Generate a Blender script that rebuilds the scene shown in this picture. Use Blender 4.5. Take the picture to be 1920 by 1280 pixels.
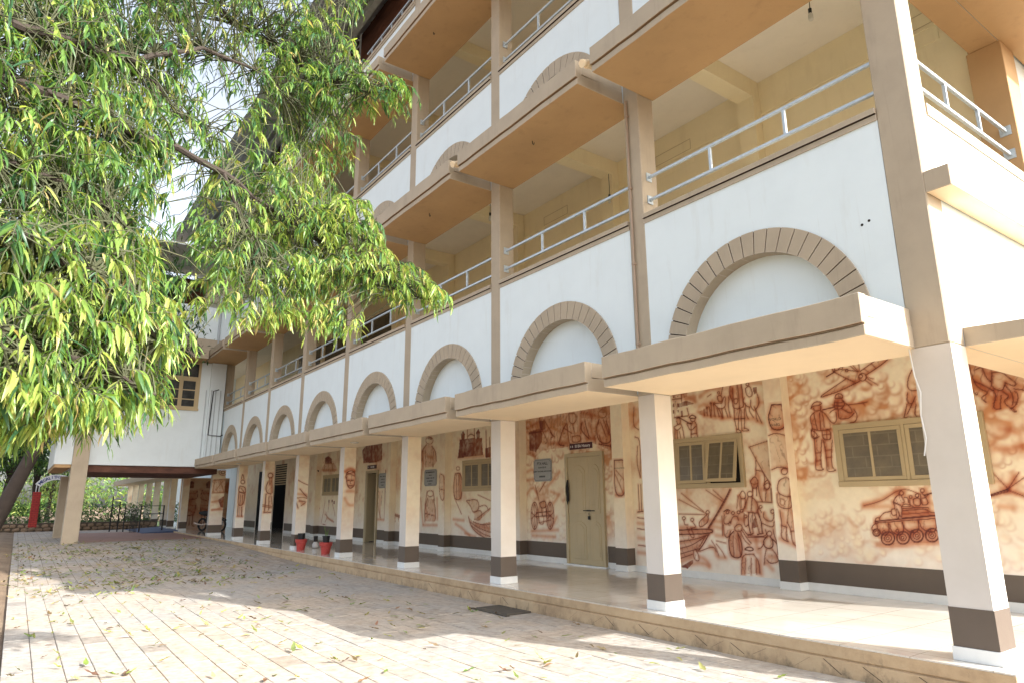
import bpy, bmesh, math, random
import numpy as np
from mathutils import Vector, Matrix

for o in list(bpy.data.objects):
    bpy.data.objects.remove(o, do_unlink=True)
SC = bpy.context.scene
COL = SC.collection

# ---------------------------------------------------------------- camera
CAM = (2.3669, -6.3504, 1.5483)
YAW, PITCH, ROLL, FPX = 0.946927, 0.231809, -0.007295, 1259.317
cF = Vector((-math.sin(YAW)*math.cos(PITCH), math.cos(YAW)*math.cos(PITCH), math.sin(PITCH)))
cR = Vector((math.cos(YAW), math.sin(YAW), 0.0))
cU = cR.cross(cF)
cR2 = cR*math.cos(ROLL) + cU*math.sin(ROLL)
cU2 = -cR*math.sin(ROLL) + cU*math.cos(ROLL)
cam_data = bpy.data.cameras.new('camera')
cam = bpy.data.objects.new('camera', cam_data)
COL.objects.link(cam)
M = Matrix((cR2, cU2, -cF)).transposed().to_4x4()
M.translation = Vector(CAM)
cam.matrix_world = M
cam_data.sensor_width = 36.0
cam_data.lens = FPX/1920.0*36.0
cam_data.clip_start = 0.05
cam_data.clip_end = 600.0
SC.camera = cam

# ---------------------------------------------------------------- sky, sun, exposure
SUN_AZ, SUN_EL = math.radians(20.0), math.radians(29.3)      # azimuth from +x towards +y
world = bpy.data.worlds.new('World')
SC.world = world
world.use_nodes = True
wn = world.node_tree.nodes
wl = world.node_tree.links
bg = wn['Background']
sky = wn.new('ShaderNodeTexSky')
sky.sky_type = 'NISHITA'
sky.sun_disc = False
sky.sun_elevation = SUN_EL
sky.sun_rotation = math.pi/2 - SUN_AZ
sky.dust_density = 4.0
sky.air_density = 1.0
hsv = wn.new('ShaderNodeHueSaturation')          # thin white cloud veil: the photographed sky is almost white
hsv.inputs['Saturation'].default_value = 0.45
wl.new(sky.outputs[0], hsv.inputs['Color'])
wl.new(hsv.outputs[0], bg.inputs[0])
bg.inputs[1].default_value = 0.15
sun_data = bpy.data.lights.new('sun', 'SUN')
sun_data.energy = 3.2
sun_data.angle = math.radians(0.55)
sun_data.color = (1.0, 0.97, 0.92)
sun = bpy.data.objects.new('sun', sun_data)
COL.objects.link(sun)
sdir = Vector((math.cos(SUN_AZ)*math.cos(SUN_EL), math.sin(SUN_AZ)*math.cos(SUN_EL), math.sin(SUN_EL)))
sun.rotation_euler = sdir.to_track_quat('Z', 'Y').to_euler()
sun.location = (20, 8, 25)
vs = SC.view_settings
vs.view_transform = 'Standard'
vs.look = 'None'
vs.exposure = 1.60
vs.gamma = 1.0
vs.use_curve_mapping = False
SC.render.engine = 'CYCLES'
SC.cycles.max_bounces = 8
SC.cycles.diffuse_bounces = 6
SC.cycles.transparent_max_bounces = 16

# ---------------------------------------------------------------- helpers
def srgb(r, g, b):
    f = lambda c: (c/255/12.92) if c/255 <= 0.04045 else ((c/255+0.055)/1.055)**2.4
    return (f(r), f(g), f(b))

class NT:
    """small node-tree writer"""
    def __init__(self, name):
        self.m = bpy.data.materials.new(name)
        self.m.use_nodes = True
        self.t = self.m.node_tree
        self.b = self.t.nodes['Principled BSDF']
        self.out = self.t.nodes['Material Output']
        self.pos = None
    def n(self, typ, **kw):
        nd = self.t.nodes.new(typ)
        for k, v in kw.items():
            setattr(nd, k, v)
        return nd
    def l(self, a, b):
        self.t.links.new(a, b)
    def position(self):
        if self.pos is None:
            self.pos = self.n('ShaderNodeNewGeometry').outputs['Position']
        return self.pos
    def noise(self, scale=5.0, detail=4.0, rough=0.55, stretch=None, vec=None):
        v = vec if vec is not None else self.position()
        if stretch:
            mp = self.n('ShaderNodeMapping')
            mp.inputs['Scale'].default_value = stretch
            self.l(v, mp.inputs['Vector']); v = mp.outputs[0]
        nz = self.n('ShaderNodeTexNoise')
        nz.inputs['Scale'].default_value = scale
        nz.inputs['Detail'].default_value = detail
        nz.inputs['Roughness'].default_value = rough
        self.l(v, nz.inputs['Vector'])
        return nz.outputs['Fac']
    def ramp(self, fac, stops):
        r = self.n('ShaderNodeValToRGB')
        e = r.color_ramp.elements
        e[0].position, e[0].color = stops[0][0], tuple(stops[0][1])+(1,)
        e[1].position, e[1].color = stops[-1][0], tuple(stops[-1][1])+(1,)
        for p, c in stops[1:-1]:
            q = e.new(p); q.color = tuple(c)+(1,)
        self.l(fac, r.inputs[0])
        return r.outputs[0]
    def mix(self, fac, a, b, mode='MIX'):
        m = self.n('ShaderNodeMix', data_type='RGBA', blend_type=mode)
        for s, v in ((0, fac), (6, a), (7, b)):
            if isinstance(v, (int, float)):
                m.inputs[s].default_value = v
            elif isinstance(v, tuple):
                m.inputs[s].default_value = v + (1,) if len(v) == 3 else v
            else:
                self.l(v, m.inputs[s])
        return m.outputs[2]
    def math(self, op, a, b=0.5):
        m = self.n('ShaderNodeMath', operation=op)
        for i, v in ((0, a), (1, b)):
            if isinstance(v, (int, float)): m.inputs[i].default_value = v
            else: self.l(v, m.inputs[i])
        return m.outputs[0]
    def bump(self, h, strength=0.2, dist=0.01):
        b = self.n('ShaderNodeBump')
        b.inputs['Strength'].default_value = strength
        b.inputs['Distance'].default_value = dist
        self.l(h, b.inputs['Height'])
        self.l(b.outputs[0], self.b.inputs['Normal'])
    def col(self, c):
        if isinstance(c, tuple): self.b.inputs['Base Color'].default_value = c + (1,)
        else: self.l(c, self.b.inputs['Base Color'])
    def set(self, **kw):
        for k, v in kw.items():
            s = self.b.inputs[k.replace('_', ' ')]
            if isinstance(v, (int, float)): s.default_value = v
            else: self.l(v, s)
        return self

def scl(c, k): return tuple(x*k for x in c)

def paint(name, c, rough=0.7, var=0.10, stain=None, stain_amt=0.35, bump=0.15, scale=2.2, edge=None):
    """painted plaster: large tone drift, fine grain, optional vertical dirt streaks"""
    t = NT(name)
    a = t.noise(scale, 5, 0.6)
    base = t.ramp(a, [(0.25, scl(c, 1-var)), (0.55, c), (0.8, tuple(min(1, x*(1+var*0.5)) for x in c))])
    if stain:
        s = t.noise(1.6, 6, 0.65, stretch=(3.0, 3.0, 0.45))
        f = t.n('ShaderNodeMapRange'); f.inputs[1].default_value = 0.56; f.inputs[2].default_value = 0.80
        f.inputs[3].default_value = 0.0; f.inputs[4].default_value = stain_amt
        t.l(s, f.inputs[0])
        base = t.mix(f.outputs[0], base, stain)
        s2 = t.noise(4.0, 5, 0.7, stretch=(5.0, 5.0, 0.22))
        f2 = t.n('ShaderNodeMapRange'); f2.inputs[1].default_value = 0.60; f2.inputs[2].default_value = 0.78
        f2.inputs[3].default_value = 0.0; f2.inputs[4].default_value = stain_amt*0.8
        t.l(s2, f2.inputs[0])
        base = t.mix(f2.outputs[0], base, stain)
    bv = None
    if edge:
        # worn arrises: paint rubbed off and chipped where the surface turns a corner
        bv = t.n('ShaderNodeBevel'); bv.samples = 4; bv.inputs['Radius'].default_value = 0.018
        gm = t.n('ShaderNodeNewGeometry')
        dt = t.n('ShaderNodeVectorMath', operation='DOT_PRODUCT')
        t.l(bv.outputs[0], dt.inputs[0]); t.l(gm.outputs['Normal'], dt.inputs[1])
        e = t.math('SUBTRACT', 1.0, dt.outputs['Value'])
        w = t.math('MULTIPLY', e, t.math('POWER', t.noise(14, 5, 0.75), 3.0))
        mr = t.n('ShaderNodeMapRange'); mr.inputs[1].default_value = 0.012; mr.inputs[2].default_value = 0.035
        mr.inputs[3].default_value = 0.0; mr.inputs[4].default_value = 0.85
        t.l(w, mr.inputs[0])
        base = t.mix(mr.outputs[0], base, edge)
    t.col(base)
    t.set(Roughness=rough)
    g = t.noise(55, 3, 0.6)
    g = t.math('ADD', g, t.math('MULTIPLY', t.noise(5, 3, 0.5), 1.6))
    t.bump(g, bump, 0.006)
    return t.m

MAT = {}
MAT['white'] = paint('white_paint', (0.715, 0.80, 0.83), 0.75, 0.04, (0.50, 0.50, 0.46), 0.32)
MAT['wing_white'] = paint('wing_white_paint', (0.67, 0.735, 0.755), 0.75, 0.05, (0.5, 0.48, 0.42), 0.25)
MAT['trim'] = paint('brown_trim_paint', (0.42, 0.348, 0.255), 0.75, 0.12, (0.22, 0.18, 0.14), 0.45, edge=(0.60, 0.53, 0.44))
MAT['soffit'] = paint('soffit_bounce_tint', (0.47, 0.30, 0.145), 0.8, 0.16, (0.27, 0.165, 0.08), 0.45, scale=0.9)  # trim colour pushed to orange: warm ground bounce mixed into the paint
MAT['soffit_cream'] = paint('cream_soffit_paint', (0.84, 0.68, 0.46), 0.8, 0.05)
MAT['yellow'] = paint('yellow_wall_paint', (0.85, 0.75, 0.52), 0.8, 0.05, (0.45, 0.33, 0.17), 0.2)
MAT['ceil'] = paint('cream_ceiling_paint', (0.84, 0.79, 0.70), 0.85, 0.05, (0.55, 0.5, 0.42), 0.2)
MAT['dado'] = paint('dark_dado_paint', (0.115, 0.088, 0.068), 0.55, 0.10)
MAT['groove'] = paint('groove_dark', (0.055, 0.035, 0.022), 0.9, 0.1)
MAT['galv'] = None
def simple(name, c, rough=0.5, metal=0.0, var=0.08, scale=8.0, bump=0.0):
    t = NT(name)
    a = t.noise(scale, 4, 0.6)
    t.col(t.ramp(a, [(0.3, scl(c, 1-var)), (0.7, tuple(min(1, x*(1+var)) for x in c))]))
    t.set(Roughness=rough, Metallic=metal)
    if bump: t.bump(t.noise(60, 3), bump, 0.004)
    return t.m
MAT['galv'] = simple('galvanised_steel', (0.48, 0.55, 0.60), 0.42, 0.35, 0.12, 20)
MAT['black_metal'] = simple('black_metal', (0.012, 0.012, 0.013), 0.4, 0.2)
MAT['skirt'] = simple('white_skirting_tile', (0.74, 0.76, 0.76), 0.18, 0, 0.04)
MAT['frame'] = paint('olive_window_paint', (0.47, 0.365, 0.205), 0.55, 0.08)
MAT['door'] = paint('olive_door_paint', (0.50, 0.415, 0.26), 0.5, 0.08, (0.2, 0.15, 0.08), 0.3)
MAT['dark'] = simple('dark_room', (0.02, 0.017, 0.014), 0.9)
MAT['bulb'] = simple('bulb_glass', (0.7, 0.68, 0.62), 0.2)
MAT['cable'] = simple('black_cable', (0.015, 0.015, 0.015), 0.6)
MAT['cable_white'] = simple('white_cable', (0.75, 0.75, 0.72), 0.5)
MAT['plastic_pipe'] = simple('grey_pvc_pipe', (0.42, 0.45, 0.47), 0.45)
MAT['pipe_brown'] = simple('brown_painted_pipe', (0.34, 0.25, 0.18), 0.55)

def glass_dark():
    t = NT('frosted_window_glass')
    a = t.noise(3.0, 4, 0.6)
    t.col(t.ramp(a, [(0.3, (0.085, 0.070, 0.045)), (0.7, (0.14, 0.115, 0.075))]))
    t.set(Roughness=0.22)
    t.b.inputs['Specular IOR Level'].default_value = 0.5
    return t.m
MAT['glass'] = glass_dark()

def floor_tile():
    t = NT('polished_floor_tile')
    br = t.n('ShaderNodeTexBrick')
    br.offset = 0.0
    br.inputs['Color1'].default_value = (0.70, 0.665, 0.605, 1)
    br.inputs['Color2'].default_value = (0.67, 0.635, 0.575, 1)
    br.inputs['Mortar'].default_value = (0.33, 0.29, 0.24, 1)
    br.inputs['Scale'].default_value = 1.0
    br.inputs['Mortar Size'].default_value = 0.0035
    br.inputs['Brick Width'].default_value = 0.6
    br.inputs['Row Height'].default_value = 0.6
    t.l(t.position(), br.inputs['Vector'])
    a = t.noise(1.3, 6, 0.7)
    d = t.ramp(a, [(0.35, (0.86, 0.85, 0.83)), (0.65, (1, 1, 1))])
    t.col(t.mix(1.0, br.outputs[0], d, 'MULTIPLY'))
    r = t.noise(4.0, 5, 0.7)
    rr = t.n('ShaderNodeMapRange'); rr.inputs[1].default_value = 0.3; rr.inputs[2].default_value = 0.75
    rr.inputs[3].default_value = 0.035; rr.inputs[4].default_value = 0.12
    t.l(r, rr.inputs[0])
    t.set(Roughness=rr.outputs[0])
    return t.m
MAT['floor'] = floor_tile()

def plinth():
    t = NT('ochre_plinth_plaster')
    a = t.noise(3.0, 7, 0.7)
    base = t.ramp(a, [(0.25, (0.31, 0.215, 0.13)), (0.5, (0.48, 0.35, 0.215)), (0.78, (0.56, 0.43, 0.28))])
    s = t.noise(5.0, 7, 0.75, stretch=(1, 1, 0.6))
    z = t.n('ShaderNodeSeparateXYZ'); t.l(t.position(), z.inputs[0])
    low = t.n('ShaderNodeMapRange'); low.inputs[1].default_value = 0.0; low.inputs[2].default_value = 0.12
    low.inputs[3].default_value = 0.17; low.inputs[4].default_value = 0.0
    t.l(z.outputs[2], low.inputs[0])
    sm = t.math('ADD', s, low.outputs[0])
    f = t.n('ShaderNodeMapRange'); f.inputs[1].default_value = 0.60; f.inputs[2].default_value = 0.80
    f.inputs[3].default_value = 0.0; f.inputs[4].default_value = 0.7
    t.l(sm, f.inputs[0])
    t.col(t.mix(f.outputs[0], base, (0.07, 0.055, 0.04)))
    t.set(Roughness=0.9)
    t.bump(t.noise(35, 5, 0.65), 0.4, 0.01)
    return t.m
MAT['plinth'] = plinth()

class MB:
    """collects polygons; build() links them as ONE mesh object"""
    def __init__(self):
        self.v, self.f, self.mi = [], [], []
    def poly(self, pts, m=0):
        k = len(self.v); self.v += [tuple(p) for p in pts]
        self.f.append(tuple(range(k, k+len(pts)))); self.mi.append(m)
    def box(self, x0, x1, y0, y1, z0, z1, m=0, mbot=None):
        k = len(self.v)
        self.v += [(x, y, z) for z in (z0, z1) for y in (y0, y1) for x in (x0, x1)]
        for i, q in enumerate(((0, 2, 3, 1), (4, 5, 7, 6), (0, 1, 5, 4), (2, 6, 7, 3), (0, 4, 6, 2), (1, 3, 7, 5))):
            self.f.append(tuple(k+j for j in q)); self.mi.append(mbot if (i == 0 and mbot is not None) else m)
        return self
    def prism(self, prof, a0, a1, axis='x', m=0, mfun=None):
        """closed profile extruded along an axis; prof is (y,z) for x, (x,z) for y, (x,y) for z"""
        def P(p, a):
            return {'x': (a, p[0], p[1]), 'y': (p[0], a, p[1]), 'z': (p[0], p[1], a)}[axis]
        n = len(prof); k = len(self.v)
        self.v += [P(p, a0) for p in prof] + [P(p, a1) for p in prof]
        self.f.append(tuple(range(k, k+n))); self.mi.append(m)
        self.f.append(tuple(reversed(range(k+n, k+2*n)))); self.mi.append(m)
        for i in range(n):
            j = (i+1) % n
            self.f.append((k+i, k+n+i, k+n+j, k+j)); self.mi.append(mfun(i) if mfun else m)
        return self
    def tube(self, pts, r, n=8, m=0, caps=True):
        pts = [Vector(p) for p in pts]
        rs = r if isinstance(r, (list, tuple)) else [r]*len(pts)
        k = len(self.v); up = None
        for i, p in enumerate(pts):
            d = (pts[min(i+1, len(pts)-1)] - pts[max(i-1, 0)])
            d = d.normalized() if d.length > 1e-9 else Vector((0, 0, 1))
            if up is None:
                up = Vector((0, 0, 1)) if abs(d.z) < 0.9 else Vector((1, 0, 0))
            a = d.cross(up)
            if a.length < 1e-6: a = d.cross(Vector((0, 1, 0)))
            a.normalize(); b = a.cross(d); up = b
            for q in range(n):
                t = 2*math.pi*(q+0.5)/n
                self.v.append(tuple(p + (a*math.cos(t) + b*math.sin(t))*rs[i]))
        for i in range(len(pts)-1):
            for q in range(n):
                w = (q+1) % n
                self.f.append((k+i*n+q, k+i*n+w, k+(i+1)*n+w, k+(i+1)*n+q)); self.mi.append(m)
        if caps:
            self.f.append(tuple(k+q for q in range(n))); self.mi.append(m)
            e = k+(len(pts)-1)*n
            self.f.append(tuple(e+q for q in reversed(range(n)))); self.mi.append(m)
        return self
    def lathe(self, prof, c=(0, 0, 0), n=16, m=0):
        k = len(self.v)
        for r, z in prof:
            for q in range(n):
                t = 2*math.pi*q/n
                self.v.append((c[0]+r*math.cos(t), c[1]+r*math.sin(t), c[2]+z))
        for i in range(len(prof)-1):
            for q in range(n):
                w = (q+1) % n
                self.f.append((k+i*n+q, k+i*n+w, k+(i+1)*n+w, k+(i+1)*n+q)); self.mi.append(m)
        self.f.append(tuple(k+q for q in reversed(range(n)))); self.mi.append(m)
        e = k+(len(prof)-1)*n
        self.f.append(tuple(e+q for q in range(n))); self.mi.append(m)
        return self
    def mesh(self, name, mats, smooth=False, bevel=0.0):
        me = bpy.data.meshes.new(name)
        me.from_pydata(self.v, [], self.f)
        for mt in (mats if isinstance(mats, (list, tuple)) else [mats]):
            me.materials.append(MAT[mt] if isinstance(mt, str) else mt)
        me.polygons.foreach_set('material_index', self.mi)
        bm = bmesh.new(); bm.from_mesh(me)
        if bevel or smooth:
            bmesh.ops.remove_doubles(bm, verts=bm.verts, dist=1e-5)
        bmesh.ops.recalc_face_normals(bm, faces=bm.faces)
        if bevel:
            ed = [e for e in bm.edges if len(e.link_faces) == 2 and e.calc_face_angle(0) > 0.6]
            bmesh.ops.bevel(bm, geom=ed, offset=bevel, segments=1, affect='EDGES', profile=0.6, clamp_overlap=True)
        bm.to_mesh(me); bm.free()
        if smooth:
            me.polygons.foreach_set('use_smooth', [True]*len(me.polygons))
            me.set_sharp_from_angle(angle=0.7)
        me.update()
        return me
    def build(self, name, mats, parent=None, smooth=False, bevel=0.0, **tags):
        return link(name, self.mesh(name, mats, smooth, bevel), parent, **tags)

def link(name, data, parent=None, loc=None, rot=None, **tags):
    o = bpy.data.objects.new(name, data)
    COL.objects.link(o)
    if parent is not None: o.parent = parent
    if loc is not None: o.location = loc
    if rot is not None: o.rotation_euler = rot
    tag(o, **tags)
    return o

def tag(o, label=None, cat=None, group=None, kind=None):
    if label: o['label'] = label
    if cat: o['category'] = cat
    if group: o['group'] = group
    if kind: o['kind'] = kind
    return o

def thing(name, label, cat, loc=(0, 0, 0), group=None, rz=0.0):
    return link(name, None, None, loc=loc, rot=(0, 0, rz), label=label, cat=cat, group=group)

def text_mesh(body, size, align='CENTER', extrude=0.0, bold=0.0):
    cu = bpy.data.curves.new('lettering', 'FONT')
    cu.body = body; cu.size = size; cu.align_x = align; cu.align_y = 'CENTER'
    cu.extrude = extrude; cu.offset = bold
    cu.resolution_u = 2
    o = bpy.data.objects.new('tmp', cu); COL.objects.link(o)
    dg = bpy.context.evaluated_depsgraph_get()
    me = bpy.data.meshes.new_from_object(o.evaluated_get(dg))
    bpy.data.objects.remove(o, do_unlink=True); bpy.data.curves.remove(cu)
    return me
FACE_FRONT = (math.pi/2, 0, 0)          # lettering on a wall that faces the courtyard (-y)
FACE_END = (math.pi/2, 0, math.pi/2)    # lettering on a wall that faces +x
# ================================================================ ground
XC = [0.0, -3.40, -6.80, -10.12, -13.48, -16.81, -20.09, -23.28]     # right edge of each veranda column
CW, CD = 0.274, 0.30
ZP = 0.268
WALL_Y = 3.05
PIL_Y = 2.85
XEND = -26.6

def gz(x):
    t = min(1.0, max(0.0, (-x-13.5)/11.5))
    return 0.19*t*t*(3-2*t)

def dirt_mat():
    t = NT('dry_earth')
    a = t.noise(0.9, 7, 0.7)
    base = t.ramp(a, [(0.3, (0.17, 0.115, 0.07)), (0.5, (0.27, 0.19, 0.12)), (0.72, (0.36, 0.27, 0.18))])
    s = t.noise(14, 5, 0.7)
    t.col(t.mix(t.math('MULTIPLY', s, 0.6), base, (0.12, 0.08, 0.05)))
    t.set(Roughness=0.95)
    t.bump(t.noise(20, 7, 0.7), 0.6, 0.03)
    return t.m
MAT['dirt'] = dirt_mat()

def sheet(name, xs, ys, zf, mat, parent=None, **tags):
    v = [(x, y, zf(x, y)) for y in ys for x in xs]
    n = len(xs)
    f = [(j*n+i, j*n+i+1, (j+1)*n+i+1, (j+1)*n+i) for j in range(len(ys)-1) for i in range(n-1)]
    me = bpy.data.meshes.new(name); me.from_pydata(v, [], f); me.materials.append(MAT[mat]); me.update()
    return link(name, me, parent, **tags)

gx = [-320, -160, -90] + [-60 + 1.0*i for i in range(66)] + [12, 30, 80, 200]
gy = [-200, -80, -40, -20, -12, -9, -7.5, -6.6, -6.27, -4, -2, 0, 4, 9, 20, 60, 200]
ground = sheet('ground', gx, gy, lambda x, y: gz(x)-0.05 + (0.055 if y < -6.5 else 0.0), 'dirt', kind='structure')

def paving_mat(name, joints):
    t = NT(name)
    at = t.n('ShaderNodeAttribute'); at.attribute_name = 'tone'
    oi = t.n('ShaderNodeObjectInfo')
    big = t.noise(0.55, 4, 0.6)
    warm = t.ramp(big, [(0.38, (0.43, 0.405, 0.37)), (0.62, (0.51, 0.43, 0.345))])
    fine = t.noise(9, 6, 0.7)
    dirt = t.ramp(fine, [(0.28, (0.60, 0.57, 0.54)), (0.60, (1, 1, 1))])
    c = t.mix(1.0, warm, dirt, 'MULTIPLY')
    if joints:
        br = t.n('ShaderNodeTexBrick')
        br.offset = 0.5
        br.inputs['Color1'].default_value = (1, 1, 1, 1)
        br.inputs['Color2'].default_value = (0.80, 0.79, 0.79, 1)
        br.inputs['Mortar'].default_value = (0.45, 0.40, 0.34, 1)
        br.inputs['Scale'].default_value = 1.0
        br.inputs['Mortar Size'].default_value = 0.006
        br.inputs['Brick Width'].default_value = 0.49
        br.inputs['Row Height'].default_value = 0.245
        t.l(t.position(), br.inputs['Vector'])
        c = t.mix(1.0, c, br.outputs[0], 'MULTIPLY')
    else:
        c = t.mix(1.0, c, at.outputs['Color'], 'MULTIPLY')
        c = t.mix(1.0, c, oi.outputs['Color'], 'MULTIPLY')
    t.col(c)
    t.set(Roughness=0.85)
    # cast ribs across each slab plus sand grain
    w1 = t.n('ShaderNodeTexWave'); w1.bands_direction = 'X'; w1.inputs['Scale'].default_value = 12.0
    w2 = t.n('ShaderNodeTexWave'); w2.bands_direction = 'Y'; w2.inputs['Scale'].default_value = 12.0
    t.l(t.position(), w1.inputs['Vector']); t.l(t.position(), w2.inputs['Vector'])
    h = t.math('ADD', t.math('MULTIPLY', t.math('MINIMUM', w1.outputs['Fac'], w2.outputs['Fac']), 0.35), t.noise(45, 5, 0.7))
    t.bump(h, 0.30, 0.006)
    return t.m
MAT['paving'] = paving_mat('paving_far', True)
MAT['slab'] = paving_mat('paving_slab', False)
MAT['joint'] = simple('sandy_joint', (0.11, 0.085, 0.06), 0.95, 0, 0.3, 6)

TILE_X0 = -14.21
px = [-40 + i*1.0 for i in range(26)] + [TILE_X0]
paving = sheet('courtyard_paving', px, [-6.27, -5, -3.5, -2, -0.24, 0.8], lambda x, y: gz(x)+0.0, 'paving', kind='structure')
bed = sheet('joint_bed', [TILE_X0, -7, 0, 4], [-6.27, -3, -0.2], lambda x, y: -0.016, 'joint', parent=paving)

rnd = random.Random(11)
tm = MB(); tm.box(-0.2425, 0.2425, -0.1195, 0.1195, -0.035, 0.0)
tile_me = tm.mesh('paving_tile', 'slab', bevel=0.004)
ca = tile_me.color_attributes.new('tone', 'FLOAT_COLOR', 'POINT')
ca.data.foreach_set('color', [1.0]*4*len(tile_me.vertices))
tiles = []
TL, TW = 0.49, 0.2425+0.0025
row = 0
y = -6.27 + TW/2
while y < -0.10:
    off = (row % 2)*TL/2 + rnd.uniform(-0.02, 0.02)
    x = TILE_X0 + TL/2 - off
    while x < 3.6:
        g = rnd.random()
        k = rnd.uniform(0.95, 1.03)
        if g < 0.018: k *= 0.75
        elif g < 0.07: k *= 0.91
        near_wall = max(0.0, 1 - abs(y+1.0)/1.4)
        grey = near_wall*0.5*rnd.random()
        tone = (k*(1-0.10*grey), k*(1-0.03*grey), k*(1+0.05*grey))
        tiles.append((x, y, rnd.uniform(-0.0025, 0.0025), tone))
        x += TL
    row += 1; y += TW
def campx(p):
    d = Vector(p) - Vector(CAM); z = d.dot(cF)
    if z < 0.1: return None
    return (960 + FPX*d.dot(cR2)/z, 640 - FPX*d.dot(cU2)/z, z)
vis = []
for i, (x, y, z, tone) in enumerate(tiles):
    q = campx((x, y, z))
    inside = q and -60 < q[0] < 1980 and q[1] < 1330
    vis.append((0 if inside else 1, q[2] if q else 99, i))
vis.sort()
own = {i for _, _, i in vis[:300]}
rest = MB(); tones = []
for i, (x, y, z, tone) in enumerate(tiles):
    if x - TL/2 < TILE_X0 - 0.3: continue
    if i in own:
        o = link('paving_tile', tile_me, paving, loc=(x, y, z), rot=(0, 0, rnd.uniform(-0.004, 0.004)))
        o.color = tone + (1,)
    else:
        rest.box(x-0.2425, x+0.2425, y-0.1195, y+0.1195, -0.03, z); tones += [tone]*8
me = rest.mesh('paving_tiles', 'slab')
ca = me.color_attributes.new('tone', 'FLOAT_COLOR', 'POINT')
ca.data.foreach_set('color', [c for t in tones for c in t + (1,)])
link('paving_tiles', me, paving, kind='stuff')

# apron beside the building end and under the wing
MAT['red_paving'] = paint('red_painted_paving', (0.34, 0.20, 0.16), 0.85, 0.18, (0.2, 0.14, 0.12), 0.4, 0.4)
sheet('red_path', [-36, -31, -26.9], [-4.3, -2, 0.2], lambda x, y: gz(x)+0.006, 'red_paving', kind='structure')

# ================================================================ college building
bld = thing('college_building', 'long three-storey cream and brown building with arched panels and open verandas', 'building')

MAT['groove_tan'] = paint('groove_tan', (0.24, 0.15, 0.085), 0.9, 0.1)
def canopy(x0, x1, z, msoff, yo=-0.90, yi=0.298, h=0.36, name='canopy'):
    prof = [(yi, z), (yo+0.028, z), (yo+0.028, z+0.088), (yo+0.05, z+0.088), (yo+0.05, z+0.104), (yo, z+0.104),
            (yo, z+h), (yo+0.11, z+h), (yo+0.11, z+0.16), (-0.004, z+0.19), (-0.004, z+0.02), (yi, z+0.02)]
    m = MB()
    # cast by hand: the edge wanders a few millimetres along its length
    ns, np_ = 12, len(prof)
    wob = [(rnd.uniform(-0.005, 0.005), rnd.uniform(-0.005, 0.005)) for _ in range(ns+1)]
    for j in range(ns+1):
        xx = x0 + (x1-x0)*j/ns
        for (py, pz) in prof:
            k = 1.0 if py < yo+0.2 else 0.0
            m.v.append((xx, py+wob[j][0]*k, pz+wob[j][1]*k))
    m.f.append(tuple(range(np_))); m.mi.append(0)
    m.f.append(tuple(reversed(range(ns*np_, (ns+1)*np_)))); m.mi.append(0)
    for j in range(ns):
        for i in range(np_):
            i2 = (i+1) % np_
            m.f.append((j*np_+i, (j+1)*np_+i, (j+1)*np_+i2, j*np_+i2)); m.mi.append(1 if i == 0 else (2 if i in (2, 3, 4) else 0))
    for a, b in ((x0+0.003, x0+0.09), (x1-0.09, x1-0.003)):
        m.box(a, b, yo+0.108, -0.008, z+0.17, z+h-0.003)
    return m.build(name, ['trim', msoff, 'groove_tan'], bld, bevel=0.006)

Z1, Z2, Z3 = 2.845, 7.07, 11.20
bays = [(XC[i+1], XC[i]-CW if i else -0.278) for i in range(7)] + [(-26.55, XC[7]-CW)]
# bays[i] = clear opening between column i+1 and column i
for i, (xa, xb) in enumerate(bays):
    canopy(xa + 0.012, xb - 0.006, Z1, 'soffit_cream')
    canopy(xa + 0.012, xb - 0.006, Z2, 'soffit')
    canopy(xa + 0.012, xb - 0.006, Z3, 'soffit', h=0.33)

# arched spandrel panels -----------------------------------------------------
RO, RI, REC = 1.265, 1.0, 0.16
def arch_panel(xa, xb, z0, z1, xc, zc):
    """white wall 0..0.29 thick with a blind arch recess"""
    m = MB()
    y0, y1, yr = 0.0, 0.285, REC
    N = 28
    arc = [(xc - RI*math.cos(math.pi*k/N), zc + RI*math.sin(math.pi*k/N)) for k in range(N+1)]
    q = lambda a, b, c, d, y: m.poly([(a, y, c), (b, y, c), (b, y, d), (a, y, d)])
    q(xa, xc-RI, z0, z1, y0); q(xc+RI, xb, z0, z1, y0)
    q(xc-RI, xc+RI, z0, zc, y0)
    for k in range(N):
        (ax, az), (bx, bz) = arc[k], arc[k+1]
        m.poly([(ax, y0, az), (bx, y0, bz), (bx, y0, z1), (ax, y0, z1)])
    m.poly([(x, yr, z) for x, z in arc])
    m.box(xa, xb, yr+0.004, y1, z0, z1)
    return m
def arch_reveal(xc, zc):
    m = MB(); N = 28
    for k in range(N):
        a, b = math.pi*k/N, math.pi*(k+1)/N
        ax, az, bx, bz = xc-RI*math.cos(a), zc+RI*math.sin(a), xc-RI*math.cos(b), zc+RI*math.sin(b)
        m.poly([(ax, -0.001, az), (ax, REC-0.001, az), (bx, REC-0.001, bz), (bx, -0.001, bz)])
    return m
NV = 23
def vous_mesh(k):
    g = 0.0075
    a, b = math.pi*k/NV + g/1.13, math.pi*(k+1)/NV - g/1.13
    prof = []
    for s in range(3):
        t = a + (b-a)*s/2; prof.append((-RO*math.cos(t), RO*math.sin(t)))
    for s in range(3):
        t = b + (a-b)*s/2; prof.append((-(RI-0.004)*math.cos(t), (RI-0.004)*math.sin(t)))
    m = MB(); m.prism(prof, -0.022, 0.0, 'y')
    return m.mesh('voussoir', 'trim')
VM = [vous_mesh(k) for k in range(NV)]
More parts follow.
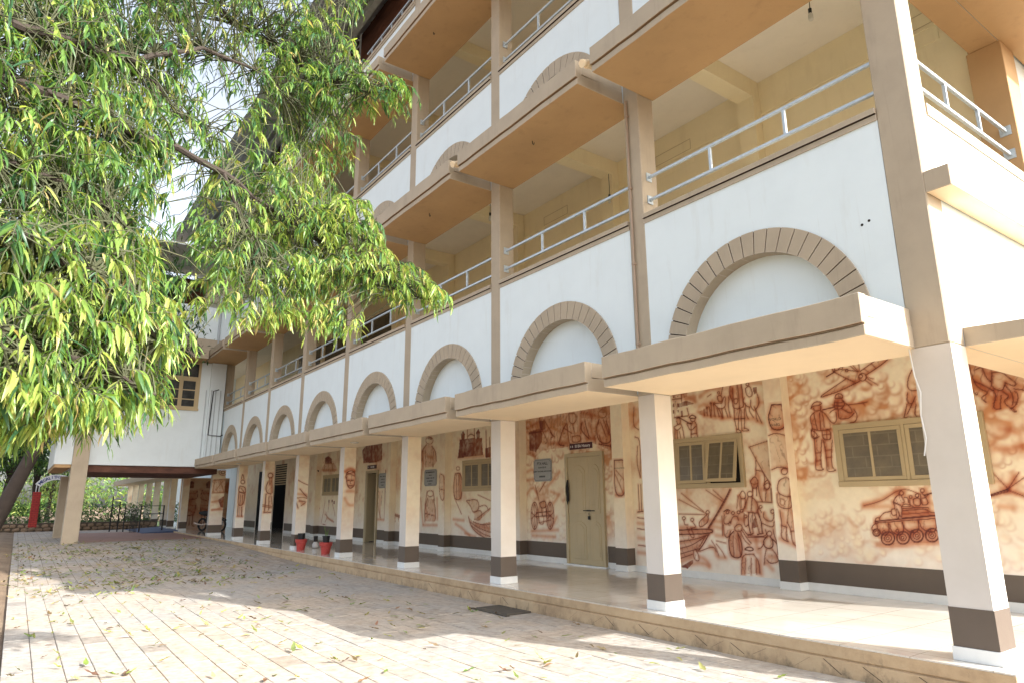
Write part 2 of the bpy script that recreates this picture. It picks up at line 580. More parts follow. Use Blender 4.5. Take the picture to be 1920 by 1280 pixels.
def ring_base(xc, zc):
    m = MB(); N = 24
    for k in range(N):
        a, b = math.pi*k/N, math.pi*(k+1)/N
        P = lambda r, t: (xc-r*math.cos(t), -0.004, zc+r*math.sin(t))
        m.poly([P(RI, a), P(RI, b), P(RO-0.004, b), P(RO-0.004, a)])
    return m
ARCH_Z = 3.20
STOREY = 4.19
def spandrel(i, fl):
    xa, xb = bays[i]
    if i == 0: xb = -0.324
    xc, zc = (xa+xb)/2, ARCH_Z + STOREY*fl
    z0 = (Z1, Z2)[fl] + 0.021
    z1 = 5.13 + STOREY*fl
    arch_panel(xa, xb, z0, z1, xc, zc).build('arch_panel', 'white', bld)
    ar = ring_base(xc, zc).build('arch_ring', 'groove', bld)
    arch_reveal(xc, zc).build('arch_reveal', 'trim', ar)
    if fl == 0 or i < 5:
        for k in range(NV):
            link('voussoir', VM[k], ar, loc=(xc, 0, zc))
    else:
        m = MB()
        for k in range(NV):
            for p in VM[k].polygons:
                m.poly([(VM[k].vertices[v].co.x+xc, VM[k].vertices[v].co.y, VM[k].vertices[v].co.z+zc) for v in p.vertices])
        m.build('voussoirs', 'trim', ar, kind='stuff')
    s = MB()
    s.prism([(-0.018, z1), (-0.018, z1+0.055), (-0.008, z1+0.060), (-0.008, z1+0.066), (-0.040, z1+0.066), (-0.040, z1+0.125), (0.33, z1+0.125), (0.33, z1)],
            xa, xb, 'x', 0, lambda k: 1 if k in (1, 2, 3) else 0)
    s.build('window_sill', ['trim', 'groove'], bld)
    return
for i in range(8):
    spandrel(i, 0); spandrel(i, 1)
    xa, xb = bays[i]
    if i == 0: xb = -0.324
    m = MB(); m.box(xa, xb, 0.0, 0.285, Z3+0.021, 13.30); m.build('parapet', 'white', bld)
    m = MB(); m.box(xa, xb, -0.03, 0.31, 13.303, 13.36); m.box(xa, xb, -0.045, 0.32, 13.37, 13.44); m.build('parapet_coping', 'trim', bld)

# columns ---------------------------------------------------------------------
for i, xr in enumerate(XC):
    w = 0.324 if i == 0 else CW
    xl = xr - w
    m = MB(); m.box(xl, xr, 0.0, CD, ZP-0.01, Z1)
    if i < 8: lower_cols = globals().setdefault('lower_cols', []); lower_cols.append((i, xl, xr))
    m = MB(); m.box(xl, xr, -0.006, CD, Z1+0.001, 13.45)
    m.build('upper_column', 'trim', bld, bevel=0.010)
# inner pilaster closing the last bay
m = MB(); m.box(-26.85, -26.55, -0.006, CD, Z1+0.001, 13.4); m.build('upper_column', 'trim', bld)

# floors, ceilings, inner walls ------------------------------------------------
for z, nm in ((4.27, 'first_floor_slab'), (8.47, 'second_floor_slab'), (12.74, 'roof_slab')):
    m = MB(); m.box(-38, -0.005, 0.29, 9.0, z, z+0.16, 0); m.build(nm, 'ceil', bld)
for z0, z1 in ((4.432, 8.468), (8.632, 12.738)):
    m = MB(); m.box(-38, -0.02, WALL_Y, WALL_Y+0.2, z0, z1); m.build('veranda_wall', 'yellow', bld)
    m = MB(); m.box(-26.5, -17.2, WALL_Y-0.14, WALL_Y-0.02, z0+0.01, z1-0.7); m.build('added_dark_sheet', 'glass', bld)  # dark sheet added to make the far bays read as dark
    # low relief frieze line under the ceiling
    m = MB(); m.box(-40, -0.05, WALL_Y-0.012, WALL_Y-0.001, z1-0.62, z1-0.57); m.build('wall_band', 'yellow', bld)
    for i, xr in enumerate(XC):
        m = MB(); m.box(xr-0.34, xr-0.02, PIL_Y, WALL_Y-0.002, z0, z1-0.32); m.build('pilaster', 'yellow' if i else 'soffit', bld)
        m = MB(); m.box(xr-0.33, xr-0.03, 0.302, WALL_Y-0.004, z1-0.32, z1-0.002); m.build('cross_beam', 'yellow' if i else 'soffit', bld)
    # closed panels of old openings on the wall
    for xx in (-1.1, -5.3):
        m = MB(); m.box(xx-0.42, xx+0.42, WALL_Y-0.008, WALL_Y-0.0005, z1-0.85, z1-0.66); m.build('vent_panel', 'yellow', bld)
m = MB(); m.box(-38, -0.02, 8.8, 9.0, 0.0, 17.4); m.build('rear_wall', 'white', bld)
m = MB(); m.box(-0.30, -0.02, WALL_Y+0.21, 8.79, 0.0, 16.0); m.build('end_wall', 'white', bld)
m = MB(); m.box(-38.2, -38.0, 0.3, 8.79, 4.27, 16.5); m.build('end_wall', 'white', bld)

# open end of the verandas (facing +x) -----------------------------------------
for fl in (0, 1):
    dz = STOREY*fl
    zl = (Z1, Z2)[fl]
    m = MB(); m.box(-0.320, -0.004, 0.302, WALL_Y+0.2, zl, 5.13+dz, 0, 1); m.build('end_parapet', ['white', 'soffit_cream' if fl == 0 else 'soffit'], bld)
    m = MB(); m.box(-0.34, 0.012, 0.302, WALL_Y, 5.131+dz, 5.255+dz); m.build('window_sill', 'trim', bld)
    m = MB(); m.box(-0.002, 0.21, -0.004, WALL_Y+1.2, 4.235+dz, 4.44+dz, 0, 1); m.build('end_cornice', ['trim', 'soffit_cream'], bld, bevel=0.006)
    m = MB(); m.prism([(-0.003, zl), (0.87, zl), (0.87, zl+0.25), (0.77, zl+0.25), (0.77, zl+0.14), (-0.003, zl+0.17)], 0.302, 8.0, 'y', 0, lambda k: 1 if k == 0 else 0)
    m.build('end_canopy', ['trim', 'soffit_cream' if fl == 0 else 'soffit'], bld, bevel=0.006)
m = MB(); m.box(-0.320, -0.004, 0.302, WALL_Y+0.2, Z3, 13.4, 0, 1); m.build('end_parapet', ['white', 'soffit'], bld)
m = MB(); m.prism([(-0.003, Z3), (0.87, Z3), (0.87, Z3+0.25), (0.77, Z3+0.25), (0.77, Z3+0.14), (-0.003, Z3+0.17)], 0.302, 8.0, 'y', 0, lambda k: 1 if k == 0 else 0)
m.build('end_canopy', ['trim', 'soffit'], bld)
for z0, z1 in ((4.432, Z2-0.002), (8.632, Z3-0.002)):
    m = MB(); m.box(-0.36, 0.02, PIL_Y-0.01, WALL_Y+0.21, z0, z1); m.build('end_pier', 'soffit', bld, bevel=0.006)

# balcony railings --------------------------------------------------------------
def railing(x0, x1, y, z, brackets=True):
    r = link('railing', None, bld)
    for zz in (z, z+0.335):
        m = MB(); m.box(x0, x1, y-0.019, y+0.019, zz-0.019, zz+0.019); m.build('rail', 'galv', r, bevel=0.005)
        for xx, s in ((x0, 1), (x1, -1)):
            m = MB(); m.box(min(xx, xx+s*0.012), max(xx, xx+s*0.012), y-0.05, y+0.05, zz-0.06, zz+0.06)
            m.build('bracket', 'galv', r)
    n = 2
    for k in range(1, n+1):
        xx = x0 + (x1-x0)*(k/(n+1.0))
        m = MB(); m.box(xx-0.016, xx+0.016, y-0.016, y+0.016, z+0.018, z+0.317); m.build('post', 'galv', r)
for i in range(8):
    xa, xb = bays[i]
    if i == 0: xb = -0.326
    for fl in (0, 1):
        railing(xa+0.004, xb-0.004, 0.13, 5.50+STOREY*fl)
    r = link('railing', None, bld)
    m = MB(); m.box(xa+0.004, xb-0.004, 0.08, 0.118, 13.82, 13.858); m.build('rail', 'galv', r)
    for k in range(5):
        xx = xa + (xb-xa)*(k+0.5)/5
        m = MB(); m.box(xx-0.015, xx+0.015, 0.085, 0.113, 13.44, 13.818); m.build('post', 'galv', r)
for fl in (0, 1):
    r = link('railing', None, bld)
    dz = STOREY*fl
    for zz in (5.55, 5.86):
        m = MB(); m.box(-0.12, -0.082, CD+0.002, PIL_Y-0.012, zz+dz-0.019, zz+dz+0.019); m.build('rail', 'galv', r, bevel=0.005)
        m = MB(); m.box(-0.16, -0.04, PIL_Y-0.025, PIL_Y-0.0115, zz+dz-0.06, zz+dz+0.06); m.build('bracket', 'galv', r)
    for yy in (1.15, 2.0):
        m = MB(); m.box(-0.117, -0.085, yy-0.016, yy+0.016, 5.57+dz, 5.84+dz); m.build('post', 'galv', r)

# terrace: brown sheet wall, lattice posts, metal roof -------------------------------
def laterite():
    t = NT('rusty_brown_sheet')
    s = t.noise(2.2, 6, 0.65, stretch=(0.6, 1, 3.0))
    t.col(t.ramp(s, [(0.3, (0.06, 0.025, 0.016)), (0.55, (0.115, 0.045, 0.027)), (0.75, (0.17, 0.075, 0.045))]))
    t.set(Roughness=0.8)
    return t.m
MAT['rust'] = laterite()
MAT['roof'] = simple('grey_roof_sheet', (0.46, 0.51, 0.52), 0.5, 0.1, 0.12, 1.5)
MAT['truss'] = simple('grey_green_steel', (0.40, 0.46, 0.44), 0.5, 0.2, 0.12, 8)
m = MB(); m.box(-38, 0.1, 1.25, 1.33, 12.9, 17.2); m.build('terrace_wall', 'rust', bld)
rf = link('metal_roof', None, bld)
def roofz(yy): return 15.68 + (yy+1.22)*0.6
# ribbed sheets running down the slope, each about a metre wide
x = 1.6
sheet_me = None
while x > -38:
    m = MB(); n = 0
    pr = [(0, 0), (0.30, 0), (0.33, 0.035), (0.37, 0.035), (0.40, 0), (0.70, 0), (0.73, 0.035), (0.77, 0.035), (0.80, 0), (1.0, 0)]
    if sheet_me is None:
        for (ax, az), (bx, bz) in zip(pr[:-1], pr[1:]):
            for (y0, y1) in ((-1.22, 9.8),):
                m.poly([(-ax, y0, roofz(y0)+az), (-bx, y0, roofz(y0)+bz), (-bx, y1, roofz(y1)+bz), (-ax, y1, roofz(y1)+az)])
                m.poly([(-ax, y0, roofz(y0)+az+0.006), (-bx, y0, roofz(y0)+bz+0.006), (-bx, y1, roofz(y1)+bz+0.006), (-ax, y1, roofz(y1)+az+0.006)])
        sheet_me = m.mesh('roof_sheet', 'roof')
    link('roof_sheet', sheet_me, rf, loc=(x, 0, rnd.uniform(-0.004, 0.004)))
    x -= 1.0
for yy in (-1.0, -0.35, 0.3, 1.0):
    m = MB(); m.box(-38, 1.6, yy-0.03, yy+0.03, roofz(yy)-0.085, roofz(yy)-0.028); m.build('purlin', 'truss', rf)
m = MB(); m.box(-38, 1.6, 0.52, 0.70, 16.32, 16.58); m.build('eaves_beam', 'truss', rf)
for xp in (-16.05, -22.6, -29.2, -9.4, -2.8):
    r = link('lattice_post', None, bld)
    for dx in (-0.2, 0.2):
        for dy in (-0.15, 0.2):
            m = MB(); m.box(xp+dx-0.022, xp+dx+0.022, 0.6+dy-0.022, 0.6+dy+0.022, 12.9, 16.32); m.build('angle_leg', 'galv', r)
    m = MB()
    for k in range(6):
        zz = 13.2 + k*0.55
        for dy in (-0.15, 0.2):
            m.box(xp-0.178, xp+0.178, 0.6+dy-0.015, 0.6+dy+0.015, zz-0.015, zz+0.015)
        for dx in (-0.2, 0.2):
            m.box(xp+dx-0.015, xp+dx+0.015, 0.472, 0.778, zz+0.1, zz+0.13)
    m.build('lacing_bar', 'galv', r)

# veranda plinth ------------------------------------------------------------------
m = MB(); m.box(-54, 0.148, -0.185, 9.0, ZP-0.012, ZP, 0); m.build('veranda_floor', 'floor', bld)
pl = MB()
pl.prism([(-0.19, ZP-0.013), (-0.19, 0.155), (-0.175, 0.150), (-0.175, 0.142), (-0.205, 0.138), (-0.215, -0.06), (9.0, -0.06), (9.0, ZP-0.013)], -54, 0.15, 'x')
pl.build('plinth', 'plinth', bld, bevel=0.004)
# scratched key marks in the plaster of the plinth
m = MB()
for k in range(46):
    x0 = -0.1 - k*0.23 + rnd.uniform(-0.06, 0.06)
    up = (k % 2)
    a, b = (0.03, 0.125) if up else (0.125, 0.03)
    a += rnd.uniform(-0.015, 0.015); b += rnd.uniform(-0.015, 0.015)
    if rnd.random() < 0.35: continue
    if k > 14 and rnd.random() < 0.6:
        x1 = x0 + 0.01
    else:
        x1 = x0 - 0.16
    yo = lambda z: -0.2155 + (0.01*(z+0.06)/0.2) - 0.0015
    d = 0.0045
    m.poly([(x0, yo(a), a), (x0+d, yo(a), a+d), (x1+d, yo(b), b+d), (x1, yo(b), b)])
m.build('scratch_marks', 'groove', bld, kind='stuff')

# ground-floor slab soffit seen under the canopy
m = MB(); m.box(-27, -0.33, 0.302, WALL_Y, 4.2, 4.268); m.build('veranda_ceiling', 'ceil', bld)
MURAL = {
 'b1': [
  ('h', [(-2945, 2991), (-2736, 3107), (-2542, 3201), (-2660, 3302), (-2708, 3341), (-2525, 3338), (-2343, 3283), (-2200, 3341), (-1887, 3413), (-1984, 3342), (-2240, 3218), (-2305, 3141), (-2479, 3097), (-2666, 3040)]),
  ('d', [(-2718, 3401), (-2708, 3341), (-2660, 3302), (-2540, 3219), (-2423, 3145)]),
  ('d', [(-2708, 3341), (-2627, 3354), (-2525, 3338), (-2452, 3313), (-2343, 3283)]),
  ('d', [(-2244, 3187), (-2253, 3163), (-2273, 3146), (-2298, 3140), (-2324, 3147), (-2343, 3165), (-2353, 3190), (-2349, 3217), (-2334, 3238), (-2311, 3250), (-2284, 3249), (-2261, 3236), (-2247, 3214), (-2244, 3187)]),
  ('d', [(-2294, 3207), (-2302, 3191), (-2319, 3184), (-2337, 3190), (-2347, 3206), (-2345, 3224), (-2331, 3237), (-2313, 3237), (-2298, 3225), (-2294, 3207)]),
  ('d', [(-2542, 3201), (-2736, 3107), (-2906, 3027), (-2945, 2991), (-2883, 2998), (-2666, 3040), (-2479, 3097), (-2348, 3141)]),
  ('s', [(-2882, 3005), (-2663, 3059), (-2477, 3115), (-2347, 3153)]),
  ('d', [(-2318, 3280), (-2200, 3341), (-2058, 3410), (-1887, 3413), (-1984, 3342), (-2111, 3278), (-2240, 3218)]),
  ('s', [(-1932, 3382), (-2085, 3298), (-2226, 3234)]),
  ('t', [(-2683, 3331), (-2815, 3280)]),
  ('d', [(-2626, 3361), (-2557, 3398), (-2568, 3358)]),
  ('d', [(-2718, 3401), (-2682, 3389), (-2680, 3350)]),
  ('d', [(-2488, 3319), (-2494, 3307), (-2507, 3302), (-2520, 3307), (-2528, 3319), (-2526, 3332), (-2516, 3341), (-2502, 3342), (-2491, 3333), (-2488, 3319)]),
  ('l', [(-2354, 3292), (-2422, 3404)]),
  ('l', [(-2330, 3288), (-2328, 3400)]),
  ('l', [(-2367, 3287), (-2456, 3384)]),
  ('l', [(-2245, 3175), (-2104, 3056)]),
  ('l', [(-2244, 3187), (-2152, 3149)]),
  ('l', [(-2273, 3154), (-2187, 3068)]),
  ('l', [(-2254, 3301), (-2211, 3256)]),
  ('l', [(-2149, 3358), (-2103, 3295)]),
  ('s', [(-2529, 3205), (-2399, 3135)]),
  ('f', [(-3113, 2844), (-3085, 2906), (-3026, 2938), (-2959, 2930), (-2932, 2901), (-2965, 2879), (-2957, 2827), (-2954, 2794), (-2912, 2758), (-2866, 2689), (-2823, 2609), (-2840, 2522), (-2853, 2360), (-2855, 2236), (-2885, 2015), (-2877, 1953), (-2956, 1944), (-2955, 2117), (-2972, 2369), (-3000, 2359), (-3047, 2022), (-3130, 2001), (-3121, 2253), (-3111, 2392), (-3149, 2421), (-3145, 2511), (-3117, 2572), (-3141, 2665), (-3132, 2742), (-3065, 2787)]),
  ('d', [(-3113, 2844), (-3085, 2906), (-3026, 2938), (-2959, 2930), (-2932, 2901), (-2965, 2879), (-3074, 2879), (-3113, 2844)]),
  ('d', [(-3072, 2840), (-3056, 2799), (-2988, 2798), (-2952, 2813), (-2953, 2865)]),
  ('s', [(-3064, 2852), (-2969, 2841)]),
  ('d', [(-3058, 2786), (-3132, 2742), (-3141, 2665), (-3117, 2572), (-3147, 2498), (-3149, 2421), (-3104, 2392), (-3032, 2425)]),
  ('d', [(-2954, 2794), (-2912, 2758), (-2866, 2689), (-2823, 2609), (-2773, 2591), (-2733, 2650), (-2740, 2752)]),
  ('d', [(-3074, 2762), (-3062, 2632), (-3047, 2528)]),
  ('d', [(-2950, 2774), (-2935, 2671), (-2936, 2556)]),
  ('d', [(-2985, 2765), (-2992, 2651), (-2994, 2523)]),
  ('d', [(-3120, 2547), (-3010, 2499), (-2847, 2523)]),
  ('d', [(-2975, 2509), (-2848, 2510), (-2853, 2360), (-2983, 2383), (-2975, 2509)]),
  ('l', [(-2908, 2509), (-2918, 2371)]),
  ('l', [(-2979, 2446), (-2850, 2441)]),
  ('d', [(-3142, 2536), (-3043, 2451), (-3089, 2403), (-3146, 2446), (-3142, 2536)]),
  ('l', [(-3089, 2519), (-3113, 2431)]),
  ('s', [(-3094, 2366), (-3101, 2188), (-3107, 2025)]),
  ('s', [(-2960, 2356), (-2948, 2179), (-2947, 2018)]),
  ('s', [(-3111, 2688), (-3098, 2558)]),
  ('s', [(-3010, 2729), (-3017, 2551)]),
  ('d', [(-3111, 2392), (-3121, 2253), (-3115, 2126), (-3134, 2026), (-3134, 1963), (-3127, 1944), (-3002, 1946), (-3046, 1972), (-3047, 2022), (-3038, 2147), (-3020, 2246), (-2998, 2371)]),
  ('d', [(-2978, 2370), (-2960, 2243), (-2962, 2118), (-2961, 2018), (-2967, 1944), (-2953, 1919), (-2828, 1927), (-2876, 1959), (-2885, 2015), (-2883, 2114), (-2862, 2236), (-2840, 2359)]),
  ('l', [(-2963, 2218), (-2863, 2224)]),
  ('l', [(-2962, 2118), (-2883, 2120)]),
  ('l', [(-3114, 2189), (-3032, 2197)]),
  ('l', [(-3121, 2076), (-3046, 2085)]),
  ('t', [(-2933, 2805), (-2744, 2828), (-2614, 2832)]),
  ('d', [(-2614, 2832), (-2437, 2836), (-2276, 2841)]),
  ('l', [(-2338, 2836), (-2317, 2803)]),
  ('f', [(-2729, 2953), (-2710, 3002), (-2656, 3014), (-2608, 2982), (-2610, 2913), (-2538, 2829), (-2488, 2724), (-2559, 2658), (-2714, 2648), (-2716, 2787), (-2758, 2817)]),
  ('d', [(-2729, 2953), (-2710, 3002), (-2656, 3014), (-2608, 2982), (-2607, 2938), (-2729, 2947)]),
  ('d', [(-2741, 2904), (-2758, 2817), (-2716, 2787), (-2645, 2791), (-2585, 2860), (-2617, 2914)]),
  ('d', [(-2620, 2889), (-2538, 2829), (-2488, 2724), (-2552, 2719), (-2645, 2791)]),
  ('d', [(-2699, 2772), (-2714, 2648), (-2612, 2638), (-2534, 2655), (-2477, 2711)]),
  ('d', [(-2471, 2760), (-2431, 2681), (-2468, 2587), (-2543, 2582)]),
  ('s', [(-2707, 2919), (-2630, 2909)]),
  ('s', [(-2619, 2789), (-2528, 2704)]),
  ('d', [(-2744, 2885), (-2634, 2878)]),
  ('d', [(-2752, 2848), (-2652, 2836)]),
  ('l', [(-2690, 2898), (-2708, 2799)]),
  ('d', [(-2715, 2799), (-2789, 2782), (-2833, 2749)]),
  ('s', [(-2705, 2723), (-2609, 2663)]),
  ('h', [(-1641, 3190), (-1697, 3104), (-1732, 2968), (-1762, 2785), (-1806, 2627), (-1824, 2577), (-1673, 2561), (-1594, 3135)]),
  ('d', [(-1641, 3190), (-1697, 3104), (-1732, 2968), (-1679, 2914), (-1624, 2918)]),
  ('d', [(-1736, 2898), (-1762, 2785), (-1704, 2732), (-1645, 2840)]),
  ('d', [(-1762, 2750), (-1806, 2627), (-1824, 2577), (-1791, 2573)]),
  ('d', [(-1702, 2743), (-1773, 2624)]),
  ('d', [(-1649, 2737), (-1687, 2614), (-1660, 2577)]),
  ('s', [(-1728, 2874), (-1699, 2766)]),
  ('s', [(-1637, 2897), (-1676, 2775)]),
  ('l', [(-2499, 1445), (-2257, 1506), (-2133, 1581), (-2044, 1633), (-1937, 1661), (-1847, 1630), (-1760, 1592)]),
  ('s', [(-2496, 1468), (-2295, 1506), (-2155, 1581), (-2043, 1640)]),
  ('s', [(-2501, 1430), (-2114, 1438)]),
  ('h', [(-2379, 1217), (-2371, 1278), (-2237, 1363), (-2145, 1405), (-1712, 1432), (-1609, 1361), (-1621, 1156), (-1617, 1044), (-1704, 998), (-2232, 946), (-2323, 1001), (-2429, 1072), (-2434, 1125)]),
  ('t', [(-2376, 1240), (-2032, 1280), (-1614, 1326)]),
  ('d', [(-2379, 1217), (-2028, 1254), (-1619, 1290)]),
  ('d', [(-2307, 1294), (-2245, 1359), (-2153, 1371)]),
  ('d', [(-2096, 1409), (-2145, 1405), (-2145, 1319), (-2092, 1327)]),
  ('d', [(-2379, 1217), (-2367, 1282), (-2315, 1294), (-2311, 1264)]),
  ('d', [(-2007, 1409), (-1712, 1432), (-1680, 1418)]),
  ('d', [(-2004, 1383), (-1701, 1411), (-1687, 1368), (-1612, 1361)]),
  ('l', [(-2010, 1339), (-1694, 1364)]),
  ('d', [(-2016, 1291), (-1616, 1333)]),
  ('s', [(-1994, 1350), (-1707, 1371)]),
  ('f', [(-2361, 1210), (-2353, 1120), (-2278, 1055), (-2203, 1109), (-2207, 1217)]),
  ('f', [(-2196, 1217), (-2180, 1110), (-2090, 1065), (-2018, 1115), (-2027, 1236)]),
  ('f', [(-2020, 1236), (-2007, 1145), (-1906, 1097), (-1824, 1157), (-1831, 1258)]),
  ('f', [(-1820, 1258), (-1803, 1158), (-1688, 1112), (-1621, 1156), (-1621, 1276)]),
  ('d', [(-2361, 1210), (-2353, 1120), (-2278, 1055), (-2203, 1109), (-2207, 1217)]),
  ('d', [(-2196, 1217), (-2180, 1110), (-2090, 1065), (-2018, 1115), (-2027, 1236)]),
  ('d', [(-2020, 1236), (-2007, 1145), (-1906, 1097), (-1824, 1157), (-1831, 1258)]),
  ('d', [(-1820, 1258), (-1803, 1158), (-1688, 1112), (-1621, 1156), (-1621, 1276)]),
  ('d', [(-2256, 1108), (-2262, 1096), (-2274, 1089), (-2286, 1091), (-2294, 1100), (-2292, 1113), (-2282, 1123), (-2269, 1126), (-2259, 1120), (-2256, 1108)]),
  ('d', [(-2085, 1129), (-2091, 1117), (-2103, 1111), (-2115, 1113), (-2122, 1122), (-2120, 1135), (-2111, 1144), (-2098, 1147), (-2088, 1141), (-2085, 1129)]),
  ('d', [(-1903, 1125), (-1908, 1115), (-1917, 1110), (-1927, 1111), (-1932, 1119), (-1931, 1129), (-1923, 1137), (-1913, 1139), (-1906, 1134), (-1903, 1125)]),
  ('d', [(-1691, 1140), (-1696, 1131), (-1704, 1125), (-1714, 1127), (-1719, 1134), (-1717, 1144), (-1710, 1151), (-1701, 1153), (-1693, 1149), (-1691, 1140)]),
  ('t', [(-2150, 1030), (-2165, 990), (-2197, 959), (-2237, 943), (-2278, 946), (-2309, 967), (-2324, 1003), (-2319, 1044), (-2294, 1081), (-2257, 1106), (-2215, 1112), (-2178, 1099), (-2155, 1069), (-2150, 1030)]),
  ('d', [(-2190, 1029), (-2198, 1007), (-2215, 990), (-2237, 981), (-2259, 983), (-2276, 995), (-2283, 1014), (-2280, 1036), (-2267, 1056), (-2247, 1069), (-2225, 1073), (-2205, 1066), (-2192, 1050), (-2190, 1029)]),
  ('d', [(-2221, 1027), (-2227, 1015), (-2239, 1009), (-2252, 1010), (-2259, 1020), (-2257, 1032), (-2247, 1043), (-2234, 1045), (-2224, 1039), (-2221, 1027)]),
  ('t', [(-1963, 1045), (-1977, 1007), (-2006, 978), (-2044, 962), (-2081, 965), (-2110, 986), (-2124, 1019), (-2118, 1058), (-2096, 1093), (-2061, 1116), (-2022, 1122), (-1988, 1109), (-1967, 1082), (-1963, 1045)]),
  ('d', [(-2002, 1045), (-2010, 1024), (-2026, 1008), (-2047, 1000), (-2067, 1001), (-2083, 1013), (-2090, 1031), (-2087, 1052), (-2075, 1071), (-2056, 1084), (-2035, 1087), (-2016, 1080), (-2005, 1065), (-2002, 1045)]),
  ('d', [(-2031, 1044), (-2037, 1032), (-2049, 1025), (-2061, 1027), (-2068, 1036), (-2066, 1048), (-2057, 1058), (-2044, 1061), (-2034, 1055), (-2031, 1044)]),
  ('t', [(-1792, 1076), (-1806, 1039), (-1835, 1009), (-1872, 994), (-1909, 997), (-1937, 1017), (-1950, 1051), (-1945, 1090), (-1922, 1125), (-1888, 1148), (-1850, 1154), (-1816, 1141), (-1795, 1113), (-1792, 1076)]),
  ('d', [(-1827, 1075), (-1834, 1054), (-1850, 1038), (-1871, 1029), (-1892, 1031), (-1907, 1042), (-1914, 1061), (-1912, 1083), (-1899, 1102), (-1880, 1115), (-1859, 1118), (-1840, 1111), (-1829, 1095), (-1827, 1075)]),
  ('d', [(-1853, 1074), (-1858, 1062), (-1870, 1056), (-1881, 1057), (-1888, 1067), (-1886, 1079), (-1877, 1089), (-1865, 1091), (-1855, 1085), (-1853, 1074)]),
  ('t', [(-1605, 1090), (-1619, 1051), (-1649, 1020), (-1687, 1004), (-1725, 1008), (-1753, 1029), (-1767, 1064), (-1761, 1104), (-1738, 1141), (-1703, 1164), (-1664, 1170), (-1630, 1157), (-1609, 1128), (-1605, 1090)]),
  ('d', [(-1643, 1088), (-1650, 1068), (-1666, 1052), (-1686, 1044), (-1706, 1045), (-1721, 1057), (-1728, 1075), (-1725, 1096), (-1713, 1115), (-1694, 1128), (-1674, 1131), (-1656, 1124), (-1645, 1109), (-1643, 1088)]),
  ('d', [(-1668, 1088), (-1673, 1076), (-1684, 1070), (-1696, 1071), (-1702, 1080), (-1700, 1092), (-1691, 1102), (-1680, 1105), (-1670, 1099), (-1668, 1088)]),
  ('t', [(-2328, 1098), (-2336, 1076), (-2353, 1059), (-2376, 1050), (-2398, 1052), (-2416, 1064), (-2424, 1084), (-2421, 1106), (-2408, 1126), (-2387, 1140), (-2364, 1143), (-2343, 1136), (-2330, 1120), (-2328, 1098)]),
  ('d', [(-2352, 1097), (-2356, 1087), (-2365, 1078), (-2376, 1074), (-2387, 1075), (-2395, 1081), (-2399, 1090), (-2398, 1101), (-2391, 1111), (-2381, 1117), (-2370, 1119), (-2360, 1116), (-2354, 1108), (-2352, 1097)]),
  ('s', [(-2385, 939), (-2183, 926), (-1887, 976), (-1629, 1001)]),
  ('s', [(-2197, 1095), (-2118, 1075)]),
  ('s', [(-2010, 1123), (-1943, 1089)]),
  ('s', [(-1809, 1136), (-1764, 1109)]),
  ('d', [(-2380, 1209), (-2423, 1178), (-2434, 1125), (-2414, 1125)]),
  ('w', [(-2020, 1587), (-2065, 1558), (-2106, 1498), (-2097, 1453), (-2082, 1349), (-2080, 1283), (-2032, 1283), (-2015, 1350), (-2010, 1446), (-1965, 1505), (-1993, 1572)]),
  ('d', [(-1960, 1605), (-1965, 1592), (-1976, 1582), (-1989, 1578), (-2002, 1579), (-2012, 1587), (-2016, 1599), (-2014, 1613), (-2007, 1625), (-1995, 1632), (-1981, 1634), (-1969, 1629), (-1962, 1618), (-1960, 1605)]),
  ('d', [(-2020, 1587), (-2065, 1558), (-2106, 1498), (-2097, 1453), (-2082, 1349), (-2080, 1283), (-2061, 1283), (-2052, 1350), (-2074, 1409)]),
  ('d', [(-2052, 1350), (-2032, 1283), (-2015, 1350), (-2010, 1446), (-1963, 1468), (-1893, 1454), (-1903, 1432), (-2011, 1439)]),
  ('d', [(-1993, 1572), (-1965, 1505), (-1977, 1476)]),
  ('t', [(-2104, 1491), (-2023, 1453)]),
  ('d', [(-1861, 1556), (-1867, 1544), (-1878, 1538), (-1890, 1540), (-1896, 1550), (-1895, 1563), (-1886, 1572), (-1873, 1574), (-1863, 1568), (-1861, 1556)]),
  ('d', [(-1777, 1574), (-1781, 1564), (-1788, 1556), (-1798, 1552), (-1808, 1554), (-1816, 1560), (-1819, 1569), (-1818, 1579), (-1812, 1589), (-1803, 1595), (-1792, 1596), (-1783, 1592), (-1778, 1584), (-1777, 1574)]),
  ('d', [(-1854, 1527), (-1857, 1454), (-1774, 1439), (-1762, 1526), (-1801, 1548), (-1854, 1527)]),
  ('d', [(-1959, 1550), (-1922, 1557), (-1910, 1483)]),
  ('d', [(-1898, 1520), (-1901, 1446), (-1866, 1439)]),
  ('d', [(-1702, 1635), (-1706, 1623), (-1715, 1614), (-1727, 1610), (-1738, 1611), (-1747, 1618), (-1751, 1629), (-1749, 1642), (-1742, 1652), (-1731, 1659), (-1720, 1660), (-1709, 1656), (-1703, 1647), (-1702, 1635)]),
  ('d', [(-1754, 1584), (-1753, 1519), (-1752, 1446), (-1673, 1468), (-1686, 1519), (-1707, 1569), (-1738, 1599)]),
  ('t', [(-1706, 1577), (-1620, 1601)]),
  ('d', [(-1732, 1541), (-1696, 1548), (-1664, 1583)]),
  ('s', [(-1842, 1512), (-1837, 1446)]),
  ('s', [(-1748, 1475), (-1678, 1483)]),
  ('f', [(-973, 3162), (-964, 3034), (-964, 2846), (-936, 2757), (-856, 2663), (-799, 2778), (-762, 2803), (-802, 2581), (-714, 2563), (-688, 2733), (-613, 2559), (-582, 2512), (-550, 2597), (-454, 2762), (-428, 2936), (-646, 3015), (-830, 3107)]),
  ('d', [(-973, 3162), (-964, 3034), (-950, 2938), (-851, 2877), (-758, 2788)]),
  ('d', [(-950, 2938), (-910, 2839), (-799, 2778), (-913, 2731), (-856, 2663)]),
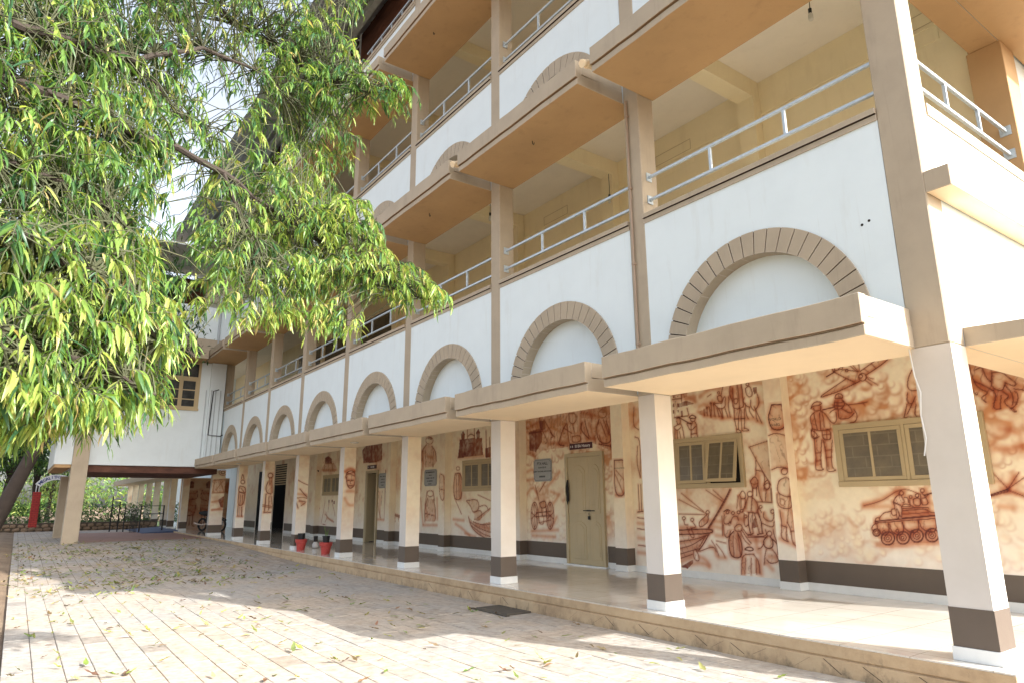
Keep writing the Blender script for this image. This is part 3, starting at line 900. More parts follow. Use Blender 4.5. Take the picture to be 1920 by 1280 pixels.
  ('d', [(-917, 3074), (-830, 3107), (-822, 2981), (-768, 2896)]),
  ('d', [(-750, 3016), (-646, 3015), (-582, 2929), (-507, 2843), (-548, 2819), (-628, 2876)]),
  ('d', [(-746, 3000), (-771, 2881), (-754, 2817), (-669, 2776), (-630, 2861)]),
  ('d', [(-762, 2803), (-742, 2725), (-802, 2581), (-714, 2563), (-723, 2587), (-688, 2733)]),
  ('d', [(-669, 2776), (-603, 2707), (-687, 2658), (-613, 2559), (-582, 2512), (-562, 2524), (-610, 2574)]),
  ('d', [(-633, 2846), (-563, 2717), (-594, 2602)]),
  ('d', [(-552, 2790), (-454, 2762)]),
  ('d', [(-544, 2759), (-514, 2710), (-557, 2597), (-613, 2559)]),
  ('d', [(-984, 2849), (-949, 2759), (-933, 2780)]),
  ('s', [(-926, 2919), (-805, 2825)]),
  ('s', [(-743, 2801), (-759, 2606)]),
  ('s', [(-659, 2759), (-582, 2675)]),
  ('s', [(-809, 3072), (-772, 2958)]),
  ('t', [(-979, 1570), (-791, 1633)]),
  ('d', [(-975, 1556), (-788, 1611)]),
  ('l', [(-784, 1640), (-650, 1821)]),
  ('l', [(-784, 1640), (-608, 1763)]),
  ('l', [(-786, 1625), (-640, 1553)]),
  ('l', [(-784, 1640), (-904, 1816)]),
  ('s', [(-784, 1640), (-706, 1780)]),
  ('s', [(-780, 1625), (-638, 1567)]),
  ('s', [(-748, 2336), (-663, 2314), (-593, 2279)]),
  ('s', [(-847, 2107), (-745, 2100), (-648, 2080)]),
  ('s', [(-578, 2133), (-554, 2117)]),
  ('s', [(-896, 1440), (-772, 1427)]),
 ],
 'b2': [
  ('f', [(-5737, 3385), (-5521, 3389), (-5395, 3388), (-5401, 3316), (-5536, 3291), (-5722, 2976)]),
  ('d', [(-5737, 3385), (-5521, 3389), (-5395, 3388)]),
  ('d', [(-5528, 3384), (-5532, 3249)]),
  ('d', [(-5737, 3305), (-5535, 3301)]),
  ('g', [(-5736, 3231), (-5702, 3227), (-5707, 3164), (-5741, 3168)]),
  ('g', [(-5641, 3225), (-5595, 3219), (-5600, 3152), (-5640, 3156)]),
  ('g', [(-5738, 3115), (-5711, 3112), (-5717, 3049), (-5741, 3052)]),
  ('g', [(-5645, 3104), (-5605, 3100), (-5608, 3059), (-5641, 3062)]),
  ('g', [(-5726, 3357), (-5685, 3357), (-5687, 3336), (-5727, 3338)]),
  ('g', [(-5624, 3355), (-5583, 3358), (-5585, 3341), (-5625, 3339)]),
  ('g', [(-5623, 3207), (-5433, 3247), (-5246, 3173), (-5615, 3143)]),
  ('g', [(-5566, 3085), (-5519, 3085), (-5529, 2967), (-5569, 2971)]),
  ('s', [(-5415, 3307), (-5236, 3284)]),
  ('s', [(-5366, 3270), (-5230, 3212)]),
  ('d', [(-5722, 2976), (-5417, 2976)]),
  ('d', [(-5419, 3110), (-5391, 2984)]),
  ('s', [(-5502, 3370), (-5433, 3257)]),
  ('w', [(-5357, 2919), (-5355, 2873), (-5453, 2857), (-5432, 2803), (-5376, 2702), (-5373, 2585), (-5228, 2584), (-5247, 2655), (-5228, 2795), (-5261, 2848), (-5256, 2909)]),
  ('t', [(-5387, 2947), (-5339, 2978), (-5289, 2973), (-5223, 2926), (-5281, 2916), (-5369, 2930), (-5387, 2947)]),
  ('d', [(-5357, 2919), (-5355, 2873), (-5273, 2860), (-5256, 2909)]),
  ('d', [(-5324, 2854), (-5362, 2787), (-5363, 2706), (-5373, 2585)]),
  ('d', [(-5261, 2848), (-5228, 2795), (-5247, 2655), (-5228, 2584)]),
  ('d', [(-5326, 2834), (-5453, 2857), (-5432, 2803), (-5376, 2702), (-5255, 2777)]),
  ('t', [(-5635, 2978), (-5365, 2828)]),
  ('d', [(-5368, 2650), (-5240, 2655)]),
  ('s', [(-5276, 2829), (-5263, 2687)]),
  ('d', [(-5671, 2950), (-5629, 2967), (-5580, 2920), (-5599, 2850), (-5652, 2844), (-5674, 2909)]),
  ('s', [(-5646, 2927), (-5610, 2872)]),
  ('d', [(-5652, 2844), (-5736, 2810)]),
  ('d', [(-5586, 2849), (-5550, 2794), (-5528, 2597)]),
  ('d', [(-5738, 2790), (-5675, 2732), (-5591, 2787)]),
  ('d', [(-5727, 2758), (-5739, 2603)]),
  ('l', [(-5676, 2722), (-5673, 2598)]),
  ('l', [(-5623, 2718), (-5606, 2603)]),
  ('s', [(-5702, 2724), (-5705, 2611)]),
  ('f', [(-5183, 3023), (-5055, 3049), (-4902, 3112), (-4785, 3078), (-4684, 3008), (-4686, 2871), (-5065, 2940), (-5162, 2970)]),
  ('d', [(-5055, 3049), (-5053, 2938)]),
  ('d', [(-4992, 3062), (-4991, 2942)]),
  ('d', [(-4943, 3066), (-4921, 2905)]),
  ('d', [(-4900, 3132), (-4897, 3031), (-4921, 2905)]),
  ('d', [(-4852, 3126), (-4837, 2906)]),
  ('d', [(-4788, 3039), (-4754, 2897)]),
  ('s', [(-5065, 2940), (-4687, 2861)]),
  ('s', [(-5183, 3023), (-5062, 2969)]),
  ('d', [(-4977, 3070), (-4981, 3063), (-4990, 3060), (-5000, 3063), (-5006, 3070), (-5005, 3078), (-4998, 3083), (-4988, 3083), (-4980, 3078), (-4977, 3070)]),
  ('d', [(-4889, 3135), (-4894, 3127), (-4904, 3123), (-4915, 3126), (-4922, 3134), (-4921, 3144), (-4913, 3150), (-4902, 3150), (-4892, 3145), (-4889, 3135)]),
  ('d', [(-4818, 3122), (-4822, 3113), (-4833, 3110), (-4844, 3113), (-4851, 3121), (-4850, 3130), (-4842, 3137), (-4830, 3137), (-4821, 3131), (-4818, 3122)]),
  ('d', [(-4705, 3291), (-4712, 3279), (-4726, 3275), (-4742, 3279), (-4751, 3291), (-4750, 3304), (-4739, 3313), (-4723, 3313), (-4709, 3305), (-4705, 3291)]),
  ('f', [(-4758, 3234), (-4754, 3154), (-4672, 3134), (-4664, 3222), (-4708, 3257)]),
  ('d', [(-4758, 3234), (-4754, 3154), (-4672, 3134), (-4664, 3222), (-4708, 3257), (-4758, 3234)]),
  ('d', [(-4637, 3381), (-4679, 3253)]),
  ('w', [(-4817, 3122), (-4733, 3122), (-4675, 3105), (-4629, 3217), (-4595, 3203), (-4613, 3137), (-4609, 3058), (-4672, 3016), (-4765, 3036)]),
  ('d', [(-4817, 3122), (-4733, 3122), (-4675, 3105), (-4629, 3217), (-4595, 3203), (-4613, 3137), (-4609, 3058), (-4672, 3016), (-4765, 3036), (-4818, 3102)]),
  ('d', [(-4754, 3025), (-4713, 2952), (-4698, 2862)]),
  ('d', [(-4684, 3017), (-4680, 2870)]),
  ('d', [(-4625, 3020), (-4581, 2870)]),
  ('d', [(-4537, 3205), (-4532, 3136), (-4562, 3072), (-4535, 2865)]),
  ('s', [(-4710, 2864), (-4525, 2855)]),
  ('f', [(-4491, 3376), (-4269, 3379), (-4249, 3246), (-4253, 2988), (-4467, 2983), (-4513, 3212)]),
  ('f', [(-4450, 2981), (-4459, 2829), (-4370, 2820), (-4338, 2969)]),
  ('f', [(-4322, 2967), (-4326, 2815), (-4259, 2813), (-4249, 2968)]),
  ('d', [(-4491, 3376), (-4513, 3212), (-4464, 3128), (-4467, 2983), (-4253, 2988), (-4273, 3114), (-4258, 3266), (-4270, 3374)]),
  ('d', [(-4348, 3375), (-4334, 3180), (-4343, 2979)]),
  ('d', [(-4444, 3330), (-4446, 3194), (-4459, 3118)]),
  ('d', [(-4433, 3153), (-4359, 3154), (-4373, 3069), (-4441, 3072), (-4433, 3153)]),
  ('s', [(-4465, 3353), (-4480, 3198)]),
  ('s', [(-4287, 3309), (-4279, 3173)]),
  ('d', [(-4450, 2981), (-4459, 2829), (-4431, 2654)]),
  ('d', [(-4338, 2969), (-4381, 2821), (-4398, 2651)]),
  ('d', [(-4322, 2967), (-4326, 2815), (-4333, 2627)]),
  ('d', [(-4248, 2978), (-4260, 2809), (-4287, 2651)]),
  ('t', [(-4465, 2824), (-4370, 2820)]),
  ('t', [(-4337, 2816), (-4259, 2813)]),
  ('d', [(-4432, 2650), (-4437, 2598), (-4359, 2591), (-4346, 2609), (-4398, 2651), (-4432, 2650)]),
  ('d', [(-4331, 2655), (-4334, 2618), (-4215, 2607), (-4197, 2624), (-4275, 2659)]),
  ('d', [(-4127, 3353), (-4135, 3339), (-4152, 3333), (-4170, 3339), (-4181, 3353), (-4179, 3369), (-4166, 3380), (-4147, 3380), (-4132, 3370), (-4127, 3353)]),
  ('w', [(-4199, 3296), (-4198, 3201), (-4139, 3136), (-4070, 3174), (-4100, 3302), (-4141, 3327)]),
  ('d', [(-4199, 3296), (-4198, 3201), (-4139, 3136), (-4070, 3174), (-4100, 3302), (-4141, 3327), (-4199, 3296)]),
  ('d', [(-4237, 3148), (-4264, 3094), (-4217, 3012), (-4154, 2986)]),
  ('g', [(-4058, 3287), (-3992, 3296), (-3992, 3193), (-4047, 3181), (-4063, 3240)]),
  ('d', [(-3993, 3183), (-3964, 3058), (-4005, 2969), (-4051, 2937)]),
  ('d', [(-4224, 3051), (-4231, 2881), (-4195, 2802)]),
  ('d', [(-4154, 2986), (-4171, 2931), (-4096, 2811)]),
  ('d', [(-4067, 2986), (-4016, 2858), (-3958, 2714)]),
  ('d', [(-4040, 2936), (-4052, 2825), (-4028, 2748)]),
  ('d', [(-4121, 3096), (-4133, 2984), (-4074, 2921)]),
  ('s', [(-3989, 3117), (-3992, 2986)]),
  ('s', [(-4206, 2803), (-4088, 2791)]),
  ('s', [(-4039, 2749), (-3948, 2704)]),
  ('s', [(-5122, 3280), (-4914, 3385), (-4828, 3383), (-4709, 3376)]),
  ('s', [(-5150, 3110), (-5047, 3139), (-4977, 3100)]),
  ('l', [(-4962, 3260), (-4886, 3290)]),
  ('s', [(-4092, 3377), (-3965, 3349), (-3860, 3334)]),
  ('s', [(-3955, 3038), (-3862, 3027)]),
  ('h', [(-5771, 1028), (-5053, 1074), (-5061, 992), (-5152, 964), (-5371, 713), (-5506, 502), (-5632, 404), (-5770, 407)]),
  ('t', [(-5771, 1028), (-5053, 1074), (-5061, 992), (-5768, 955)]),
  ('d', [(-5769, 837), (-5422, 890), (-5135, 977)]),
  ('d', [(-5769, 725), (-5515, 783), (-5253, 922)]),
  ('d', [(-5768, 634), (-5505, 706), (-5360, 739)]),
  ('d', [(-5765, 562), (-5510, 642)]),
  ('t', [(-5152, 964), (-5262, 820), (-5371, 713)]),
  ('d', [(-5201, 962), (-5348, 778)]),
  ('g', [(-5768, 433), (-5518, 552), (-5506, 502), (-5632, 404), (-5752, 408)]),
  ('s', [(-5745, 707), (-5518, 744), (-5364, 790)]),
  ('s', [(-5753, 602), (-5526, 654)]),
  ('s', [(-5754, 811), (-5458, 863), (-5252, 935)]),
  ('s', [(-5761, 511), (-5532, 589)]),
  ('s', [(-5703, 997), (-5081, 1035)]),
  ('t', [(-4657, 1700), (-4730, 1588), (-4961, 1297), (-5150, 1078)]),
  ('d', [(-4634, 1700), (-4716, 1575), (-4946, 1285), (-5125, 1078)]),
  ('l', [(-5134, 1695), (-4815, 1512)]),
  ('l', [(-5728, 1542), (-5185, 1320)]),
  ('l', [(-5666, 1650), (-5215, 1345)]),
  ('l', [(-4988, 1693), (-4797, 1538)]),
  ('l', [(-5748, 1301), (-5187, 1294)]),
  ('f', [(-5145, 1308), (-5224, 1242), (-5330, 1176), (-5322, 1073), (-5167, 1154), (-5130, 1206), (-5122, 1295)]),
  ('d', [(-5099, 1334), (-5109, 1315), (-5131, 1306), (-5155, 1309), (-5169, 1323), (-5167, 1343), (-5150, 1358), (-5126, 1361), (-5105, 1352), (-5099, 1334)]),
  ('d', [(-5145, 1308), (-5224, 1242), (-5330, 1176), (-5322, 1073), (-5167, 1154), (-5130, 1206), (-5122, 1295)]),
  ('d', [(-5436, 1206), (-5446, 1190), (-5466, 1180), (-5489, 1183), (-5503, 1196), (-5501, 1214), (-5485, 1228), (-5462, 1232), (-5443, 1223), (-5436, 1206)]),
  ('d', [(-5464, 1173), (-5388, 1084), (-5507, 1068)]),
  ('d', [(-5614, 1230), (-5624, 1213), (-5645, 1203), (-5668, 1206), (-5682, 1219), (-5681, 1238), (-5664, 1252), (-5641, 1255), (-5621, 1247), (-5614, 1230)]),
  ('d', [(-5652, 1196), (-5641, 1117), (-5572, 1119)]),
  ('d', [(-5592, 1079), (-5521, 912), (-5436, 915), (-5507, 1068)]),
  ('g', [(-5567, 1066), (-5509, 1055), (-5538, 1015), (-5570, 1034)]),
  ('s', [(-5732, 1075), (-5406, 1071)]),
  ('d', [(-5452, 735), (-5373, 688), (-5220, 746), (-5056, 792), (-5016, 707)]),
  ('s', [(-5559, 473), (-5405, 508), (-5258, 506), (-5182, 461)]),
  ('l', [(-5005, 832), (-4891, 714), (-4853, 630)]),
  ('l', [(-5096, 878), (-5010, 769), (-4975, 647)]),
  ('s', [(-5136, 788), (-5045, 743), (-5021, 657)]),
  ('s', [(-5363, 612), (-5236, 569), (-5178, 498)]),
  ('d', [(-5489, 694), (-5484, 554), (-5370, 536), (-5392, 661), (-5437, 710)]),
  ('s', [(-4977, 623), (-4838, 625)]),
  ('l', [(-5000, 882), (-4816, 852)]),
  ('s', [(-5228, 1204), (-4877, 1185)]),
  ('s', [(-5106, 1117), (-4887, 1085)]),
  ('s', [(-4992, 969), (-4867, 961)]),
  ('f', [(-4807, 1349), (-4734, 1387), (-4690, 1362), (-4632, 1338), (-4463, 1376), (-4370, 1280), (-4457, 1145), (-4706, 1041), (-4746, 941), (-4866, 974), (-4853, 1273)]),
  ('t', [(-4807, 1349), (-4734, 1387), (-4690, 1362)]),
  ('d', [(-4804, 1299), (-4833, 1161), (-4757, 1150), (-4692, 1189)]),
  ('d', [(-4853, 1273), (-4866, 974)]),
  ('d', [(-4835, 1136), (-4837, 950), (-4746, 941), (-4706, 1041)]),
  ('d', [(-4603, 1326), (-4611, 1310), (-4630, 1301), (-4650, 1304), (-4662, 1317), (-4661, 1334), (-4646, 1347), (-4625, 1350), (-4608, 1342), (-4603, 1326)]),
  ('d', [(-4497, 1339), (-4505, 1323), (-4524, 1315), (-4543, 1318), (-4555, 1330), (-4554, 1347), (-4539, 1360), (-4519, 1363), (-4502, 1355), (-4497, 1339)]),
  ('d', [(-4435, 1364), (-4443, 1349), (-4462, 1340), (-4481, 1343), (-4493, 1355), (-4492, 1372), (-4477, 1385), (-4457, 1388), (-4440, 1380), (-4435, 1364)]),
  ('d', [(-4370, 1280), (-4379, 1264), (-4397, 1256), (-4416, 1258), (-4428, 1271), (-4426, 1287), (-4412, 1300), (-4392, 1303), (-4376, 1295), (-4370, 1280)]),
  ('d', [(-4711, 1337), (-4719, 1323), (-4736, 1315), (-4754, 1317), (-4765, 1329), (-4764, 1344), (-4751, 1356), (-4732, 1359), (-4716, 1352), (-4711, 1337)]),
  ('d', [(-4694, 1164), (-4654, 1264), (-4561, 1290), (-4539, 1216)]),
  ('s', [(-4595, 1252), (-4450, 1218)]),
  ('d', [(-4433, 1243), (-4431, 1109), (-4369, 1147)]),
  ('h', [(-4646, 1043), (-4744, 966), (-4766, 818), (-4731, 637), (-4538, 637), (-4501, 854), (-4496, 1047), (-4473, 1133), (-4544, 1167), (-4625, 1104)]),
  ('d', [(-4625, 1104), (-4544, 1167), (-4473, 1133), (-4496, 1047), (-4616, 1043), (-4625, 1104)]),
  ('t', [(-4646, 1043), (-4744, 966), (-4766, 818), (-4731, 637), (-4538, 637), (-4501, 854), (-4573, 1020)]),
  ('d', [(-4494, 1071), (-4418, 954), (-4340, 873)]),
  ('d', [(-4514, 1022), (-4452, 904), (-4371, 848)]),
  ('l', [(-4575, 996), (-4550, 660)]),
  ('l', [(-4668, 968), (-4684, 652)]),
  ('s', [(-4716, 942), (-4727, 674)]),
  ('s', [(-4551, 949), (-4533, 685)]),
  ('s', [(-4608, 971), (-4624, 656)]),
  ('h', [(-4458, 701), (-4536, 649), (-4562, 398), (-4230, 435), (-4226, 609), (-4314, 709)]),
  ('t', [(-4464, 784), (-4374, 824), (-4292, 781), (-4366, 754), (-4466, 772)]),
  ('d', [(-4458, 701), (-4536, 649), (-4562, 398)]),
  ('d', [(-4314, 709), (-4226, 609), (-4230, 435)]),
  ('l', [(-4464, 641), (-4503, 403)]),
  ('l', [(-4363, 648), (-4389, 400)]),
  ('l', [(-4280, 629), (-4288, 419)]),
  ('d', [(-4458, 701), (-4314, 709)]),
  ('s', [(-4511, 615), (-4531, 412)]),
  ('s', [(-4254, 608), (-4257, 445)]),
  ('s', [(-4181, 775), (-4204, 426)]),
  ('s', [(-4248, 936), (-4239, 749)]),
  ('s', [(-4335, 921), (-4138, 917)]),
  ('h', [(-4048, 985), (-4124, 918), (-4107, 814), (-4082, 792), (-4140, 569), (-4036, 587), (-3885, 620), (-3902, 710), (-3971, 809), (-3945, 925), (-3994, 981)]),
  ('d', [(-3958, 1029), (-3965, 1011), (-3981, 998), (-4001, 991), (-4022, 992), (-4038, 1001), (-4046, 1017), (-4044, 1035), (-4032, 1051), (-4014, 1062), (-3993, 1065), (-3974, 1059), (-3962, 1046), (-3958, 1029)]),
  ('t', [(-4048, 985), (-4124, 918), (-4107, 814), (-3971, 809), (-3945, 925), (-3994, 981)]),
  ('t', [(-3956, 948), (-3876, 882), (-3886, 733)]),
  ('d', [(-4082, 792), (-4121, 685), (-4140, 569)]),
  ('d', [(-3973, 797), (-3902, 710), (-3885, 620), (-4036, 587), (-4085, 641)]),
  ('d', [(-4114, 883), (-4163, 811), (-4220, 796)]),
  ('s', [(-4091, 584), (-4004, 510)]),
  ('s', [(-4038, 690), (-3931, 685)]),
  ('d', [(-3928, 1088), (-3924, 995), (-3880, 905)]),
  ('f', [(-4326, 1572), (-4451, 1352), (-4351, 1329), (-4179, 1330), (-4139, 1307), (-4152, 1450), (-4200, 1535), (-4252, 1583)]),
  ('w', [(-4336, 1329), (-4364, 1195), (-4338, 1028), (-4288, 1030), (-4297, 1149), (-4238, 1306), (-4197, 1151), (-4182, 1033), (-4124, 1047), (-4166, 1318)]),
  ('d', [(-4234, 1620), (-4242, 1600), (-4260, 1585), (-4283, 1578), (-4307, 1581), (-4326, 1592), (-4335, 1611), (-4333, 1631), (-4320, 1649), (-4299, 1660), (-4274, 1663), (-4252, 1655), (-4238, 1640), (-4234, 1620)]),
  ('d', [(-4326, 1572), (-4398, 1438), (-4451, 1352)]),
  ('d', [(-4254, 1571), (-4200, 1535), (-4152, 1450), (-4177, 1342), (-4141, 1283)]),
  ('d', [(-4350, 1341), (-4179, 1330)]),
  ('t', [(-4336, 1329), (-4364, 1195), (-4338, 1028)]),
  ('d', [(-4263, 1341), (-4297, 1149), (-4288, 1030)]),
  ('d', [(-4237, 1318), (-4197, 1151), (-4182, 1033)]),
  ('t', [(-4166, 1318), (-4122, 1200), (-4124, 1047)]),
  ('t', [(-4385, 991), (-4289, 1018)]),
  ('t', [(-4212, 1009), (-4112, 1030)]),
  ('d', [(-4463, 1084), (-4387, 979), (-4048, 979), (-4065, 1084)]),
  ('d', [(-4388, 961), (-4049, 973)]),
  ('d', [(-4256, 1547), (-4289, 1365)]),
  ('s', [(-4360, 1523), (-4402, 1401)]),
  ('s', [(-4190, 1498), (-4175, 1366)]),
  ('g', [(-4302, 1101), (-4259, 1245), (-4215, 1258), (-4187, 1116)]),
  ('d', [(-4477, 1610), (-4417, 1690), (-4359, 1609), (-4387, 1548), (-4461, 1548), (-4477, 1610)]),
  ('d', [(-4461, 1548), (-4467, 1413)]),
  ('d', [(-4380, 1548), (-4393, 1413)]),
  ('s', [(-4471, 1598), (-4437, 1560)]),
  ('d', [(-4242, 1828), (-4260, 1791), (-4190, 1765), (-4117, 1788), (-4120, 1824)]),
  ('d', [(-4212, 1766), (-4229, 1668)]),
  ('d', [(-4126, 1764), (-4110, 1582), (-4075, 1510)]),
  ('d', [(-4022, 1749), (-3947, 1796), (-3911, 1747), (-3945, 1688), (-4000, 1689), (-4022, 1749)]),
  ('d', [(-3987, 1689), (-4018, 1522)]),
  ('d', [(-3903, 1699), (-3909, 1509)]),
  ('l', [(-4516, 1598), (-4550, 1400)]),
  ('l', [(-4501, 1598), (-4491, 1401)]),
  ('s', [(-4087, 1666), (-4087, 1534)]),
  ('s', [(-3975, 1664), (-3975, 1533)]),
  ('d', [(-4161, 1498), (-3911, 1492)]),
  ('d', [(-3880, 1357), (-3889, 1339), (-3910, 1329), (-3931, 1332), (-3944, 1347), (-3942, 1366), (-3926, 1381), (-3904, 1384), (-3885, 1375), (-3880, 1357)]),
  ('d', [(-4065, 1343), (-4088, 1260), (-3983, 1203), (-3913, 1228), (-3889, 1322)]),
  ('d', [(-4110, 1177), (-3925, 1111), (-3902, 1205)]),
  ('s', [(-4054, 1320), (-4022, 1226)]),
  ('d', [(-4087, 1426), (-4094, 1413), (-4110, 1405), (-4127, 1408), (-4137, 1419), (-4135, 1434), (-4123, 1445), (-4106, 1448), (-4091, 1440), (-4087, 1426)]),
  ('d', [(-4143, 1402), (-4107, 1343)]),
  ('f', [(-4258, 1823), (-4165, 1905), (-4110, 1805), (-4153, 1707), (-4236, 1709)]),
  ('d', [(-4258, 1823), (-4165, 1905), (-4110, 1805), (-4153, 1707), (-4236, 1709), (-4258, 1823)]),
  ('d', [(-4119, 2188), (-4149, 1905)]),
  ('d', [(-4220, 2353), (-3864, 2428)]),
  ('d', [(-4220, 2353), (-4095, 2101), (-3904, 1758)]),
  ('h', [(-4220, 2353), (-3864, 2428), (-3882, 1813), (-4095, 2101)]),
  ('d', [(-4140, 1989), (-3980, 1955), (-4025, 1677)]),
  ('d', [(-4015, 1774), (-3953, 1842), (-3903, 1772), (-3944, 1690), (-4008, 1691), (-4015, 1774)]),
  ('d', [(-4229, 1709), (-4244, 1568)]),
  ('d', [(-4156, 1707), (-4168, 1595)]),
  ('s', [(-4188, 1849), (-4166, 1736)]),
  ('s', [(-4113, 1932), (-4071, 1706)]),
  ('s', [(-6724, 2919), (-6548, 3041)]),
  ('d', [(-6700, 3268), (-6748, 2921), (-6609, 2839)]),
  ('d', [(-6714, 2709), (-6574, 2663), (-6624, 1953)]),
  ('d', [(-6654, 2532), (-6699, 2227), (-6624, 1953)]),
  ('t', [(-6737, 1321), (-6597, 1339)]),
  ('d', [(-6744, 1222), (-6584, 1209)]),
  ('d', [(-6758, 1025), (-6588, 1014)]),
  ('d', [(-6755, 732), (-6582, 724)]),
  ('d', [(-6689, 1820), (-6688, 1355)]),
  ('d', [(-6624, 1819), (-6628, 1355)]),
  ('s', [(-6737, 1124), (-6568, 1111)]),
  ('s', [(-6746, 862), (-6586, 852)]),
  ('s', [(-6763, 603), (-6591, 596)]),
 ],
 'p2': [
  ('f', [(-3624, 2948), (-3373, 2923), (-3375, 2794), (-3439, 2554), (-3665, 2562), (-3709, 2761), (-3659, 2859)]),
  ('t', [(-3624, 2948), (-3373, 2923), (-3375, 2794), (-3439, 2554), (-3665, 2562), (-3709, 2761), (-3659, 2859), (-3624, 2948)]),
  ('s', [(-3375, 2907), (-3436, 2576), (-3651, 2572)]),
  ('h', [(-3725, 2487), (-3580, 2521), (-3320, 2411), (-3407, 1957), (-3585, 2019), (-3729, 1970)]),
  ('d', [(-3725, 2487), (-3580, 2521), (-3320, 2411)]),
  ('d', [(-3729, 1970), (-3585, 2019), (-3395, 1956)]),
  ('d', [(-3320, 2411), (-3407, 1957)]),
  ('d', [(-3276, 2473), (-3395, 1956), (-3552, 1207)]),
  ('s', [(-3373, 2371), (-3422, 2045)]),
  ('h', [(-3517, 1852), (-3633, 1812), (-3677, 1637), (-3688, 1420), (-3642, 1163), (-3687, 981), (-3548, 923), (-3571, 1143), (-3552, 1207), (-3503, 894), (-3355, 860), (-3452, 927), (-3408, 1210), (-3447, 1389), (-3370, 1655), (-3424, 1806)]),
  ('d', [(-3466, 1937), (-3482, 1907), (-3515, 1892), (-3551, 1899), (-3572, 1925), (-3569, 1958), (-3542, 1982), (-3505, 1986), (-3475, 1969), (-3466, 1937)]),
  ('s', [(-3554, 1963), (-3478, 1981)]),
  ('d', [(-3517, 1852), (-3633, 1812), (-3677, 1637), (-3536, 1571), (-3462, 1581)]),
  ('d', [(-3492, 1851), (-3424, 1806)]),
  ('d', [(-3679, 1616), (-3688, 1420), (-3447, 1389), (-3463, 1570)]),
  ('l', [(-3624, 1550), (-3553, 1528), (-3575, 1442), (-3646, 1463), (-3624, 1550)]),
  ('d', [(-3374, 1934), (-3370, 1655), (-3439, 1677)]),
  ('d', [(-3656, 1377), (-3642, 1163), (-3687, 981), (-3548, 923), (-3602, 973), (-3571, 1143)]),
  ('d', [(-3552, 1207), (-3504, 1103), (-3503, 894), (-3355, 860), (-3452, 927), (-3408, 1210), (-3449, 1378)]),
  ('d', [(-3655, 1162), (-3571, 1143)]),
  ('d', [(-3505, 1092), (-3427, 1084)]),
  ('s', [(-3623, 1334), (-3603, 1185)]),
  ('s', [(-3453, 1336), (-3441, 1126)]),
  ('s', [(-3700, 969), (-3356, 849)]),
 ],
 'b3': [
  ('f', [(-10157, 3157), (-10169, 2572), (-9823, 2489), (-9560, 2631), (-8681, 2651), (-7920, 2686), (-7713, 2615), (-7314, 2477), (-7259, 3408), (-8793, 3405), (-10125, 3400)]),
  ('s', [(-10131, 3089), (-9345, 3054)]),
  ('s', [(-9353, 2773), (-8677, 2755)]),
  ('s', [(-7987, 3083), (-7833, 2723)]),
  ('f', [(-10157, 3157), (-9644, 3336), (-8989, 3302), (-8708, 3151), (-9095, 3094), (-9754, 3153)]),
  ('g', [(-10050, 3082), (-9650, 3128), (-9550, 3008), (-9581, 2821), (-9794, 2614), (-10032, 2660)]),
  ('t', [(-10050, 3050), (-9574, 3058)]),
  ('d', [(-9809, 3078), (-9794, 2614)]),
  ('s', [(-10059, 2630), (-9823, 2489)]),
  ('d', [(-9643, 3368), (-9598, 3139), (-9352, 2804), (-9454, 2780)]),
  ('d', [(-9489, 3321), (-9150, 2913), (-9250, 2890)]),
  ('g', [(-9671, 3307), (-9439, 3284), (-9445, 3094), (-9625, 3078)]),
  ('t', [(-9271, 3016), (-9126, 2896)]),
  ('f', [(-8803, 3130), (-8661, 3147), (-8631, 2722), (-9011, 2703), (-8908, 2894)]),
  ('t', [(-8708, 3151), (-8855, 3012), (-8908, 2894), (-9010, 2718), (-8820, 2690)]),
  ('d', [(-8685, 3119), (-8671, 2905), (-8631, 2722), (-8563, 2702)]),
  ('d', [(-8806, 3069), (-8531, 2924)]),
  ('d', [(-8629, 3357), (-8398, 3347), (-8382, 3180), (-8499, 3116), (-8613, 3172), (-8629, 3357)]),
  ('d', [(-8499, 3116), (-8461, 2948)]),
  ('f', [(-8533, 2864), (-8261, 2872), (-8268, 2726), (-8539, 2731)]),
  ('d', [(-8533, 2864), (-8261, 2872), (-8268, 2726), (-8539, 2731), (-8533, 2864)]),
  ('t', [(-8204, 3133), (-8256, 2990), (-8129, 2862), (-8002, 2779)]),
  ('t', [(-8115, 3154), (-8078, 3004), (-8000, 2822)]),
  ('s', [(-8183, 3102), (-8083, 2887)]),
  ('f', [(-7685, 3141), (-7778, 2977), (-7748, 2745), (-7588, 2634), (-7343, 2659), (-7409, 2916), (-7480, 3092)]),
  ('t', [(-7685, 3141), (-7778, 2977), (-7748, 2745), (-7588, 2634), (-7343, 2659), (-7409, 2916), (-7480, 3092)]),
  ('d', [(-7452, 3231), (-7468, 3193), (-7508, 3167), (-7564, 3158), (-7623, 3169), (-7671, 3197), (-7697, 3237), (-7695, 3278), (-7665, 3311), (-7614, 3329), (-7555, 3328), (-7501, 3307), (-7463, 3272), (-7452, 3231)]),
  ('g', [(-7675, 3313), (-7568, 3359), (-7469, 3290), (-7492, 3250), (-7636, 3265)]),
  ('d', [(-7646, 3079), (-7497, 2782)]),
  ('d', [(-7560, 3128), (-7415, 2804)]),
  ('d', [(-7702, 2827), (-7628, 2651)]),
  ('f', [(-8238, 3375), (-7301, 3371), (-7310, 3216), (-7727, 3145), (-8245, 3226)]),
  ('s', [(-8195, 3340), (-7724, 3202)]),
  ('t', [(-7711, 2643), (-7388, 2579)]),
  ('t', [(-7386, 2606), (-7333, 2492)]),
  ('s', [(-10028, 2853), (-9874, 2555)]),
  ('s', [(-10129, 3187), (-9698, 3277)]),
  ('s', [(-9059, 2722), (-8633, 2692)]),
  ('s', [(-8088, 2800), (-7832, 2751)]),
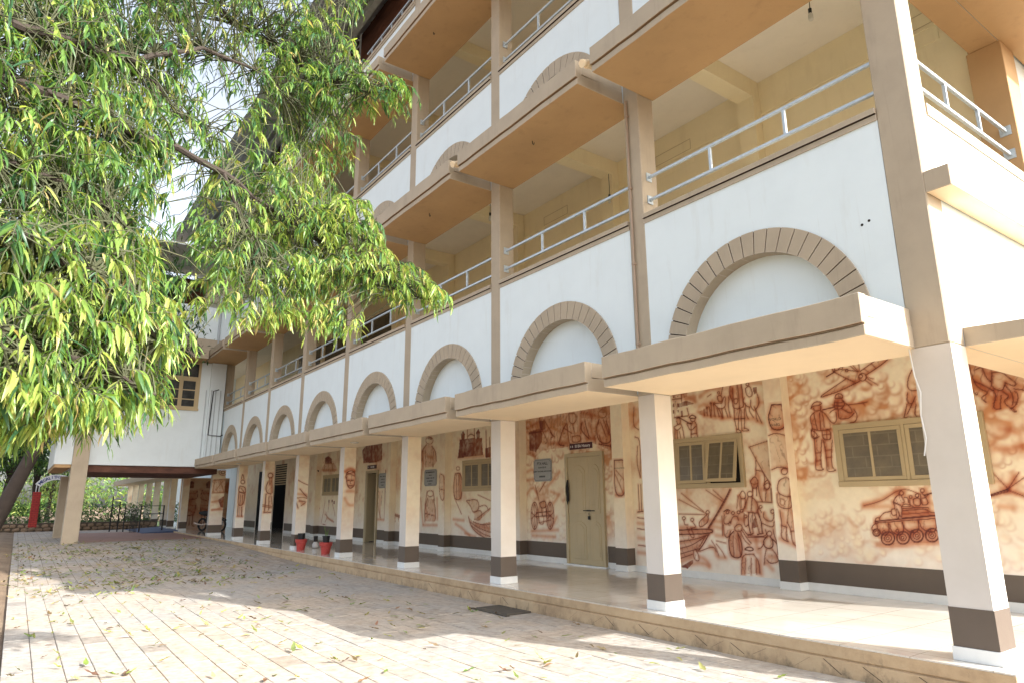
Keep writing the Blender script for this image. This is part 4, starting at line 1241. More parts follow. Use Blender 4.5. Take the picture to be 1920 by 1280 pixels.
  ('s', [(-8241, 3315), (-8258, 2931)]),
  ('s', [(-7974, 3346), (-7896, 3162)]),
  ('t', [(-9747, 1218), (-9783, 1019), (-9865, 912), (-9954, 946), (-10010, 1108), (-10005, 1322), (-9942, 1487), (-9850, 1524), (-9773, 1417), (-9747, 1218)]),
  ('d', [(-9808, 1217), (-9829, 1051), (-9874, 962), (-9922, 992), (-9951, 1127), (-9947, 1305), (-9911, 1442), (-9862, 1473), (-9821, 1384), (-9808, 1217)]),
  ('t', [(-9202, 1225), (-9238, 1032), (-9316, 928), (-9400, 961), (-9451, 1118), (-9445, 1326), (-9384, 1486), (-9296, 1523), (-9225, 1419), (-9202, 1225)]),
  ('d', [(-9260, 1225), (-9281, 1063), (-9324, 977), (-9369, 1005), (-9395, 1136), (-9390, 1309), (-9355, 1442), (-9308, 1473), (-9271, 1386), (-9260, 1225)]),
  ('t', [(-9827, 1278), (-9325, 1313)]),
  ('t', [(-9829, 1202), (-9304, 1224)]),
  ('f', [(-9694, 1492), (-9491, 1552), (-9445, 1401), (-9646, 1370)]),
  ('t', [(-9694, 1492), (-9491, 1552), (-9445, 1401), (-9646, 1370), (-9694, 1492)]),
  ('t', [(-9621, 1371), (-9600, 1220)]),
  ('t', [(-9470, 1401), (-9451, 1222)]),
  ('d', [(-9731, 1067), (-9307, 1135)]),
  ('d', [(-9874, 1492), (-9887, 943)]),
  ('d', [(-9983, 1276), (-9779, 1157)]),
  ('d', [(-9986, 1154), (-9776, 1279)]),
  ('d', [(-9320, 1491), (-9337, 958)]),
  ('d', [(-9424, 1282), (-9233, 1166)]),
  ('d', [(-9428, 1163), (-9229, 1284)]),
  ('d', [(-9839, 1863), (-9718, 1553)]),
  ('d', [(-9479, 1947), (-9687, 1736)]),
  ('d', [(-9727, 1188), (-9706, 1038), (-9555, 1041), (-9551, 1191)]),
  ('s', [(-9992, 879), (-9074, 936)]),
  ('s', [(-9968, 789), (-9174, 788)]),
  ('s', [(-10123, 2185), (-9935, 2241), (-9833, 2112)]),
  ('s', [(-10160, 1680), (-9943, 1865), (-9791, 1707)]),
  ('s', [(-9382, 1853), (-9131, 2028), (-8983, 2143)]),
  ('s', [(-9287, 1731), (-9048, 1668)]),
  ('s', [(-10100, 1994), (-9887, 2020)]),
  ('s', [(-9198, 1491), (-9001, 1668)]),
  ('s', [(-10427, 1971), (-10153, 1996)]),
  ('s', [(-9262, 1019), (-9112, 1197)]),
 ],
 'p3': [
  ('h', [(-7091, 2287), (-6796, 2280), (-6766, 2160), (-6820, 1618), (-7120, 1615)]),
  ('t', [(-7091, 2287), (-6796, 2280), (-6766, 2160), (-6820, 1618), (-7120, 1615), (-7091, 2287)]),
  ('s', [(-6817, 2241), (-6837, 1644), (-7081, 1633)]),
  ('l', [(-7077, 2015), (-6890, 1670)]),
  ('l', [(-7053, 2093), (-6839, 1902)]),
  ('s', [(-6740, 2003), (-6679, 1821)]),
 ],
 'b4': [
  ('g', [(-13116, 3132), (-12734, 3134), (-12729, 2800), (-12333, 2791), (-12336, 3104), (-12034, 3110), (-11978, 2667), (-13195, 2660)]),
  ('g', [(-13059, 3282), (-12942, 3365), (-12852, 3266), (-12879, 3114), (-13026, 3125)]),
  ('g', [(-12310, 3266), (-12200, 3346), (-12117, 3250), (-12143, 3089), (-12281, 3099)]),
  ('t', [(-12737, 3363), (-12734, 3134)]),
  ('t', [(-12395, 3379), (-12381, 3107)]),
  ('t', [(-12706, 3193), (-12563, 3257), (-12393, 3183)]),
  ('g', [(-12734, 3134), (-12337, 3133), (-12333, 2776), (-12728, 2785)]),
  ('t', [(-12646, 3006), (-12419, 3005), (-12416, 2722)]),
  ('t', [(-13116, 3132), (-12850, 3127), (-12843, 2716)]),
  ('d', [(-12281, 3099), (-12250, 2712)]),
  ('s', [(-13196, 2675), (-11951, 2651)]),
  ('s', [(-13079, 2822), (-12843, 2747)]),
  ('t', [(-11847, 3271), (-11818, 2600)]),
  ('t', [(-11687, 3083), (-11661, 2592)]),
  ('g', [(-11872, 2835), (-11635, 2848), (-11635, 2590), (-11871, 2603)]),
  ('f', [(-13336, 2253), (-13068, 2273), (-12947, 2029), (-12996, 1584), (-13350, 1571), (-13419, 1920)]),
  ('d', [(-13094, 2380), (-13116, 2350), (-13172, 2336), (-13236, 2344), (-13279, 2371), (-13280, 2405), (-13238, 2428), (-13174, 2432), (-13117, 2412), (-13094, 2380)]),
  ('t', [(-13336, 2253), (-13068, 2273), (-12947, 2029), (-12996, 1584), (-13350, 1571), (-13419, 1920), (-13336, 2253)]),
  ('d', [(-13275, 2220), (-13232, 1616)]),
  ('d', [(-13156, 2216), (-13114, 1645)]),
  ('s', [(-13097, 2214), (-13026, 1644)]),
  ('d', [(-13290, 1556), (-13108, 1348), (-12989, 1217)]),
  ('h', [(-12766, 1554), (-12213, 1594), (-12130, 1353), (-12427, 1237), (-12539, 1409)]),
  ('d', [(-12766, 1554), (-12213, 1594), (-12130, 1353), (-12427, 1237), (-12539, 1409), (-12766, 1554)]),
  ('d', [(-12131, 1410), (-11841, 1452), (-11737, 1328)]),
  ('h', [(-12372, 1266), (-12103, 1325), (-11997, 1242), (-12102, 1072), (-12370, 1096)]),
  ('d', [(-12372, 1266), (-12103, 1325), (-11997, 1242), (-12102, 1072), (-12370, 1096)]),
  ('f', [(-12236, 1126), (-11660, 1369), (-11645, 1328), (-12155, 1071)]),
  ('d', [(-12236, 1126), (-11660, 1369)]),
  ('f', [(-12647, 1148), (-12533, 922), (-12259, 761), (-11890, 663), (-11644, 700), (-11645, 1053), (-12048, 990), (-12424, 1038)]),
  ('t', [(-12647, 1148), (-12533, 922), (-12259, 761), (-11890, 663)]),
  ('d', [(-12590, 1035), (-12153, 876), (-11644, 808)]),
  ('d', [(-12478, 923), (-12047, 768), (-11644, 700)]),
  ('d', [(-12424, 1038), (-12048, 962), (-11645, 999)]),
  ('s', [(-13397, 1078), (-12871, 1058)]),
  ('s', [(-13276, 962), (-12925, 854), (-12585, 693)]),
  ('s', [(-12809, 742), (-12312, 675)]),
  ('l', [(-12213, 1694), (-11645, 1549)]),
  ('s', [(-12315, 956), (-11685, 889)]),
  ('f', [(-14957, 3136), (-15232, 2987), (-15217, 2684), (-14998, 2508), (-14519, 2487), (-14359, 2641), (-14402, 2902), (-14645, 3082)]),
  ('d', [(-14569, 3225), (-14592, 3177), (-14660, 3144), (-14757, 3133), (-14863, 3147), (-14952, 3182), (-15004, 3231), (-15006, 3283), (-14958, 3325), (-14872, 3347), (-14766, 3345), (-14667, 3319), (-14596, 3276), (-14569, 3225)]),
  ('g', [(-14930, 3302), (-14793, 3351), (-14619, 3294), (-14651, 3247)]),
  ('t', [(-14957, 3136), (-15232, 2987), (-15217, 2684)]),
  ('t', [(-14645, 3082), (-14402, 2902), (-14359, 2641)]),
  ('d', [(-15020, 2973), (-14963, 2507)]),
  ('d', [(-14536, 2911), (-14553, 2489)]),
  ('s', [(-15159, 2949), (-15140, 2547)]),
  ('s', [(-14872, 2799), (-14597, 2751)]),
  ('s', [(-15204, 2417), (-15248, 1891)]),
  ('s', [(-15231, 2953), (-15136, 2481)]),
  ('f', [(-14821, 1658), (-14979, 1370), (-14961, 988), (-14361, 999), (-14341, 1310), (-14483, 1592)]),
  ('d', [(-14489, 1751), (-14530, 1694), (-14640, 1664), (-14767, 1676), (-14853, 1724), (-14856, 1786), (-14774, 1832), (-14647, 1841), (-14535, 1808), (-14489, 1751)]),
  ('t', [(-14862, 1819), (-14949, 1466)]),
  ('t', [(-14525, 1814), (-14416, 1561)]),
  ('t', [(-14820, 1626), (-14979, 1370), (-14961, 988)]),
  ('t', [(-14483, 1592), (-14341, 1310), (-14364, 1061)]),
  ('d', [(-14937, 1211), (-14400, 1154)]),
  ('s', [(-14947, 1434), (-14797, 1117)]),
  ('s', [(-15235, 1629), (-15060, 922)]),
  ('s', [(-14287, 1623), (-14234, 1064)]),
  ('s', [(-15059, 890), (-14261, 909)]),
  ('f', [(-17620, 2512), (-17450, 2505), (-17247, 1012), (-17579, 1006)]),
  ('t', [(-17620, 2512), (-17579, 1006)]),
  ('t', [(-17450, 2505), (-17247, 1012)]),
  ('d', [(-17607, 2148), (-17404, 2143)]),
  ('d', [(-17600, 1860), (-17364, 1856)]),
  ('d', [(-17587, 1502), (-17319, 1502)]),
  ('s', [(-18093, 997), (-17163, 978)]),
  ('t', [(-17264, 1221), (-16536, 1126)]),
  ('t', [(-17261, 1186), (-16534, 1085)]),
  ('d', [(-17176, 1152), (-17122, 979)]),
  ('d', [(-16851, 1121), (-16822, 951)]),
  ('d', [(-16612, 1091), (-16587, 955)]),
  ('g', [(-19524, 3255), (-19247, 3395), (-17954, 3382), (-17909, 2856), (-18348, 2803), (-19379, 2814)]),
  ('s', [(-19383, 2854), (-17994, 2823)]),
  ('d', [(-18084, 1867), (-18133, 1430), (-17834, 1002)]),
  ('d', [(-17823, 1863), (-17871, 1430)]),
  ('s', [(-17993, 1829), (-17926, 1071)]),
  ('d', [(-19239, 3315), (-19141, 2842)]),
  ('d', [(-18769, 3362), (-18670, 2819)]),
  ('d', [(-18307, 3331), (-18220, 2872)]),
 ],
 'p4': [
  ('h', [(-13798, 2265), (-13577, 2227), (-13505, 1920), (-13555, 1558), (-13743, 1589), (-13849, 1927)]),
  ('d', [(-13798, 2265), (-13577, 2227), (-13505, 1920), (-13555, 1558), (-13743, 1589), (-13849, 1927), (-13798, 2265)]),
  ('d', [(-13815, 1865), (-13533, 1830)]),
  ('s', [(-13575, 2166), (-13545, 1618)]),
 ],
 'b5': [
  ('g', [(-23043, 3190), (-22686, 3245), (-22308, 3113), (-22280, 2927), (-23007, 2961)]),
  ('f', [(-23305, 2823), (-23013, 2999), (-22084, 2955), (-21761, 2758), (-21937, 2620), (-23173, 2666)]),
  ('s', [(-23293, 2746), (-21750, 2685)]),
  ('d', [(-23007, 2961), (-23072, 2700)]),
  ('d', [(-22280, 2927), (-22142, 2664)]),
  ('d', [(-22651, 3019), (-22600, 2682)]),
  ('d', [(-22520, 3106), (-22549, 3074), (-22632, 3060), (-22732, 3071), (-22800, 3102), (-22806, 3138), (-22746, 3163), (-22648, 3164), (-22559, 3141), (-22520, 3106)]),
  ('d', [(-22786, 1545), (-22924, 1107), (-23074, 741)]),
  ('d', [(-22377, 1544), (-22423, 1185)]),
  ('d', [(-22077, 1544), (-21840, 1260), (-21713, 1051)]),
  ('d', [(-22717, 1110), (-22077, 869), (-21779, 840)]),
  ('g', [(-22438, 1617), (-22337, 1616), (-22321, 1508), (-22422, 1508)]),
  ('g', [(-22140, 1633), (-22011, 1632), (-21996, 1526), (-22124, 1526)]),
  ('g', [(-21935, 1579), (-21808, 1578), (-21793, 1472), (-21919, 1472)]),
  ('d', [(-23275, 1324), (-23573, 1174), (-23391, 734)]),
  ('d', [(-22970, 744), (-22554, 717)]),
  ('s', [(-22491, 969), (-21881, 873)]),
  ('d', [(-22626, 1183), (-22491, 969), (-22672, 822)]),
 ],
 'c5': [
  ('f', [(73, 2237), (266, 2268), (318, 2129), (312, 1933), (182, 1849), (88, 1932), (58, 2125)]),
  ('t', [(58, 2125), (73, 2237), (174, 2289), (272, 2263), (318, 2129)]),
  ('d', [(75, 2181), (296, 2269)]),
  ('d', [(73, 2237), (302, 2156)]),
  ('t', [(69, 2125), (103, 1932), (182, 1849), (269, 1905), (302, 2017)]),
  ('t', [(112, 2056), (156, 2057)]),
  ('t', [(201, 2057), (252, 2058)]),
  ('d', [(181, 2043), (178, 1974), (202, 1974)]),
  ('t', [(139, 1926), (238, 1927)]),
  ('s', [(41, 2264), (171, 2350), (311, 2269)]),
  ('s', [(41, 2264), (171, 2350), (311, 2269)]),
  ('s', [(110, 1794), (289, 1794)]),
  ('s', [(60, 1629), (157, 1464), (276, 1463)]),
 ],
 'c6': [
  ('t', [(72, 1907), (194, 1770), (316, 1659)]),
  ('d', [(3, 1660), (171, 1687), (317, 1632)]),
  ('h', [(3, 1660), (171, 1687), (322, 1563), (131, 1442)]),
  ('d', [(65, 1578), (293, 1563), (131, 1442)]),
  ('t', [(-2, 1525), (50, 1388)]),
  ('s', [(93, 1578), (212, 1496)]),
  ('d', [(-1, 2154), (146, 2072), (293, 2018)]),
  ('s', [(24, 1770), (253, 1742)]),
 ],
 'c7': [
  ('h', [(116, 2246), (56, 1995), (86, 1808), (66, 1251), (301, 1232), (288, 1839), (258, 2248)]),
  ('t', [(263, 2391), (249, 2339), (204, 2312), (150, 2320), (112, 2361), (108, 2415), (139, 2457), (192, 2467), (241, 2441), (263, 2391)]),
  ('t', [(120, 2184), (56, 1995), (115, 1839), (243, 1808)]),
  ('d', [(237, 2311), (288, 1839)]),
  ('t', [(86, 1808), (83, 1435), (66, 1251)]),
  ('d', [(-45, 1483), (303, 1418)]),
  ('d', [(-41, 1437), (307, 1371)]),
  ('d', [(248, 1745), (298, 1495)]),
  ('t', [(67, 1235), (160, 1234)]),
  ('t', [(192, 1233), (270, 1232)]),
  ('d', [(185, 1745), (202, 1310)]),
  ('s', [(206, 2311), (254, 1870)]),
  ('d', [(158, 2310), (191, 2090)]),
 ],
 'c8': [
  ('h', [(68, 2124), (16, 1915), (40, 1429), (242, 1462), (297, 1845), (260, 2090)]),
  ('t', [(221, 2266), (209, 2221), (170, 2196), (123, 2204), (90, 2241), (86, 2289), (113, 2326), (159, 2335), (202, 2311), (221, 2266)]),
  ('t', [(99, 2370), (126, 2582), (185, 2371)]),
  ('t', [(68, 2124), (16, 1915), (297, 1845), (260, 2090), (68, 2124)]),
  ('d', [(51, 1915), (260, 1880)]),
  ('t', [(54, 1880), (40, 1429), (242, 1462), (263, 1845)]),
  ('t', [(57, 1429), (68, 1085)]),
  ('d', [(111, 1394), (121, 1067)]),
  ('d', [(162, 1393), (188, 1082)]),
  ('t', [(196, 1393), (216, 1065)]),
  ('d', [(108, 2055), (222, 1915)]),
  ('d', [(111, 1810), (122, 1463)]),
  ('d', [(179, 1810), (191, 1462)]),
  ('s', [(70, 1067), (240, 1064)]),
 ],
 'c9': [
  ('s', [(61, 1577), (514, 1654), (502, 1337), (89, 1263)]),
  ('t', [(59, 2449), (520, 2474)]),
  ('d', [(99, 2429), (45, 1972)]),
  ('d', [(409, 2413), (171, 2052)]),
  ('t', [(48, 1932), (526, 1953)]),
  ('d', [(293, 2411), (486, 1973)]),
  ('g', [(283, 1655), (500, 1813), (541, 1336), (403, 1377)]),
  ('f', [(2, 2448), (503, 2454), (528, 1933), (48, 1932)]),
  ('s', [(89, 1263), (546, 1277)]),
  ('d', [(535, 2757), (522, 2701), (476, 2656), (409, 2635), (334, 2641), (271, 2672), (232, 2723), (227, 2781), (257, 2832), (315, 2867), (388, 2875), (459, 2856), (512, 2813), (535, 2757)]),
  ('t', [(457, 2756), (442, 2719), (398, 2699), (345, 2705), (308, 2734), (305, 2772), (336, 2803), (388, 2810), (436, 2792), (457, 2756)]),
 ],
}
# ================================================================ painted walls of the ground-floor veranda
nrng = np.random.RandomState(5)
def vnoise(X, Z, scale, octaves=4, seed=0, gain=0.55):
    out = np.zeros_like(X); amp = 1.0; tot = 0.0
    rs = np.random.RandomState(seed)
    for o in range(octaves):
        G = rs.rand(64, 64)
        u, v = X/scale + 100.37, Z/scale + 57.11
        i, j = np.floor(u).astype(int), np.floor(v).astype(int)
        fu, fv = u-i, v-j
        fu = fu*fu*(3-2*fu); fv = fv*fv*(3-2*fv)
        g = lambda a, b: G[a % 64, b % 64]
        out += amp*((g(i, j)*(1-fu)+g(i+1, j)*fu)*(1-fv) + (g(i, j+1)*(1-fu)+g(i+1, j+1)*fu)*fv)
        tot += amp; amp *= gain; scale *= 0.5
    return out/tot
def sstep(a, b, x):
    t = np.clip((x-a)/(b-a), 0, 1); return t*t*(3-2*t)

SIENNA = np.array((0.62, 0.205, 0.045)); DARK = np.array((0.14, 0.019, 0.006)); CREAM = np.array((0.90, 0.785, 0.57))
STY = {'d': (0.0066, 1.0, DARK), 'l': (0.0055, 0.85, DARK*1.3), 't': (0.0105, 1.0, DARK*0.9), 's': (0.048, 0.62, SIENNA)}
FIL = {'f': (0.46, np.array((0.58, 0.235, 0.09))), 'g': (0.85, np.array((0.20, 0.040, 0.018))), 'h': (0.36, np.array((0.64, 0.34, 0.16))), 'w': (0.55, np.array((0.84, 0.72, 0.56)))}
def stroke(C, X, Z, pts, w, a, col, soft):
    pts = np.array(pts, float)/1000.0
    pad = w*4
    x0, z0 = pts.min(0)-pad; x1, z1 = pts.max(0)+pad
    ii = np.where((X[0] >= x0) & (X[0] <= x1))[0]; jj = np.where((Z[:, 0] >= z0) & (Z[:, 0] <= z1))[0]
    if len(ii) == 0 or len(jj) == 0: return
    sl = (slice(jj[0], jj[-1]+1), slice(ii[0], ii[-1]+1))
    x, z = X[sl], Z[sl]
    # smooth the polyline (Chaikin) so painted contours flow
    P = pts
    for _ in range(2):
        if len(P) < 3: break
        Q = np.empty((2*(len(P)-1), 2)); Q[0::2] = P[:-1]*0.75+P[1:]*0.25; Q[1::2] = P[:-1]*0.25+P[1:]*0.75
        P = np.vstack([P[:1], Q, P[-1:]])
    d = np.full(x.shape, 9.0)
    for p, q in zip(P[:-1], P[1:]):
        vx, vz = q-p; L = vx*vx+vz*vz+1e-12
        t = np.clip(((x-p[0])*vx+(z-p[1])*vz)/L, 0, 1)
        d = np.minimum(d, np.hypot(x-p[0]-t*vx, z-p[1]-t*vz))
    if soft:
        al = a*np.exp(-(d/w)**2*1.1)
        C[sl] *= 1-(1-SIENNA/CREAM)*al[..., None]
        return
    else:
        ha = 0.50*np.exp(-(d/(w*4.4))**2)
        C[sl] *= 1-(1-SIENNA/CREAM)*ha[..., None]
        al = a*(1-sstep(w*0.50, w*1.30, d))
    C[sl] += (col - C[sl])*al[..., None]
def fill(C, X, Z, pts, a, col, nz):
    pts = np.array(pts, float)/1000.0
    x0, z0 = pts.min(0); x1, z1 = pts.max(0)
    ii = np.where((X[0] >= x0) & (X[0] <= x1))[0]; jj = np.where((Z[:, 0] >= z0) & (Z[:, 0] <= z1))[0]
    if len(ii) == 0 or len(jj) == 0: return
    sl = (slice(jj[0], jj[-1]+1), slice(ii[0], ii[-1]+1))
    x, z = X[sl], Z[sl]
    ins = np.zeros(x.shape, bool)
    for p, q in zip(pts, np.roll(pts, -1, 0)):
        c = ((p[1] > z) != (q[1] > z)) & (x < (q[0]-p[0])*(z-p[1])/(q[1]-p[1]+1e-12)+p[0])
        ins ^= c
    al = a*ins*np.clip(0.45+1.1*nz[sl], 0, 1.15)
    C[sl] += (col - C[sl])*np.clip(al, 0, 1)[..., None]
    # painted folds: fine dark contour lines that follow the form
    cx, cz = (x0+x1)/2, (z0+z1)/2
    ang = 0.5*math.sin(cx*37+cz*53)
    k = 2*math.pi/min(0.11, max(0.05, 0.4*min(x1-x0, z1-z0)))
    ph = k*((x-cx)*math.cos(ang)+(z-cz)*math.sin(ang)) + 9*nz[sl]
    ln = np.exp(-((np.abs(np.sin(ph/2)))/0.22)**2)*sstep(0.30, 0.55, nz[sl])
    C[sl] += (DARK*1.25 - C[sl])*(np.clip(0.9*a*1.5, 0, 0.85)*ins*ln)[..., None]
    sh = ins*sstep(0.35, 0.8, (x-x0)/(x1-x0+1e-6))*0.30*a
    C[sl] += (SIENNA*0.8 - C[sl])*sh[..., None]

def paint_canvas(X, Z, names, cloud, seed, billow=True):
    n1 = vnoise(X, Z, 0.55, 5, seed); n2 = vnoise(X+0.08*n1, Z, 0.16, 3, seed+3); n3 = vnoise(X, Z, 1.3, 3, seed+9)
    C = np.ones(X.shape+(3,))*CREAM
    hi = sstep(0.6, 1.6, Z)
    C += (np.array((0.84, 0.79, 0.72)) - C)*((1-hi)*0.9)[..., None]
    if billow:
        # round smoke puffs: ridges of a cellular-looking noise
        rid = 1-np.abs(2*vnoise(X, Z*1.15, 0.34, 2, seed+21, 0.5)-1)
        puff = sstep(0.70, 0.98, rid)*sstep(0.34, 0.6, n1)
        a = cloud*np.clip(0.9*puff + 0.75*sstep(0.50, 0.78, n1) + 0.25*sstep(0.5, 0.8, n2), 0, 1)*(0.16+0.84*hi)
    else:
        a = cloud*np.clip(0.8*sstep(0.48, 0.8, n1)+0.25*sstep(0.5, 0.8, n2), 0, 1)*(0.3+0.7*hi)
    a *= 0.6+0.8*n3
    C += (np.array((0.58, 0.225, 0.07)) - C)*np.clip(a*1.1, 0, 0.92)[..., None]
    if billow:
        rs = np.random.RandomState(seed+200)
        area = (X.max()-X.min())*(Z.max()-Z.min())
        for _ in range(int(area*60)):
            cx, cz = rs.uniform(X.min(), X.max()), rs.uniform(0.75, Z.max())
            k = n1[min(X.shape[0]-1, int((cz-Z.min())/(Z.max()-Z.min())*(X.shape[0]-1))), min(X.shape[1]-1, int((cx-X.min())/(X.max()-X.min())*(X.shape[1]-1)))]
            if k < 0.40: continue
            r = rs.uniform(0.03, 0.10)
            ii = np.where(np.abs(X[0]-cx) < 1.8*r)[0]; jj = np.where(np.abs(Z[:, 0]-cz) < 1.8*r)[0]
            if len(ii) == 0 or len(jj) == 0: continue
            sl = (slice(jj[0], jj[-1]+1), slice(ii[0], ii[-1]+1))
            dx, dz = X[sl]-cx, Z[sl]-cz; d = np.hypot(dx, dz)+1e-6
            side = np.clip(0.45+0.75*(dx*0.5-dz*0.85)/d, 0, 1)
            edge = 0.58*cloud*side*(0.35+0.65*min(1, max(0, (cz-1.0)/1.2)))*np.exp(-((d-r)/(0.30*r))**2)
            C[sl] += (CREAM*1.02 - C[sl])*(0.42*np.exp(-(d/(0.8*r))**2))[..., None]
            C[sl] += (np.array((0.52, 0.19, 0.065)) - C[sl])*edge[..., None]
    nz = vnoise(X, Z, 0.11, 3, seed+40)
    x0, x1 = X.min()*1000-50, X.max()*1000+50
    for nm in names:
        for st, pts in MURAL[nm]:
            xs = [p[0] for p in pts]
            if max(xs) < x0 or min(xs) > x1: continue
            if st in FIL:
                fill(C, X, Z, pts, FIL[st][0], FIL[st][1], nz)
            else:
                w, al, col = STY[st]
                stroke(C, X, Z, pts, w, al, col, st == 's')
    grain = vnoise(X, Z, 0.05, 2, seed+77)
    C *= (0.96+0.08*grain)[..., None]
    return np.clip(C, 0, 1)

def mural_mat():
    t = NT('airbrushed_wall_paint')
    at = t.n('ShaderNodeAttribute'); at.attribute_name = 'paint'
    d = t.ramp(t.noise(1.5, 5, 0.6), [(0.3, (0.93, 0.92, 0.90)), (0.6, (1, 1, 1))])
    t.col(t.mix(1.0, at.outputs['Color'], d, 'MULTIPLY'))
    t.set(Roughness=0.62)
    t.bump(t.noise(60, 3), 0.12, 0.004)
    return t.m
MAT['mural'] = mural_mat()

class Patch:
    """flat painted faces collected into one mesh with a per-vertex paint colour"""
    def __init__(self): self.v, self.f, self.c, self.n = [], [], [], 0
    def grid(self, P, C, keep=None):
        nz_, nx_ = P.shape[:2]
        self.v.append(P.reshape(-1, 3)); self.c.append(C.reshape(-1, 3))
        I = np.arange(nz_*nx_).reshape(nz_, nx_) + self.n
        F = np.stack([I[:-1, :-1], I[:-1, 1:], I[1:, 1:], I[1:, :-1]], -1)
        if keep is not None: F = F[keep]
        self.f.append(F.reshape(-1, 4)); self.n += nz_*nx_
    def quad(self, pts, c):
        P = np.array(pts, float)
        self.v.append(P); self.c.append(np.tile(c, (len(P), 1)))
        self.f.append(np.array([[0, 1, 2, 3]])+self.n); self.n += 4
    def build(self, name, parent, **tags):
        V = np.vstack(self.v); F = np.vstack(self.f); Cc = np.vstack(self.c)
        me = bpy.data.meshes.new(name)
        me.vertices.add(len(V)); me.vertices.foreach_set('co', V.astype(np.float32).ravel())
        me.loops.add(F.size); me.loops.foreach_set('vertex_index', F.astype(np.int32).ravel())
        me.polygons.add(len(F)); me.polygons.foreach_set('loop_start', np.arange(0, F.size, 4, dtype=np.int32))
        me.update(calc_edges=True)
        a = me.color_attributes.new('paint', 'FLOAT_COLOR', 'POINT')
        a.data.foreach_set('color', np.hstack([Cc, np.ones((len(Cc), 1))]).astype(np.float32).ravel())
        me.materials.append(MAT['mural']); me.validate(); me.update()
        return link(name, me, parent, **tags)

ZT = 3.55
def wall_patch(x0, x1, z0, res, names, cloud, seed, holes=(), billow=True):
    nx = int((x1-x0)/res)+1; nz_ = int((ZT-z0)/res)+1
    xs = np.linspace(x0, x1, nx); zs = np.linspace(z0, ZT, nz_)
    X, Z = np.meshgrid(xs, zs)
    C = paint_canvas(X, Z, names, cloud, seed, billow)
    keep = np.ones((nz_-1, nx-1), bool)
    xm, zm = (xs[:-1]+xs[1:])/2, (zs[:-1]+zs[1:])/2
    for a, b, c, d in holes:
        keep &= ~(((xm > a) & (xm < b))[None, :] & ((zm > c) & (zm < d))[:, None])
    pt = Patch(); pt.grid(np.stack([X, np.full_like(X, WALL_Y), Z], -1), C, keep)
    return pt.build('mural_wall', bld)
NB = ['b1', 'b2', 'b3', 'b4', 'b5']
wall_patch(-3.452, -0.02, ZP, 0.0105, NB, 0.95, 1)
wall_patch(-6.852, -3.752, ZP, 0.0105, NB, 0.8, 2, billow=False)
wall_patch(-10.172, -7.152, ZP, 0.0125, NB, 0.85, 3)
wall_patch(-13.532, -10.472, ZP, 0.015, NB, 0.6, 4, billow=False)
wall_patch(-16.862, -13.832, ZP, 0.02, NB, 0.7, 5, billow=False)
wall_patch(-20.142, -17.162, ZP, 0.02, NB, 0.75, 6, holes=((-18.95, -18.2, 0, 2.46),), billow=False)
wall_patch(-23.332, -20.442, ZP, 0.022, NB, 0.6, 7, billow=False)
wall_patch(-27.3, -23.632, ZP, 0.03, NB, 0.5, 8, billow=False)
wall_patch(-36.0, -27.3, ZP, 0.04, NB, 0.7, 9, holes=((-31.8, -30.8, 0, 3.0), (-29.2, -27.6, 0, 3.2)), billow=False)
# wall above the paintings and the rooms behind
m = MB(); m.box(-36, -0.02, WALL_Y, WALL_Y+0.2, ZT+0.001, 4.2); m.build('upper_wall', 'soffit_cream', bld)
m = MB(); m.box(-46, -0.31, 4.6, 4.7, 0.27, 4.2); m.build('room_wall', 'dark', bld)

# pilasters ------------------------------------------------------------------
PN = {1: 'p2', 2: 'p3', 4: 'p4'}
for i in range(1, 8):
    xl, xr = XC[i]-0.35, XC[i]-0.05
    res = 0.0105 if i < 3 else 0.02
    nx = int((xr-xl)/res)+1; nz_ = int((ZT-ZP)/res)+1
    X, Z = np.meshgrid(np.linspace(xl, xr, nx), np.linspace(ZP, ZT, nz_))
    C = paint_canvas(X, Z, [PN[i]] if i in PN else [], 0.35, 30+i, False)
    pt = Patch(); pt.grid(np.stack([X, np.full_like(X, PIL_Y), Z], -1), C)
    for xs_, s in ((xr, 1), (xl, -1)):
        Y, Z2_ = np.meshgrid(np.linspace(PIL_Y, WALL_Y, 6), np.linspace(ZP, ZT, 60))
        C = paint_canvas(Y+xs_*3.1, Z2_, [], 0.30, 50+i, False)
        pt.grid(np.stack([np.full_like(Y, xs_), Y, Z2_], -1), C)
    p = pt.build('pilaster', bld)
    if True:
        m = MB(); m.box(xl-0.004, xr+0.004, PIL_Y-0.004, WALL_Y-0.0005, 0.377, 0.675); m.build('dado', 'dado', p)
        m = MB(); m.box(xl-0.013, xr+0.013, PIL_Y-0.013, WALL_Y-0.0008, ZP+0.0005, 0.376); m.build('skirting', 'skirt', p, bevel=0.003)
secs = [(-3.45, -0.02, 1), (-6.85, -3.75, 0), (-10.17, -8.76, 1), (-7.57, -7.15, 1), (-13.53, -10.47, 1), (-16.86, -13.83, 1), (-18.2, -17.16, 1), (-20.14, -18.96, 1), (-23.33, -20.44, 1), (-27.5, -23.63, 1), (-30.7, -29.25, 1), (-35.9, -31.9, 1)]
for a, b, dd in secs:
    a += 0.006; b -= 0.006
    if dd:
        m = MB(); m.box(a, b, WALL_Y-0.004, WALL_Y+0.02, 0.377, 0.675); m.build('dado', 'dado', bld)
    m = MB(); m.box(a, b, WALL_Y-0.013, WALL_Y+0.02, ZP+0.0005, 0.376); m.build('skirting', 'skirt', bld)

